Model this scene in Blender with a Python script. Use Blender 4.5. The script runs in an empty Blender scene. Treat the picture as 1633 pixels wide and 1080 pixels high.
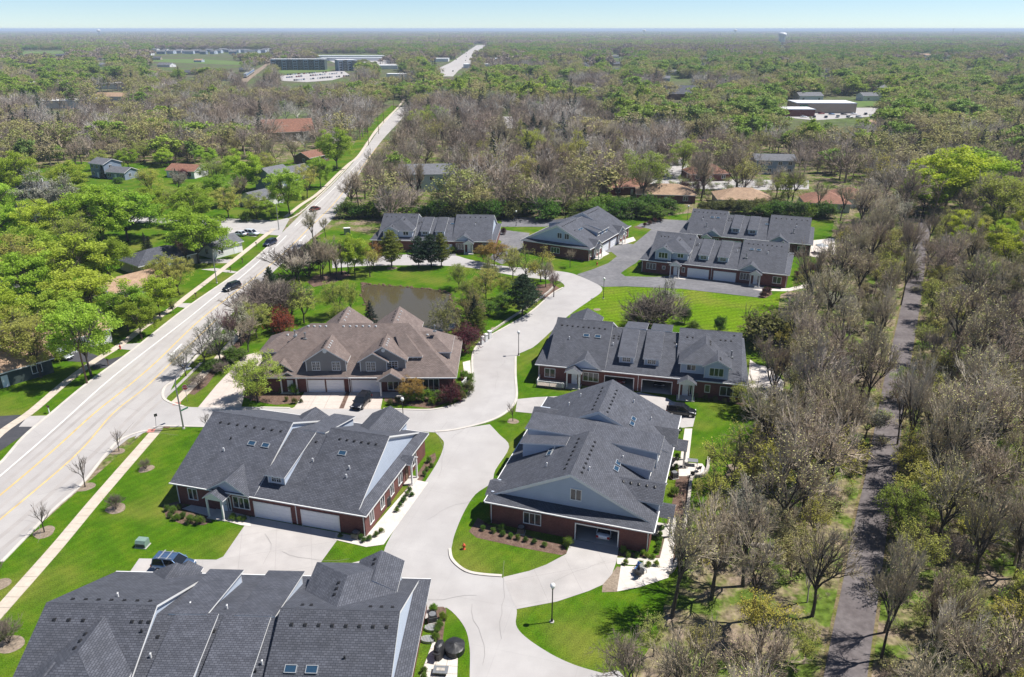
import bpy, math, random
import numpy as np
R = math.radians
C = bpy.context.scene.collection
scn = bpy.context.scene
random.seed(7)

# ------------------------------------------------------------------ camera, sky, sun, exposure
FOC, CAMH = 1200.0, 56.0                      # focal length in photo pixels (1633 wide), flying height in metres
PITCH = math.atan((540 - 46) / FOC)
cam_d = bpy.data.cameras.new('camera')
cam = bpy.data.objects.new('camera', cam_d)
C.objects.link(cam)
cam.location = (0, 0, CAMH)
cam.rotation_euler = (R(90) - PITCH, 0, 0)
cam_d.sensor_width = 36
cam_d.lens = 36 * FOC / 1633
cam_d.clip_start = 0.5
cam_d.clip_end = 60000
scn.camera = cam
scn.render.resolution_x, scn.render.resolution_y = 1024, 677

SUN_EL, SUN_AZ = R(60), R(10)                 # azimuth measured from +X towards +Y
world = bpy.data.worlds.new('World')
scn.world = world
world.use_nodes = True
wn = world.node_tree.nodes
bg = wn['Background']
sky = wn.new('ShaderNodeTexSky')
sky.sky_type = 'NISHITA'
sky.sun_disc = False
sky.sun_elevation = SUN_EL
sky.sun_rotation = R(90) - SUN_AZ
sky.altitude = 700
sky.air_density = 0.7
sky.dust_density = 0.0
sky.ozone_density = 5.5
world.node_tree.links.new(sky.outputs[0], bg.inputs[0])
bg.inputs[1].default_value = 0.08
sun_d = bpy.data.lights.new('sun', 'SUN')
sun_d.energy = 5.0
sun_d.angle = R(0.5)
sun_d.color = (1.0, 0.955, 0.89)
sun = bpy.data.objects.new('sun', sun_d)
C.objects.link(sun)
sun.rotation_euler = (R(90) - SUN_EL, 0, R(90) + SUN_AZ)
scn.view_settings.view_transform = 'Standard'
scn.view_settings.look = 'None'
scn.view_settings.exposure = 0.67
scn.view_settings.gamma = 1
scn.view_settings.use_curve_mapping = False
scn.cycles.max_bounces = 5
scn.cycles.diffuse_bounces = 3
scn.cycles.transparent_max_bounces = 6
scn.cycles.volume_bounces = 0

# ------------------------------------------------------------------ helpers
def at(px, py, z=0.0):
    """ground position (at height z) that the photograph shows at pixel px, py"""
    cx = (px - 816.5) / FOC; cy = -(py - 540) / FOC
    dx, dy, dz = cx, math.cos(PITCH) + cy * math.sin(PITCH), -math.sin(PITCH) + cy * math.cos(PITCH)
    t = (z - CAMH) / dz
    return (t * dx, t * dy)

def pix(x, y, z):
    v = z - CAMH
    dep = y * math.cos(PITCH) - v * math.sin(PITCH)
    up = y * math.sin(PITCH) + v * math.cos(PITCH)
    return 816.5 + FOC * x / dep, 540 - FOC * up / dep

def height_at(px, py, x, y):
    lo, hi = 0.0, 60.0
    for _ in range(40):
        m = (lo + hi) / 2
        if pix(x, y, m)[1] > py: lo = m
        else: hi = m
    return lo

def inpoly(x, y, P):
    c = False; n = len(P); j = n - 1
    for i in range(n):
        xi, yi = P[i]; xj, yj = P[j]
        if (yi > y) != (yj > y) and x < (xj - xi) * (y - yi) / (yj - yi) + xi: c = not c
        j = i
    return c

def tag(o, label=None, cat=None, group=None, kind=None):
    if label: o['label'] = label
    if cat: o['category'] = cat
    if group: o['group'] = group
    if kind: o['kind'] = kind
    return o

def empty(name, loc=(0, 0, 0), rz=0.0, label=None, cat=None, group=None):
    o = bpy.data.objects.new(name, None); C.objects.link(o)
    o.location = loc; o.rotation_euler = (0, 0, rz)
    o.empty_display_size = 0.5
    return tag(o, label, cat, group)

def link_mesh(name, me, parent=None):
    o = bpy.data.objects.new(name, me); C.objects.link(o)
    if parent is not None: o.parent = parent
    return o

def dup(o, parent=None):
    c = o.copy(); C.objects.link(c)
    if parent is not None: c.parent = parent
    for ch in list(o.children): dup(ch, c)
    return c

# ---- node materials
def nmat(name):
    m = bpy.data.materials.new(name); m.use_nodes = True
    t = m.node_tree; return m, t, t.nodes, t.links, t.nodes['Principled BSDF']

ALB = 0.84            # one common scale for all the surface colours below
def ramp(n, stops):
    r = n.new('ShaderNodeValToRGB')
    while len(r.color_ramp.elements) < len(stops): r.color_ramp.elements.new(0.5)
    for e, (p, c) in zip(r.color_ramp.elements, stops):
        e.position = p; e.color = (*c, 1)
    return r

def mat_plain(name, col, rough=0.6, metal=0.0, var=0.12, scale=3.0):
    m, t, n, l, b = nmat(name)
    tc = n.new('ShaderNodeTexCoord'); nz = n.new('ShaderNodeTexNoise')
    nz.inputs['Scale'].default_value = scale; nz.inputs['Detail'].default_value = 4
    l.new(tc.outputs['Object'], nz.inputs['Vector'])
    col = [c * ALB for c in col]
    r = ramp(n, [(0.3, [c * (1 - var) for c in col]), (0.7, [min(1, c * (1 + var)) for c in col])])
    l.new(nz.outputs['Fac'], r.inputs[0]); l.new(r.outputs[0], b.inputs['Base Color'])
    b.inputs['Roughness'].default_value = rough; b.inputs['Metallic'].default_value = metal
    return m

def mat_brick(name, c1, c2, mortar, bw, rh, ms=0.012, rough=0.85, off=0.5, big=0.15, bump=0.3):
    """courses laid in the surface's own metric UVs"""
    c1, c2, mortar = [[v * ALB for v in c] for c in (c1, c2, mortar)]
    m, t, n, l, b = nmat(name)
    uv = n.new('ShaderNodeUVMap'); br = n.new('ShaderNodeTexBrick')
    l.new(uv.outputs[0], br.inputs['Vector'])
    br.inputs['Scale'].default_value = 1; br.inputs['Brick Width'].default_value = bw
    br.inputs['Row Height'].default_value = rh; br.inputs['Mortar Size'].default_value = ms
    br.inputs['Mortar Smooth'].default_value = 0.3
    br.offset = off
    br.inputs['Color1'].default_value = (*c1, 1); br.inputs['Color2'].default_value = (*c2, 1)
    br.inputs['Mortar'].default_value = (*mortar, 1)
    nz = n.new('ShaderNodeTexNoise'); nz.inputs['Scale'].default_value = 0.7; nz.inputs['Detail'].default_value = 6
    l.new(uv.outputs[0], nz.inputs['Vector'])
    r = ramp(n, [(0.3, (1 - big,) * 3), (0.7, (1 + big,) * 3)])
    l.new(nz.outputs['Fac'], r.inputs[0])
    mx = n.new('ShaderNodeMix'); mx.data_type = 'RGBA'; mx.blend_type = 'MULTIPLY'; mx.inputs[0].default_value = 1
    l.new(br.outputs['Color'], mx.inputs[6]); l.new(r.outputs[0], mx.inputs[7])
    oi = n.new('ShaderNodeObjectInfo'); hv = n.new('ShaderNodeHueSaturation'); mr = n.new('ShaderNodeMapRange'); mr.inputs[3].default_value = 0.92; mr.inputs[4].default_value = 1.10
    l.new(oi.outputs['Random'], mr.inputs[0]); l.new(mr.outputs[0], hv.inputs['Value']); l.new(mx.outputs[2], hv.inputs['Color']); l.new(hv.outputs[0], b.inputs['Base Color'])
    bp = n.new('ShaderNodeBump'); bp.inputs['Strength'].default_value = bump; bp.inputs['Distance'].default_value = 0.02
    l.new(br.outputs['Fac'], bp.inputs['Height']); bp.invert = True
    l.new(bp.outputs[0], b.inputs['Normal'])
    b.inputs['Roughness'].default_value = rough
    return m

def mat_ground(name, stops, scale, detail=8, fine=None, rough=0.95, stripes=None, patch=None, seams=None):
    """stops: colour ramp over noise; fine: (scale, amount) multiplies; stripes: (angle, width, amount) mowing bands; patch: (scale, colour, lo, hi)"""
    m, t, n, l, b = nmat(name)
    tc = n.new('ShaderNodeTexCoord'); co = tc.outputs['Object']
    nz = n.new('ShaderNodeTexNoise'); nz.inputs['Scale'].default_value = scale; nz.inputs['Detail'].default_value = detail
    nz.inputs['Roughness'].default_value = 0.65
    l.new(co, nz.inputs['Vector'])
    stops = [(p, [v * ALB for v in c]) for p, c in stops]
    r = ramp(n, stops); l.new(nz.outputs['Fac'], r.inputs[0]); cur = r.outputs[0]
    def mul(fac_out, lo, hi, a=0.3, z=0.7):
        nonlocal cur
        rr = ramp(n, [(a, (lo,) * 3), (z, (hi,) * 3)]); l.new(fac_out, rr.inputs[0])
        mx = n.new('ShaderNodeMix'); mx.data_type = 'RGBA'; mx.blend_type = 'MULTIPLY'; mx.inputs[0].default_value = 1
        l.new(cur, mx.inputs[6]); l.new(rr.outputs[0], mx.inputs[7]); cur = mx.outputs[2]
    if patch:
        pz = n.new('ShaderNodeTexNoise'); pz.inputs['Scale'].default_value = patch[0]; pz.inputs['Detail'].default_value = 5
        l.new(co, pz.inputs['Vector'])
        pr = ramp(n, [(patch[2], (0, 0, 0)), (patch[3], (1, 1, 1))]); l.new(pz.outputs['Fac'], pr.inputs[0])
        mx = n.new('ShaderNodeMix'); mx.data_type = 'RGBA'
        l.new(pr.outputs[0], mx.inputs[0]); l.new(cur, mx.inputs[6]); mx.inputs[7].default_value = (*[v * ALB for v in patch[1]], 1); cur = mx.outputs[2]
    if fine:
        fz = n.new('ShaderNodeTexNoise'); fz.inputs['Scale'].default_value = fine[0]; fz.inputs['Detail'].default_value = 4
        l.new(co, fz.inputs['Vector']); mul(fz.outputs['Fac'], 1 - fine[1], 1 + fine[1])
    if stripes:
        mp = n.new('ShaderNodeMapping'); mp.inputs['Rotation'].default_value = (0, 0, stripes[0])
        l.new(co, mp.inputs[0])
        wv = n.new('ShaderNodeTexWave'); wv.inputs['Scale'].default_value = 0.314 / stripes[1]
        wv.inputs['Distortion'].default_value = 2.5; wv.inputs['Detail'].default_value = 3; wv.inputs['Detail Scale'].default_value = 0.6
        l.new(mp.outputs[0], wv.inputs[0]); mul(wv.outputs['Fac'], 1 - stripes[2], 1 + stripes[2], 0.2, 0.8)
    if seams:
        br = n.new('ShaderNodeTexBrick'); br.offset = 0
        mp = n.new('ShaderNodeMapping'); mp.inputs['Rotation'].default_value = (0, 0, seams[0]); l.new(co, mp.inputs[0])
        l.new(mp.outputs[0], br.inputs['Vector']); br.inputs['Scale'].default_value = 1
        br.inputs['Brick Width'].default_value = seams[1]; br.inputs['Row Height'].default_value = seams[2]
        br.inputs['Mortar Size'].default_value = 0.03
        mul(br.outputs['Fac'], 1.0, 1 - seams[3], 0.0, 1.0)
    l.new(cur, b.inputs['Base Color']); b.inputs['Roughness'].default_value = rough
    b.inputs['Specular IOR Level'].default_value = 0.05
    return m

def mat_leaf(name, var=0.35, trans=0.35, rough=0.6, hue=0.03):
    """takes its colour from the object it stands on, varied leaf clump by leaf clump"""
    m, t, n, l, b = nmat(name)
    oi = n.new('ShaderNodeObjectInfo'); tc = n.new('ShaderNodeTexCoord')
    nz = n.new('ShaderNodeTexNoise'); nz.inputs['Scale'].default_value = 0.9; nz.inputs['Detail'].default_value = 5
    l.new(tc.outputs['Object'], nz.inputs['Vector'])
    hs = n.new('ShaderNodeHueSaturation')
    l.new(oi.outputs['Color'], hs.inputs['Color'])
    mr = n.new('ShaderNodeMapRange'); mr.inputs[1].default_value = 0.3; mr.inputs[2].default_value = 0.7
    mr.inputs[3].default_value = 1 - var; mr.inputs[4].default_value = 1 + var
    l.new(nz.outputs['Fac'], mr.inputs[0]); l.new(mr.outputs[0], hs.inputs['Value'])
    mh = n.new('ShaderNodeMapRange'); mh.inputs[3].default_value = 0.5 - hue; mh.inputs[4].default_value = 0.5 + hue
    l.new(oi.outputs['Random'], mh.inputs[0]); l.new(mh.outputs[0], hs.inputs['Hue'])
    l.new(hs.outputs[0], b.inputs['Base Color']); b.inputs['Roughness'].default_value = rough
    b.inputs['Specular IOR Level'].default_value = 0.25
    if trans:
        tr = n.new('ShaderNodeBsdfTranslucent'); l.new(hs.outputs[0], tr.inputs['Color'])
        ms = n.new('ShaderNodeMixShader'); ms.inputs[0].default_value = trans
        l.new(b.outputs[0], ms.inputs[1]); l.new(tr.outputs[0], ms.inputs[2])
        l.new(ms.outputs[0], n['Material Output'].inputs['Surface'])
    return m

def mat_random(name, cols, trans=0.3, var=0.3):
    """one of several colours, drawn per tree (for trees too far off to be told apart)"""
    m, t, n, l, b = nmat(name)
    oi = n.new('ShaderNodeObjectInfo')
    st = [(i / max(1, len(cols) - 1), [v * ALB for v in c]) for i, c in enumerate(cols)]
    r = ramp(n, st); l.new(oi.outputs['Random'], r.inputs[0])
    tc = n.new('ShaderNodeTexCoord'); nz = n.new('ShaderNodeTexNoise'); nz.inputs['Scale'].default_value = 0.6; nz.inputs['Detail'].default_value = 4
    l.new(tc.outputs['Object'], nz.inputs['Vector'])
    rr = ramp(n, [(0.3, (1 - var,) * 3), (0.7, (1 + var,) * 3)]); l.new(nz.outputs['Fac'], rr.inputs[0])
    mx = n.new('ShaderNodeMix'); mx.data_type = 'RGBA'; mx.blend_type = 'MULTIPLY'; mx.inputs[0].default_value = 1
    l.new(r.outputs[0], mx.inputs[6]); l.new(rr.outputs[0], mx.inputs[7])
    l.new(mx.outputs[2], b.inputs['Base Color']); b.inputs['Roughness'].default_value = 0.7
    b.inputs['Specular IOR Level'].default_value = 0.2
    if trans:
        tr = n.new('ShaderNodeBsdfTranslucent'); l.new(mx.outputs[2], tr.inputs['Color'])
        ms = n.new('ShaderNodeMixShader'); ms.inputs[0].default_value = trans
        l.new(b.outputs[0], ms.inputs[1]); l.new(tr.outputs[0], ms.inputs[2])
        l.new(ms.outputs[0], n['Material Output'].inputs['Surface'])
    return m

M = {}
M['shingle'] = mat_brick('dark_shingles', (0.060, 0.065, 0.082), (0.096, 0.102, 0.124), (0.030, 0.033, 0.045), 0.40, 0.21, 0.028, big=0.17, bump=0.5)
M['shingle_brown'] = mat_brick('brown_shingles', (0.150, 0.112, 0.098), (0.205, 0.160, 0.142), (0.080, 0.060, 0.055), 0.42, 0.20, 0.02, big=0.16)
M['shingle_grey'] = mat_brick('grey_shingles', (0.13, 0.135, 0.15), (0.17, 0.175, 0.19), (0.07, 0.07, 0.08), 0.42, 0.20, 0.02, big=0.16)
M['shingle_tan'] = mat_brick('tan_shingles', (0.34, 0.22, 0.14), (0.42, 0.29, 0.19), (0.2, 0.13, 0.08), 0.42, 0.20, 0.02, big=0.2)
M['shingle_rust'] = mat_brick('rust_shingles', (0.22, 0.10, 0.065), (0.29, 0.14, 0.09), (0.12, 0.05, 0.03), 0.42, 0.20, 0.02, big=0.2)
M['brick'] = mat_brick('red_brick', (0.130, 0.034, 0.028), (0.185, 0.056, 0.044), (0.17, 0.11, 0.10), 0.24, 0.08, 0.008, big=0.16)
M['siding'] = mat_brick('pale_blue_siding', (0.47, 0.535, 0.635), (0.50, 0.565, 0.665), (0.32, 0.37, 0.46), 60, 0.16, 0.012, big=0.04)
M['siding_grey'] = mat_brick('taupe_siding', (0.26, 0.245, 0.235), (0.28, 0.265, 0.255), (0.16, 0.15, 0.145), 60, 0.16, 0.012, big=0.04)
M['siding_slate'] = mat_brick('slate_siding', (0.22, 0.28, 0.36), (0.25, 0.31, 0.39), (0.13, 0.17, 0.22), 60, 0.16, 0.012, big=0.04)
M['siding_mint'] = mat_brick('pale_green_siding', (0.42, 0.52, 0.52), (0.45, 0.55, 0.55), (0.28, 0.35, 0.35), 60, 0.16, 0.012, big=0.04)
M['siding_dark'] = mat_brick('dark_green_siding', (0.05, 0.075, 0.07), (0.06, 0.085, 0.08), (0.03, 0.04, 0.04), 60, 0.16, 0.012, big=0.04)
M['siding_tan'] = mat_brick('tan_siding', (0.42, 0.35, 0.27), (0.45, 0.38, 0.3), (0.28, 0.22, 0.17), 60, 0.16, 0.012, big=0.04)
M['white'] = mat_plain('white_trim', (0.80, 0.80, 0.79), 0.45, var=0.03)
M['door_white'] = mat_plain('white_garage_door', (0.84, 0.86, 0.90), 0.45, var=0.03)
M['black'] = mat_plain('black_metal', (0.018, 0.018, 0.02), 0.5, var=0.2)
M['grey_metal'] = mat_plain('grey_metal', (0.33, 0.34, 0.35), 0.45, 0.6, var=0.1)
M['steel'] = mat_plain('pale_galvanised_steel', (0.55, 0.57, 0.58), 0.4, 0.5, var=0.08)
M['dark_int'] = mat_plain('dark_interior', (0.10, 0.095, 0.09), 0.9)
M['glass'], _t, _n, _l, _b = nmat('window_glass')
_b.inputs['Base Color'].default_value = (0.02, 0.026, 0.035, 1); _b.inputs['Roughness'].default_value = 0.08
_b.inputs['Specular IOR Level'].default_value = 0.8
M['glass_car'], _t, _n, _l, _b = nmat('car_glass')
_b.inputs['Base Color'].default_value = (0.012, 0.015, 0.02, 1); _b.inputs['Roughness'].default_value = 0.05
M['skylight'], _t, _n, _l, _b = nmat('skylight_glass')
_b.inputs['Base Color'].default_value = (0.02, 0.05, 0.09, 1); _b.inputs['Roughness'].default_value = 0.12
_b.inputs['Specular IOR Level'].default_value = 0.35
M['bulb'] = mat_plain('white_lamp_globe', (0.85, 0.85, 0.82), 0.25, var=0.02)
M['red'] = mat_plain('red_paint', (0.45, 0.03, 0.02), 0.4)
M['orange'] = mat_plain('orange_paint', (0.60, 0.10, 0.04), 0.45)
M['green_box'] = mat_plain('green_enamel', (0.20, 0.30, 0.25), 0.5)
M['green_sign'] = mat_plain('green_sign', (0.02, 0.16, 0.07), 0.4)
M['wood'] = mat_plain('brown_wood', (0.16, 0.10, 0.06), 0.8, var=0.3)
M['wood_pale'] = mat_plain('weathered_wood', (0.38, 0.32, 0.27), 0.85, var=0.25)
M['stone'] = mat_plain('pale_stone', (0.46, 0.42, 0.37), 0.9, var=0.25)
M['concrete'] = mat_plain('concrete', (0.52, 0.49, 0.46), 0.9, var=0.1, scale=0.8)
M['blue_cover'] = mat_plain('blue_fabric', (0.05, 0.20, 0.55), 0.7)
M['tyre'] = mat_plain('tyre_rubber', (0.02, 0.02, 0.02), 0.85)
M['rim'] = mat_plain('alloy_rim', (0.5, 0.5, 0.52), 0.3, 0.8)
M['lamp_red'] = mat_plain('tail_lamp', (0.35, 0.01, 0.01), 0.2)
M['lamp_clear'] = mat_plain('head_lamp', (0.8, 0.8, 0.8), 0.15)
M['bark'] = mat_plain('grey_bark', (0.070, 0.056, 0.045), 0.9, var=0.35, scale=2.5)
M['bark_pale'] = mat_plain('pale_bark', (0.33, 0.29, 0.25), 0.9, var=0.3, scale=2.5)

# ---- mesh builder: every face gets metric UVs running along the level direction and up the slope
class MB:
    def __init__(s): s.v = []; s.f = []; s.m = []; s.sm = []
    def poly(s, pts, mi=0):
        i = len(s.v); s.v += [tuple(p) for p in pts]; s.f.append(tuple(range(i, i + len(pts)))); s.m.append(mi); return s
    def box(s, x0, x1, y0, y1, z0, z1, mi=0):
        i = len(s.v)
        s.v += [(x0, y0, z0), (x1, y0, z0), (x1, y1, z0), (x0, y1, z0), (x0, y0, z1), (x1, y0, z1), (x1, y1, z1), (x0, y1, z1)]
        for q in ((0, 3, 2, 1), (4, 5, 6, 7), (0, 1, 5, 4), (1, 2, 6, 5), (2, 3, 7, 6), (3, 0, 4, 7)):
            s.f.append(tuple(i + k for k in q)); s.m.append(mi)
        return s
    def slab(s, pts, th, mt=0, ms=1):
        """a sheet given by its upper outline, th thick straight down; edges and underside take ms"""
        n = len(pts); i = len(s.v)
        s.v += [tuple(p) for p in pts] + [(p[0], p[1], p[2] - th) for p in pts]
        a = sum(pts[k][0] * pts[(k + 1) % n][1] - pts[(k + 1) % n][0] * pts[k][1] for k in range(n))
        up = tuple(range(i, i + n)); dn = tuple(range(i + n, i + 2 * n))
        if a < 0: up, dn = up[::-1], dn
        else: dn = dn[::-1]
        s.f += [up, dn]; s.m += [mt, ms]
        for k in range(n):
            q = (i + k, i + n + k, i + n + (k + 1) % n, i + (k + 1) % n)
            if a < 0: q = q[::-1]
            s.f.append(q); s.m.append(ms)
        return s
    def prism(s, pts, off, mi=0):
        """planar outline pts (3-D) pushed along the vector off"""
        n = len(pts); i = len(s.v)
        s.v += [tuple(p) for p in pts] + [(p[0] + off[0], p[1] + off[1], p[2] + off[2]) for p in pts]
        s.f += [tuple(range(i, i + n)), tuple(range(i + 2 * n - 1, i + n - 1, -1))]; s.m += [mi, mi]
        for k in range(n):
            s.f.append((i + k, i + n + k, i + n + (k + 1) % n, i + (k + 1) % n)); s.m.append(mi)
        return s
    def tube(s, pts, rad, sides=6, mi=0, cap=True):
        i0 = len(s.v); P = np.array(pts, float); n = len(P)
        for k in range(n):
            d = P[min(k + 1, n - 1)] - P[max(k - 1, 0)]; d = d / (np.linalg.norm(d) + 1e-9)
            a = np.cross(d, (0, 0, 1) if abs(d[2]) < 0.9 else (1, 0, 0)); a /= np.linalg.norm(a); b = np.cross(d, a)
            r = rad[k] if hasattr(rad, '__len__') else rad
            for j in range(sides):
                th = 2 * math.pi * j / sides
                s.v.append(tuple(P[k] + r * (math.cos(th) * a + math.sin(th) * b)))
        for k in range(n - 1):
            for j in range(sides):
                a0 = i0 + k * sides + j; a1 = i0 + k * sides + (j + 1) % sides
                s.f.append((a0, a1, a1 + sides, a0 + sides)); s.m.append(mi)
        if cap:
            s.f.append(tuple(range(i0 + sides - 1, i0 - 1, -1))); s.m.append(mi)
            s.f.append(tuple(range(i0 + (n - 1) * sides, i0 + n * sides))); s.m.append(mi)
        return s
    def lathe(s, prof, c=(0, 0, 0), sides=12, mi=0):
        i0 = len(s.v)
        for r, z in prof:
            for j in range(sides):
                th = 2 * math.pi * j / sides; s.v.append((c[0] + r * math.cos(th), c[1] + r * math.sin(th), c[2] + z))
        for k in range(len(prof) - 1):
            for j in range(sides):
                a0 = i0 + k * sides + j; a1 = i0 + k * sides + (j + 1) % sides
                s.f.append((a0, a1, a1 + sides, a0 + sides)); s.m.append(mi)
        s.f.append(tuple(range(i0 + sides - 1, i0 - 1, -1))); s.m.append(mi)
        k = len(prof) - 1; s.f.append(tuple(range(i0 + k * sides, i0 + (k + 1) * sides))); s.m.append(mi)
        return s
    def mesh(s, name, mats, smooth=False):
        me = bpy.data.meshes.new(name); me.from_pydata(s.v, [], s.f)
        for m in (mats if isinstance(mats, (list, tuple)) else [mats]): me.materials.append(m)
        me.polygons.foreach_set('material_index', s.m)
        if smooth: me.polygons.foreach_set('use_smooth', [True] * len(s.f))
        uvl = me.uv_layers.new(name='UVMap')
        V = np.array(s.v); uv = np.empty((len(me.loops), 2)); k = 0
        for f in s.f:
            p = V[list(f)]
            nrm = np.zeros(3)
            for a in range(len(f)):
                c = p[a]; d = p[(a + 1) % len(f)]
                nrm += np.cross(c - p[0], d - p[0])
            ln = np.linalg.norm(nrm); nrm = nrm / ln if ln > 1e-12 else np.array((0, 0, 1.0))
            t = np.array((-nrm[1], nrm[0], 0.0)); tl = np.linalg.norm(t)
            t = t / tl if tl > 1e-4 else np.array((1.0, 0, 0))
            b = np.cross(nrm, t)
            uv[k:k + len(f), 0] = p @ t; uv[k:k + len(f), 1] = p @ b; k += len(f)
        uvl.data.foreach_set('uv', uv.ravel())
        me.update()
        return me
    def build(s, name, mats, parent=None, smooth=False):
        return link_mesh(name, s.mesh(name, mats, smooth), parent)
# ------------------------------------------------------------------ the ground, roads, lawns, water
M['forest_floor'] = mat_ground('woodland_floor', [(0.22, (0.11, 0.08, 0.055)), (0.40, (0.25, 0.195, 0.145)), (0.49, (0.19, 0.17, 0.085)), (0.55, (0.10, 0.145, 0.025)), (0.8, (0.06, 0.115, 0.012))], 0.20, 12, fine=(1.5, 0.5))
M['lawn'] = mat_ground('mown_lawn', [(0.22, (0.030, 0.085, 0.003)), (0.5, (0.062, 0.140, 0.005)), (0.78, (0.125, 0.175, 0.012))], 0.35, 12, fine=(8.0, 0.45), stripes=(R(38), 1.3, 0.05), patch=(0.10, (0.165, 0.175, 0.032), 0.46, 0.74))
M['meadow'] = mat_ground('striped_meadow', [(0.25, (0.075, 0.160, 0.004)), (0.55, (0.115, 0.200, 0.006)), (0.8, (0.165, 0.225, 0.02))], 0.10, 10, fine=(2.0, 0.35), stripes=(R(72), 1.7, 0.10), patch=(0.08, (0.19, 0.19, 0.035), 0.5, 0.8))
M['road'] = mat_ground('old_pale_concrete', [(0.25, (0.37, 0.35, 0.338)), (0.55, (0.435, 0.414, 0.40)), (0.8, (0.48, 0.458, 0.44))], 0.05, 10, fine=(0.35, 0.05), seams=(R(40), 9.0, 7.5, 0.10))
M['street'] = mat_ground('grey_street', [(0.25, (0.385, 0.365, 0.355)), (0.55, (0.435, 0.418, 0.41)), (0.8, (0.485, 0.468, 0.455))], 0.07, 10, fine=(0.4, 0.06), patch=(0.05, (0.38, 0.365, 0.36), 0.5, 0.75), seams=(R(15), 8.0, 6.0, 0.07))
M['drive'] = mat_ground('driveway_concrete', [(0.25, (0.40, 0.375, 0.36)), (0.55, (0.455, 0.43, 0.415)), (0.8, (0.50, 0.48, 0.465))], 0.08, 9, fine=(0.5, 0.07), patch=(0.12, (0.37, 0.355, 0.345), 0.5, 0.8), seams=(R(-15), 4.0, 4.0, 0.14))
M['drive_pale'] = mat_ground('pale_driveway_slabs', [(0.25, (0.53, 0.46, 0.41)), (0.6, (0.58, 0.51, 0.46)), (0.8, (0.62, 0.55, 0.50))], 0.12, 6, fine=(1.5, 0.05), seams=(R(0), 3.0, 3.0, 0.18))
M['asphalt'] = mat_ground('worn_asphalt', [(0.25, (0.135, 0.135, 0.145)), (0.55, (0.19, 0.188, 0.198)), (0.8, (0.26, 0.255, 0.26))], 0.10, 9, fine=(1.0, 0.14))
M['asphalt_new'] = mat_ground('black_asphalt', [(0.25, (0.05, 0.052, 0.06)), (0.7, (0.085, 0.085, 0.095))], 0.2, 6, fine=(2.0, 0.1))
M['trail'] = mat_ground('trail_asphalt', [(0.25, (0.105, 0.090, 0.092)), (0.55, (0.160, 0.143, 0.144)), (0.8, (0.22, 0.20, 0.195))], 0.18, 9, fine=(1.6, 0.18))
M['walk'] = mat_ground('sidewalk_concrete', [(0.25, (0.50, 0.43, 0.35)), (0.6, (0.57, 0.50, 0.42)), (0.8, (0.62, 0.55, 0.47))], 0.3, 6, fine=(2.0, 0.08))
M['patio'] = mat_ground('patio_concrete', [(0.25, (0.58, 0.53, 0.48)), (0.7, (0.68, 0.63, 0.58))], 0.3, 6, fine=(2.0, 0.06), seams=(R(-15), 1.2, 1.2, 0.12))
M['mulch'] = mat_ground('brown_mulch', [(0.25, (0.095, 0.060, 0.045)), (0.55, (0.165, 0.110, 0.085)), (0.8, (0.25, 0.185, 0.15))], 1.2, 8, fine=(6.0, 0.3))
M['dirt'] = mat_ground('bare_dirt', [(0.25, (0.20, 0.155, 0.115)), (0.6, (0.29, 0.235, 0.18)), (0.8, (0.36, 0.30, 0.24))], 0.4, 8, fine=(4.0, 0.25))
M['verge'] = mat_ground('leaf_litter_verge', [(0.25, (0.11, 0.085, 0.05)), (0.45, (0.19, 0.15, 0.09)), (0.58, (0.12, 0.13, 0.03)), (0.8, (0.09, 0.14, 0.02))], 0.5, 10, fine=(3.0, 0.35))
M['kerb'] = mat_plain('kerb_concrete', (0.56, 0.52, 0.47), 0.9, var=0.1, scale=0.7)
M['yellow_line'] = mat_plain('yellow_paint', (0.60, 0.44, 0.19), 0.8, var=0.2, scale=0.6)
M['white_line'] = mat_plain('white_paint', (0.74, 0.73, 0.70), 0.8, var=0.12, scale=0.6)
M['far_green'] = mat_ground('far_field', [(0.3, (0.10, 0.17, 0.045)), (0.7, (0.15, 0.20, 0.07))], 0.02, 6)
M['ramp_red'] = mat_plain('red_ramp_plate', (0.52, 0.20, 0.16), 0.8)
M['terrain'] = mat_ground('far_woodland_terrain', [(0.25, (0.085, 0.080, 0.060)), (0.42, (0.125, 0.115, 0.075)), (0.55, (0.10, 0.13, 0.05)), (0.72, (0.12, 0.17, 0.05))], 0.012, 12, fine=(0.15, 0.35))

def P(*pts, z=0.0): return [at(x, y, 0) for x, y in pts]

def struct(name, mb, mats, parent=None):
    o = mb.build(name, mats, parent); 
    if parent is None: o['kind'] = 'structure'
    return o

def sheet(name, pts, z, mat, th=0.0):
    """pts in metres; a flat sheet at height z (with a skirt of depth th if raised)"""
    mb = MB()
    if th: mb.slab([(x, y, z) for x, y in pts], th, 0, 0)
    else:
        a = sum(pts[k][0] * pts[(k + 1) % len(pts)][1] - pts[(k + 1) % len(pts)][0] * pts[k][1] for k in range(len(pts)))
        q = pts if a > 0 else pts[::-1]
        mb.poly([(x, y, z) for x, y in q])
    return struct(name, mb, mat)

def smooth(pts, n=5):
    """Catmull-Rom through ground points"""
    P_ = [pts[0]] + list(pts) + [pts[-1]]; out = []
    for i in range(1, len(P_) - 2):
        p0, p1, p2, p3 = [np.array(P_[i + k], float) for k in (-1, 0, 1, 2)]
        for t in np.linspace(0, 1, n, endpoint=False):
            out.append(tuple(0.5 * (2 * p1 + (p2 - p0) * t + (2 * p0 - 5 * p1 + 4 * p2 - p3) * t * t + (3 * p1 - p0 - 3 * p2 + p3) * t ** 3)))
    out.append(tuple(pts[-1])); return out

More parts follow.
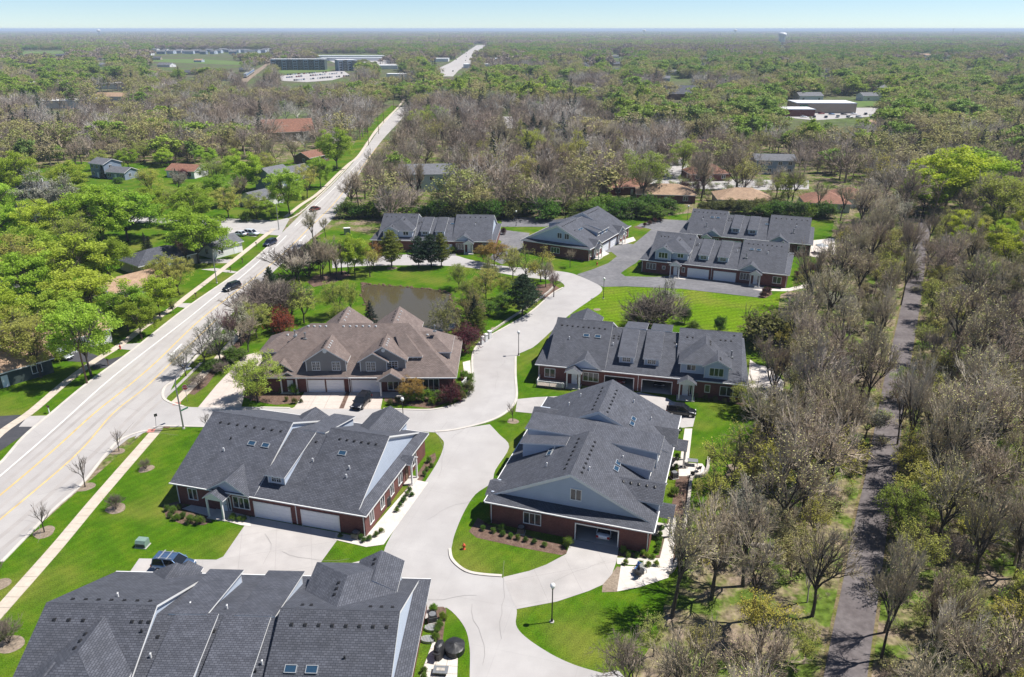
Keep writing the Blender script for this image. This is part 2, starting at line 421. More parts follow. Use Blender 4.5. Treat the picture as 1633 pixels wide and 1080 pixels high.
def ribbon(mb, pts, w0, w1, z, mi=0, h=0.0):
    """strip along pts between lateral offsets w0 and w1; h > 0 gives it upright sides"""
    A = np.array(pts, float); n = len(A); L = []; Rr = []
    for k in range(n):
        d = A[min(k + 1, n - 1)] - A[max(k - 1, 0)]; d /= np.linalg.norm(d) + 1e-9; nn = np.array((-d[1], d[0]))
        L.append(A[k] + nn * w0); Rr.append(A[k] + nn * w1)
    for k in range(n - 1):
        q = [L[k], Rr[k], Rr[k + 1], L[k + 1]]
        a = sum(q[j][0] * q[(j + 1) % 4][1] - q[(j + 1) % 4][0] * q[j][1] for j in range(4))
        if a < 0: q = q[::-1]
        if h: mb.slab([(p[0], p[1], z + h) for p in q], h, mi, mi)
        else: mb.poly([(p[0], p[1], z) for p in q], mi)
    return mb

def strip(name, pts, w, z, mat, h=0.0):
    return struct(name, ribbon(MB(), pts, -w / 2, w / 2, z, 0, h), mat)

# terrain: one sheet to the horizon, the woodland floor near by, lawns on top
sheet('ground', [(-40000, -150), (40000, -150), (40000, 40000), (-40000, 40000)], -0.02, M['terrain'])
sheet('woodland_ground', [(-260, 20), (260, 20), (330, 420), (-330, 420)], -0.005, M['forest_floor'])

ESTATE = P((-560, 1500), (0, 893), (235, 686), (262, 630), (380, 482), (455, 410), (530, 362), (560, 368), (605, 380), (700, 352), (800, 355), (860, 352), (990, 345), (1060, 345), (1100, 340), (1250, 345), (1330, 352),
           (1325, 385), (1310, 420), (1290, 450), (1245, 470), (1235, 520), (1240, 560), (1220, 640), (1195, 700), (1150, 765), (1118, 810), (1100, 880), (1060, 960), (1050, 1010), (1000, 1090), (960, 1500))
sheet('estate_lawn', ESTATE, 0.012, M['lawn'])
sheet('meadow', P((967, 457), (1087, 461), (1175, 472), (1212, 476), (1290, 452), (1245, 470), (1235, 520), (1190, 545), (1080, 520), (1000, 522), (905, 505)), 0.024, M['meadow'])
sheet('suburb_lawn', P((-900, 1250), (0, 741), (140, 612), (300, 490), (390, 427), (447, 374), (462, 349), (535, 287), (592, 230), (560, 232), (440, 262), (300, 262), (120, 258), (-120, 300), (-700, 420)), 0.012, M['lawn'])
sheet('verge_lawn', P((638, 171), (601, 209), (575, 236), (560, 236), (585, 200), (625, 168)), 0.014, M['lawn'])

def slab_walk(name, pts, w, step, z, mat):
    """pavement of separate slabs with open joints: one object, every slab a piece of it"""
    A = np.array(pts, float); seg = np.linalg.norm(np.diff(A, axis=0), axis=1); cum = np.r_[0, np.cumsum(seg)]; n = int(cum[-1] / step)
    base = ribbon(MB(), pts, -w / 2, w / 2, z - .012).build(name, M['joint']); base['kind'] = 'structure'
    rs_ = random.Random(n)
    def pt(s): k = min(max(int(np.searchsorted(cum, s)) - 1, 0), len(seg) - 1); return A[k] + (A[k + 1] - A[k]) * (s - cum[k]) / seg[k], (A[k + 1] - A[k]) / seg[k]
    for i in range(n):
        (p, d), (q, e) = pt(i * step + .02), pt((i + 1) * step - .02); a, b = np.array((-d[1], d[0])) * w / 2, np.array((-e[1], e[0])) * w / 2
        zz = z + rs_.uniform(-.006, .008)
        MB().slab([(*(p - a), zz), (*(q - b), zz), (*(q + b), zz), (*(p + a), zz)], .05, 0, 0).build('slab', M[mat], base)
def slab_grid(name, c, nu, nv, z, mat):
    """four corners (pixels, in order) filled with nu by nv slabs"""
    c = [np.array(at(*q)) for q in c]; rs_ = random.Random(nu * nv)
    base = MB().poly([(*q, z - .012) for q in (c if sum(c[k][0] * c[(k + 1) % 4][1] - c[(k + 1) % 4][0] * c[k][1] for k in range(4)) > 0 else c[::-1])]).build(name, M['joint']); base['kind'] = 'structure'
    f = lambda u, v: (c[0] * (1 - u) + c[1] * u) * (1 - v) + (c[3] * (1 - u) + c[2] * u) * v
    lu, lv = np.linalg.norm(c[1] - c[0]), np.linalg.norm(c[3] - c[0]); gu, gv = .018 / lu, .018 / lv
    for i in range(nu):
        for j in range(nv):
            zz = z + rs_.uniform(-.005, .006); u0, u1, v0, v1 = i / nu + gu, (i + 1) / nu - gu, j / nv + gv, (j + 1) / nv - gv
            MB().slab([(*f(u, v), zz) for u, v in ((u0, v0), (u1, v0), (u1, v1), (u0, v1))], .05, 0, 0).build('slab', M[mat], base)
M['joint'] = mat_plain('open_joint', (0.22, 0.20, 0.17), 0.95)

# ---- the main road
RL = P((-900, 1460), (-300, 970), (-60, 790), (0, 741), (40, 696), (80, 662), (140, 612), (212, 559), (300, 490), (390, 427), (447, 374), (485, 337), (535, 290), (582, 238), (601, 212), (618, 191), (638, 171))
RR = P((-900, 1900), (-300, 1180), (-60, 950), (0, 897), (78, 818), (128, 773), (171, 720), (215, 672), (262, 618), (317, 560), (380, 490), (455, 416), (530, 350), (560, 300), (588, 254), (611, 222), (636, 195), (655, 172))
def between(A, B):
    return list(A) + list(B)[::-1]
sheet('main_road', between(smooth(RL, 4), smooth(RR, 4)), 0.05, M['road'])
strip('far_road', [at(700, 122), at(712, 112), at(735, 100), at(768, 72)], 36, 0.05, M['road'])
M['wear'] = mat_ground('tyre_worn_lane', [(0.25, (0.35, 0.325, 0.31)), (0.6, (0.405, 0.38, 0.362)), (0.8, (0.45, 0.42, 0.40))], 0.08, 9, fine=(0.4, 0.06))
wear = MB()
yl = [at(*q) for q in ((-300, 1010), (-60, 838), (72, 730), (150, 660), (200, 620), (250, 577), (312, 517), (360, 478), (410, 440), (455, 402), (492, 365), (530, 328), (560, 290), (600, 236))]
for a, b in ((1.1, 1.7), (2.7, 3.3)): ribbon(wear, smooth(yl), a, b, 0.0535)
for a, b, m_ in ((-1.6, -2.2, 10), (-3.2, -3.8, 9), (-6.0, -6.7, 7), (-8.0, -8.6, 6)): ribbon(wear, smooth(yl[:m_]), a, b, 0.0535)
struct('lane_wear', wear, M['wear'])
M['tar'] = mat_plain('tar_filled_crack', (0.26, 0.25, 0.24), 0.9)
cr_ = random.Random(21); ck = MB()
def crack(p, ang, L, z):
    x, y = at(*p); pts = [(x, y)]; a = R(ang)
    for _ in range(int(L / 1.2)): a += cr_.uniform(-.35, .35); pts.append((pts[-1][0] + 1.2 * math.cos(a), pts[-1][1] + 1.2 * math.sin(a)))
    ribbon(ck, pts, -.014, .014, z)
for p, a, L in (((700, 760), 95, 16), ((680, 830), 60, 8), ((760, 950), 170, 9), ((800, 1020), 80, 12), ((720, 700), 80, 9), ((560, 670), 5, 14), ((790, 620), 95, 12), ((400, 665), 0, 10), ((860, 500), 60, 10), ((450, 880), -15, 9), ((420, 900), 70, 7), ((880, 930), 20, 8), ((770, 1060), 100, 9)): crack(p, a, L, 0.0575)
for p, a, L in (((100, 720), 20, 10), ((180, 640), -35, 8), ((60, 790), 40, 9), ((240, 600), 45, 9), ((330, 510), 60, 12), ((30, 830), 10, 8), ((420, 440), 20, 9), ((200, 690), 20, 9)): crack(p, a, L, 0.0585)
struct('road_cracks', ck, M['tar'])
lines = MB()
ribbon(lines, smooth(P((-300, 1010), (-60, 838), (72, 730), (150, 660), (200, 620), (250, 577), (312, 517), (360, 478), (410, 440), (455, 402), (492, 365), (530, 328), (560, 290), (600, 236))), -0.16, 0.16, 0.055, 0)
ribbon(lines, smooth(P((-200, 1010), (-60, 880), (117, 730), (180, 660), (230, 620), (270, 582), (300, 553), (345, 510))), -0.14, 0.14, 0.055, 0)
ribbon(lines, smooth(P((-300, 985), (-60, 808), (35, 730), (100, 673), (182, 600), (295, 512), (347, 470), (380, 446), (442, 391), (457, 376))), -0.13, 0.13, 0.055, 1)
ribbon(lines, smooth(P((470, 361), (500, 331), (540, 293), (580, 250))), -0.1, 0.1, 0.055, 1)
for a, b in (((275, 564), (290, 549)), ((452, 407), (463, 398)), ((480, 383), (488, 375))):
    A, B = np.array(at(*a)), np.array(at(*b)); d = (B - A) / np.linalg.norm(B - A); n_ = np.array((-d[1], d[0]))
    ribbon(lines, [A, B], -0.14, 0.14, 0.056, 1)
    lines.poly([tuple(A + n_ * 0.6) + (0.057,), tuple(A - d * 1.6) + (0.057,), tuple(A - n_ * 0.6) + (0.057,)][::-1], 1)
struct('road_markings', lines, [M['yellow_line'], M['white_line']])

# ---- estate street: from the main road round the pond
S_LOW = P((215, 700), (236, 687), (265, 681), (330, 682), (632, 687), (694, 690), (724, 687), (768, 677), (795, 667), (813, 655), (823, 643), (826, 628), (824, 600), (824, 569), (840, 559), (857, 549), (905, 505), (940, 480), (957, 468), (960, 460), (950, 452), (920, 439), (900, 434), (862, 430), (800, 424), (752, 415), (705, 405), (595, 409), (530, 415))
S_UP = P((262, 612), (262, 632), (272, 641), (294, 648), (316, 650), (382, 649), (462, 651), (545, 652), (620, 653), (672, 655), (700, 653), (724, 647), (742, 637), (752, 620), (755, 600), (755, 569), (762, 552), (776, 540), (845, 500), (880, 470), (899, 459), (897, 452), (885, 447), (860, 445), (815, 439), (762, 429), (705, 424), (595, 424), (530, 428))
sl, su = smooth(S_LOW, 4), smooth(S_UP, 4)
sheet('estate_street', between(sl, su), 0.042, M['street'])
sheet('estate_street', P((160, 735), (215, 672), (262, 616), (285, 596), (264, 640), (300, 660), (300, 681), (262, 682), (236, 688), (205, 700)), 0.038, M['road'])
SB_L = P((694, 690), (703, 699), (708, 709), (699, 735), (676, 772), (648, 815), (621, 859), (612, 885), (622, 905), (660, 940), (686, 966), (713, 970), (738, 996), (748, 1026), (749, 1080), (740, 1300))
SB_R = P((781, 677), (796, 693), (812, 713), (790, 750), (784, 770), (758, 789), (740, 817), (726, 850), (721, 870), (718, 892), (731, 906), (748, 915), (800, 921), (812, 945), (824, 972), (823, 997), (839, 1017), (878, 1043), (917, 1061), (961, 1074), (1000, 1085), (1100, 1300))
sbl, sbr = smooth(SB_L, 4), smooth(SB_R, 4)
sheet('side_street', between(sbl, sbr), 0.034, M['street'])
struct('kerb', ribbon(ribbon(ribbon(ribbon(ribbon(MB(), smooth(P((715, 876), (718, 892), (731, 906), (748, 915), (772, 919), (800, 921)), 5), 0, 0.35, 0.0, 0, 0.15),
       smooth(P((694, 690), (724, 687), (768, 677), (795, 667), (813, 655), (823, 643), (826, 628), (824, 600), (824, 569)), 5), 0, 0.4, 0.0, 0, 0.12),
       smooth(P((415, 651), (462, 652)), 5), 0, 0.35, 0.0, 0, 0.12),
       smooth(P((611, 653), (672, 655), (700, 653), (724, 647), (742, 637), (752, 620), (755, 600), (755, 569), (762, 552), (776, 540), (845, 500), (880, 470), (899, 459)), 5), 0, 0.35, 0.0, 0, 0.12),
       smooth(P((236, 686), (250, 682), (266, 681), (330, 682)), 5), 0, 0.3, 0.0, 0, 0.12), M['kerb'])
struct('kerb_main', ribbon(ribbon(ribbon(ribbon(MB(), smooth(P((0, 897), (78, 818), (128, 773), (171, 720), (190, 702), (215, 691), (236, 686))), 0, -0.4, 0.0, 0, 0.12),
       smooth(P((294, 648), (272, 641), (262, 632), (266, 617), (287, 602), (317, 566), (372, 505))), 0, 0.4, 0, 0, 0.12),
       smooth(P((-60, 790), (0, 741), (40, 696), (80, 662), (140, 612), (212, 559), (300, 490), (390, 427), (447, 376))), -0.1, 0.35, 0, 0, 0.1),
       smooth(P((462, 349), (485, 335), (535, 288), (582, 236), (601, 210), (638, 169))), -0.1, 0.35, 0, 0, 0.1), M['kerb'])

# ---- driveways
sheet('driveway', P((400, 824), (546, 851), (536, 864), (512, 897), (540, 903), (612, 886), (640, 925), (713, 968), (640, 1010), (200, 980), (202, 920), (222, 891), (345, 893), (356, 888)), 0.028, M['drive'])
sheet('driveway', P((987, 873), (912, 860), (903, 884), (871, 901), (844, 911), (802, 921), (812, 945), (824, 972), (888, 960), (939, 943), (961, 933), (976, 916), (983, 896)), 0.046, M['drive'])
sheet('driveway', P((825, 637), (854, 634), (1020, 626), (1065, 636), (1109, 664), (1105, 681), (1085, 683), (852, 660), (822, 657)), 0.047, M['drive'])
sheet('driveway', P((488, 618), (613, 622), (607, 653), (463, 653), (478, 645)), 0.044, M['drive_pale'])
slab_grid('driveway', ((489, 621), (552, 623), (541, 652), (468, 652)), 3, 3, 0.058, 'drive_pale'); slab_grid('driveway', ((559, 624), (612, 626), (605, 652), (548, 652)), 3, 3, 0.058, 'drive_pale')
sheet('driveway', P((316, 650), (345, 615), (390, 567), (440, 556), (420, 590), (392, 620), (385, 650)), 0.048, M['drive_pale'])
sheet('asphalt_court', P((920, 438), (945, 430), (970, 420), (984, 409), (975, 402), (940, 410), (960, 398), (996, 388), (1010, 390), (1039, 366), (1015, 361), (1022, 357), (1057, 350), (1095, 352), (1110, 372), (1050, 378), (1030, 405), (1014, 420), (1002, 427), (990, 436), (997, 441), (1042, 442), (1092, 440), (1220, 455), (1215, 466), (1212, 475), (1175, 471), (1087, 461), (1000, 457), (962, 458)), 0.05, M['asphalt'])
sheet('asphalt_drive', P((845, 372), (795, 366), (770, 372), (800, 385), (792, 400), (780, 412), (800, 422), (825, 412), (835, 395)), 0.05, M['asphalt'])
sheet('asphalt_drive', P((706, 398), (722, 399), (728, 408), (702, 408)), 0.05, M['asphalt'])
sheet('asphalt_drive', P((800, 345), (860, 348), (900, 352), (870, 362), (800, 362)), 0.05, M['asphalt'])

# ---- sidewalks, walks and patios
wl = P((-300, 950), (-60, 752), (0, 692), (50, 657), (105, 610), (150, 577), (190, 552), (225, 525), (277, 490), (300, 472), (355, 430), (400, 394), (437, 365))
strip('sidewalk', smooth(wl[7:]), 1.5, 0.06, M['walk']); slab_walk('sidewalk', smooth(wl[1:8]), 1.5, 1.5, 0.065, 'walk')
strip('sidewalk', smooth(P((455, 347), (480, 327), (508, 308), (540, 277), (556, 262), (571, 250), (585, 230), (601, 206), (618, 188), (636, 170), (645, 158))), 1.5, 0.06, M['walk'])
slab_walk('sidewalk', smooth(P((-120, 1110), (0, 975), (86, 878), (160, 790), (240, 698), (252, 684))), 1.6, 1.6, 0.065, 'walk')
strip('sidewalk', smooth(P((278, 644), (307, 615), (345, 575), (380, 535), (430, 480))), 1.5, 0.06, M['walk'])
strip('ramp_plate', P((235, 688), (247, 687)), 1.0, 0.066, M['ramp_red'])
strip('ramp_plate', P((276, 645), (288, 644)), 0.9, 0.066, M['ramp_red'])
sheet('walk', P((533, 861), (584, 873), (612, 869), (683, 770), (664, 766), (640, 790), (590, 848), (578, 858), (536, 850)), 0.06, M['patio'])
sheet('walk', P((290, 812), (305, 806), (350, 812), (398, 824), (400, 840), (384, 838), (340, 826)), 0.06, M['patio'])
sheet('patio', P((990, 903), (1069, 906), (1066, 922), (1020, 937), (984, 944)), 0.06, M['patio'])
sheet('walk', P((984, 890), (1052, 891), (1068, 826), (1080, 826), (1072, 906), (984, 900)), 0.055, M['patio'])
sheet('walk', P((1092, 684), (1104, 684), (1098, 738), (1084, 738)), 0.055, M['patio'])
sheet('patio', P((1083, 738), (1120, 740), (1128, 752), (1118, 760), (1082, 760)), 0.057, M['patio'])
slab_grid('patio', ((690, 1024), (731, 1030), (729, 1088), (668, 1084)), 3, 5, 0.065, 'patio')
sheet('walk', P((690, 972), (700, 962), (712, 972), (706, 1022), (690, 1022)), 0.03, M['mulch'])
sheet('walk', P((1200, 462), (1258, 460), (1290, 452), (1286, 459), (1258, 465), (1212, 464)), 0.06, M['patio'])
sheet('patio', P((1196, 574), (1208, 582), (1232, 588), (1250, 610), (1246, 640), (1205, 638), (1192, 618)), 0.06, M['patio'])
sheet('patio', P((1285, 385), (1330, 380), (1335, 405), (1310, 412), (1285, 408)), 0.06, M['patio'])
sheet('walk', P((940, 398), (962, 400), (972, 405), (955, 413), (935, 412)), 0.06, M['patio'])
sheet('walk', P((990, 384), (1010, 378), (1014, 384), (996, 390)), 0.06, M['patio'])
sheet('walk', P((738, 578), (750, 575), (752, 610), (742, 612)), 0.045, M['patio'])
sheet('walk', P((720, 396), (782, 397), (782, 400), (720, 400)), 0.06, M['patio'])
sheet('walk', P((1075, 441), (1098, 443), (1092, 446), (1070, 444)), 0.06, M['patio'])
# mulch beds
sheet('mulch_bed', P((259, 806), (283, 800), (330, 822), (338, 832), (325, 838), (290, 836), (265, 826)), 0.03, M['mulch'])
sheet('mulch_bed', P((748, 848), (762, 826), (782, 838), (898, 870), (906, 882), (896, 886), (832, 874), (760, 858)), 0.03, M['mulch'])
sheet('mulch_bed', P((984, 879), (1050, 886), (1072, 802), (1082, 740), (1100, 742), (1094, 800), (1066, 830), (1052, 890), (984, 888)), 0.03, M['mulch'])
sheet('mulch_bed', P((1074, 825), (1096, 760), (1102, 762), (1098, 800), (1078, 900), (1066, 915)), 0.032, M['mulch'])
sheet('mulch_bed', P((1105, 630), (1175, 645), (1200, 655), (1198, 640), (1105, 622)), 0.03, M['mulch'])
sheet('mulch_bed', P((961, 933), (984, 904), (990, 905), (984, 944), (960, 945)), 0.03, M['dirt'])
sheet('mulch_bed', P((612, 640), (640, 646), (690, 652), (735, 630), (752, 600), (735, 590), (735, 628), (615, 632)), 0.024, M['mulch'])
sheet('mulch_bed', P((385, 622), (480, 630), (484, 634), (470, 643), (440, 646), (405, 640), (384, 632)), 0.024, M['mulch'])
sheet('mulch_strip', P((553, 624), (559, 624), (548, 652), (541, 652)), 0.064, M['mulch'])
sheet('mulch_bed', P((1213, 470), (1228, 462), (1232, 470), (1220, 476), (1210, 476)), 0.06, M['mulch'])
sheet('mulch_bed', P((500, 440), (550, 432), (560, 440), (530, 452), (500, 458), (490, 450)), 0.03, M['mulch'])
sheet('mulch_bed', P((284, 625), (312, 612), (345, 580), (352, 585), (330, 615), (310, 630)), 0.024, M['mulch'])
sheet('mulch_bed', P((345, 575), (385, 528), (400, 535), (372, 565), (355, 580)), 0.024, M['mulch'])
sheet('mulch_bed', P((856, 455), (880, 452), (893, 460), (870, 478), (850, 470)), 0.03, M['mulch'])
sheet('mulch_bed', P((1010, 362), (1055, 350), (1058, 353), (1020, 366)), 0.03, M['mulch'])
sheet('mulch_bed', P((660, 764), (684, 728), (694, 722), (696, 732), (676, 762), (612, 858), (606, 870), (578, 862), (588, 856)), 0.03, M['mulch'])
# hedge-side mulch rings under the young trees
def ring(px, py, r, mat='mulch', z=0.03):
    x, y = at(px, py); mb = MB(); k = random.random() * 6
    mb.poly([(x + r * (1 + 0.12 * math.sin(3 * t + k)) * math.cos(t), y + r * (1 + 0.12 * math.sin(2 * t + k)) * math.sin(t), z) for t in [2 * math.pi * i / 18 for i in range(18)]])
    struct('mulch_ring', mb, M[mat])
for q in ((187, 720, 1.0), (136, 777, 1.15), (71, 849, 1.2), (233, 748, 1.0), (185, 811, 1.2), (16, 1028, 1.3), (-4, 934, 1.2), (846, 477, 1.2), (625, 428, 1.3), (818, 672, .9), (952, 494, .8), (1168, 745, .8), (788, 524, .7)): ring(*q, 'dirt')

# ---- pond
POND = smooth(P((579, 452), (590, 454), (640, 457), (690, 462), (714, 466), (722, 480), (728, 500), (730, 520), (700, 532), (640, 530), (600, 515), (585, 492), (576, 468), (579, 452)), 4)
M['water'], _t, _n, _l, _b = nmat('pond_water')
_b.inputs['Base Color'].default_value = (0.072, 0.060, 0.032, 1); _b.inputs['Roughness'].default_value = 0.07; _b.inputs['Specular IOR Level'].default_value = 0.85
_b.inputs['IOR'].default_value = 1.33
_bp = _n.new('ShaderNodeBump'); _nz = _n.new('ShaderNodeTexNoise'); _nz.inputs['Scale'].default_value = 1.5; _nz.inputs['Detail'].default_value = 3
_tc = _n.new('ShaderNodeTexCoord'); _l.new(_tc.outputs['Object'], _nz.inputs['Vector'])
_bp.inputs['Strength'].default_value = 0.12; _bp.inputs['Distance'].default_value = 0.05
_l.new(_nz.outputs['Fac'], _bp.inputs['Height']); _l.new(_bp.outputs[0], _b.inputs['Normal'])
sheet('pond_water', POND[:-1], 0.03, M['water'])
bank = MB(); rr_ = random.Random(3)
for (x, y) in smooth(POND, 3):
    for _ in range(1):
        bx, by = x + rr_.uniform(-.5, .5), y + rr_.uniform(-.5, .5); r = rr_.uniform(.12, .38)
        bank.lathe([(r * .9, 0), (r, r * .35), (r * .5, r * .7)], (bx, by, 0.015), 6)
bank.build('bank_stones', M['mulch'])['kind'] = 'stuff'

# ---- asphalt trail through the wood, with its bleached verges
TR = smooth(P((1318, 1350), (1334, 1180), (1348, 1080), (1372, 940), (1394, 811), (1404, 760), (1430, 600), (1446, 520), (1457, 460), (1466, 400), (1472, 372), (1476, 350)), 5)
strip('trail_verge', TR, 4.3, 0.012, M['verge'])
strip('asphalt_trail', TR, 3.6, 0.03, M['trail'])

# ---- left suburb: drives, side street
sheet('cross_street', P((447, 376), (424, 374), (300, 358), (200, 354), (200, 344), (300, 348), (380, 349), (440, 352), (458, 348), (462, 349)), 0.03, M['street'])
for q in (((0, 664), (32, 662), (57, 681), (0, 720), (-20, 740), (-60, 700)), ((98, 576), (90, 562), (125, 556), (172, 574), (204, 566), (174, 586), (150, 590), (140, 578)), ):
    sheet('asphalt_drive', P(*q), 0.04, M['asphalt_new'])
for q in (((45, 664), (80, 663), (57, 681), (30, 681)), ((188, 550), (228, 547), (213, 559), (180, 556)), ((285, 484), (318, 484), (300, 492), (272, 488)), ((318, 413), (372, 414), (368, 420), (318, 420)), ((368, 360), (418, 370), (408, 378), (360, 372)), ((345, 428), (380, 434), (372, 436), (320, 430))):
    sheet('drive', P(*q), 0.045, M['drive'])
for q in (((1000, 284), (1290, 288), (1290, 302), (1180, 304), (1080, 300), (1000, 294)), ((1060, 262), (1090, 252), (1100, 262), (1080, 284), (1060, 284)), ((800, 186), (830, 186), (826, 205), (800, 205)), ((455, 212), (500, 200), (518, 206), (470, 226), (450, 226))):
    sheet('suburb_street', P(*q), 0.03, M['street'])
sheet('suburb_street', P((370, 136), (395, 120), (440, 92), (440, 95), (402, 124), (385, 140)), 0.05, M['dirt'])
# far fields, lots
for q in (((30, 82), (105, 82), (100, 86), (28, 87)), ((230, 94), (330, 95), (390, 99), (388, 104), (300, 101), (232, 98)), ((440, 112), (520, 108), (530, 113), (450, 117)), ((1345, 164), (1390, 160), (1400, 168), (1360, 172))):
    sheet('field', P(*q), 0.03, M['far_green'])
for q in (((446, 121), (520, 115), (548, 113), (558, 120), (530, 128), (490, 131), (448, 129)), ((525, 97), (600, 94), (640, 98), (620, 110), (565, 112)), ((1230, 170), (1345, 172), (1400, 172), (1390, 186), (1300, 192), (1235, 186))):
    sheet('parking_lot', P(*q), 0.06, M['street'])
# ------------------------------------------------------------------ townhouses
ZE, SL, DEP = 3.35, 0.485, 19.3
YR = DEP / 2; ZR = ZE + SL * (YR + .5)
def zmain(y): return ZE + SL * (min(y + .5, DEP + .5 - y))
ZM = 7.3; SM = (ZM - ZE) / (YR + .5)
def zmid(y): return ZE + SM * (min(y + .5, DEP + .5 - y))

SP = 0.22                                      # pitch of the skirt roofs under the gables
VENT = None
def vents():
    global VENT
    if VENT is None:
        mb = MB(); mb.box(-.20, .20, -.18, .22, 0, .03); mb.prism([(-.14, -.13, .03), (-.14, .17, .03), (-.14, .17, .08), (-.14, -.02, .18), (-.14, -.13, .15)], (.28, 0, 0))
        VENT = {k: mb.mesh('roof_vent', m) for k, m in (('black', M['black']), ('grey', M['steel']))}
    return VENT
def put(me, name, loc, parent, rot=(0, 0, 0)):
    o = link_mesh(name, me, parent); o.location = loc; o.rotation_euler = rot
    if name == 'roof_vent': o.scale = (.85, .85, .85)
    return o

PIPE = {}
def pipe_mesh(kind):
    if kind not in PIPE:
        if kind == 'white': mb = MB().tube([(0, 0, -.1), (0, 0, .42), (.0, -.08, .5)], .085, 8)
        elif kind == 'black': mb = MB().tube([(0, 0, -.1), (0, 0, .3)], .09, 8)
        else: mb = MB().tube([(0, 0, -.1), (0, 0, .9), (0, 0, .92), (0, 0, 1.1)], [.1, .1, .19, .17], 8).box(-.3, .3, -.3, .3, -.1, .06)
        PIPE[kind] = mb.mesh('vent_pipe', {'white': M['white'], 'black': M['black']}.get(kind, M['grey_metal']))
    return PIPE[kind]

SKY = None
def skylight(parent, x, y, z, slope_rot):
    global SKY
    if SKY is None:
        f = MB()
        for a in ((-.60, -.54, -.42, .42), (.54, .60, -.42, .42), (-.54, .54, -.42, -.36), (-.54, .54, .36, .42)): f.box(*a, -.06, .13)
        SKY = (f.mesh('skylight', M['steel']), MB().box(-.54, .54, -.36, .36, -.02, .09).mesh('pane', M['skylight']))
    o = put(SKY[0], 'skylight', (x, y, z), parent, slope_rot); o.scale = (.86, .80, 1)
    put(SKY[1], 'pane', (0, 0, 0), o)

def window(parent, x0, x1, z0, z1, n=2, y=0.0, rows=1, mat='white', name='window', single=False, axis='y', sgn=-1):
    """window in a wall facing -y (axis 'y') or +x / -x (axis 'x'); frame part with one pane child per light"""
    f = MB(); t = .09; pr = .07
    def b(m_, a0, a1, c0, c1, d0, d1, mi=0):     # a along the wall, c outward depth, d up
        if axis == 'y': m_.box(a0, a1, *sorted((y + sgn * c0, y + sgn * c1)), d0, d1, mi)
        else: m_.box(*sorted((y + sgn * c0, y + sgn * c1)), a0, a1, d0, d1, mi)
    b(f, x0 - t, x1 + t, 0, pr, z1, z1 + t); b(f, x0 - t, x1 + t, 0, pr + .03, z0 - t, z0)
    b(f, x0 - t, x0, 0, pr, z0, z1); b(f, x1, x1 + t, 0, pr, z0, z1)
    w = (x1 - x0) / n
    for k in range(1, n): b(f, x0 + k * w - .045, x0 + k * w + .045, 0, pr, z0, z1)
    if rows > 1:
        for k in range(n):
            for r_ in range(1, rows): b(f, x0 + k * w + (.045 if k else 0), x0 + (k + 1) * w - (.045 if k < n - 1 else 0), 0, pr - .02, z0 + (z1 - z0) * r_ / rows - .02, z0 + (z1 - z0) * r_ / rows + .02)
            b(f, x0 + (k + .5) * w - .02, x0 + (k + .5) * w + .02, 0, pr - .025, z0, z1)
    if single:
        b(f, x0, x1, .002, .03, z0, z1, 1); return f.build(name, [M[mat], M['glass']], parent)
    o = f.build(name, M[mat], parent)
    for k in range(n):
        p = MB(); b(p, x0 + k * w + (.045 if k else 0), x0 + (k + 1) * w - (.045 if k < n - 1 else 0), .002, .03, z0, z1)
        p.build('pane', M['glass'], o)
    return o

def garage_door(parent, x0, x1, h=2.25, y=0.0):
    g = MB()
    for k in range(4):
        za, zb = .03 + k * (h - .03) / 4, .03 + (k + 1) * (h - .03) / 4
        g.box(x0, x1, y - .05, y - .005, za + .012, zb - .012)
        n = 8 if x1 - x0 > 3.5 else 4; w = (x1 - x0) / n
        for j in range(n): g.box(x0 + j * w + .12, x0 + (j + 1) * w - .12, y - .07, y - .05, za + .11, zb - .11)
    g.box(x0, x1, y - .03, y - .004, .03, h)
    o = g.build('garage_door', M['door_white'], parent)
    t = MB(); t.box(x0 - .12, x0, y - .09, y - .002, 0, h + .12); t.box(x1, x1 + .12, y - .09, y - .002, 0, h + .12); t.box(x0, x1, y - .09, y - .002, h, h + .12)
    t.build('garage_door_frame', M['white'], parent)
    return o

def entry_door(parent, xc, y=0.0, side=True):
    d = MB(); d.box(xc - .48, xc + .48, y - .07, y - .005, .18, 2.25)
    for (a, b, c, e) in ((-.36, -.05, .35, 1.0), (.05, .36, .35, 1.0), (-.36, -.05, 1.15, 2.05), (.05, .36, 1.15, 2.05)): d.box(xc + a, xc + b, y - .09, y - .07, c, e)
    o = d.build('door', M['door_white'], parent)
    MB().box(xc + .36, xc + .42, y - .15, y - .09, 1.1, 1.22).build('handle', M['black'], o)
    if side:
        window(parent, xc + .72, xc + 1.0, .4, 2.2, 1, y, single=True, name='sidelight')

def crossgable(parent, x0, x1, yf, ze, s, zf, back_off=0.0, name='porch_roof', mat='shingle', th=.16):
    """gable roof running out to the front at yf, dying into the roof zf(y)=z solved from the slope"""
    xm = (x0 + x1) / 2; zm = ze + s * (x1 - x0) / 2
    yb = lambda z: max(yf + .05, zf(z)) + back_off
    r = MB()
    r.slab([(x0, yf, ze), (xm, yf, zm), (xm, yb(zm), zm), (x0, yb(ze), ze)][::-1], th, 0, 1)
    r.slab([(xm, yf, zm), (x1, yf, ze), (x1, yb(ze), ze), (xm, yb(zm), zm)][::-1], th, 0, 1)
    return r.build(name, [M[mat], M['white']], parent)
yfront = lambda z: (z - ZE) / SL - .5

def add_vents(root, x0, x1, n, yv, zf, slope, kind='black', back=False):
    for k in range(n):
        x = x0 + (x1 - x0) * k / max(1, n - 1)
        put(vents()[kind], 'roof_vent', (x, yv, zf(yv)), root, (math.atan(slope) if not back else -math.atan(slope), 0, 0 if not back else 0))

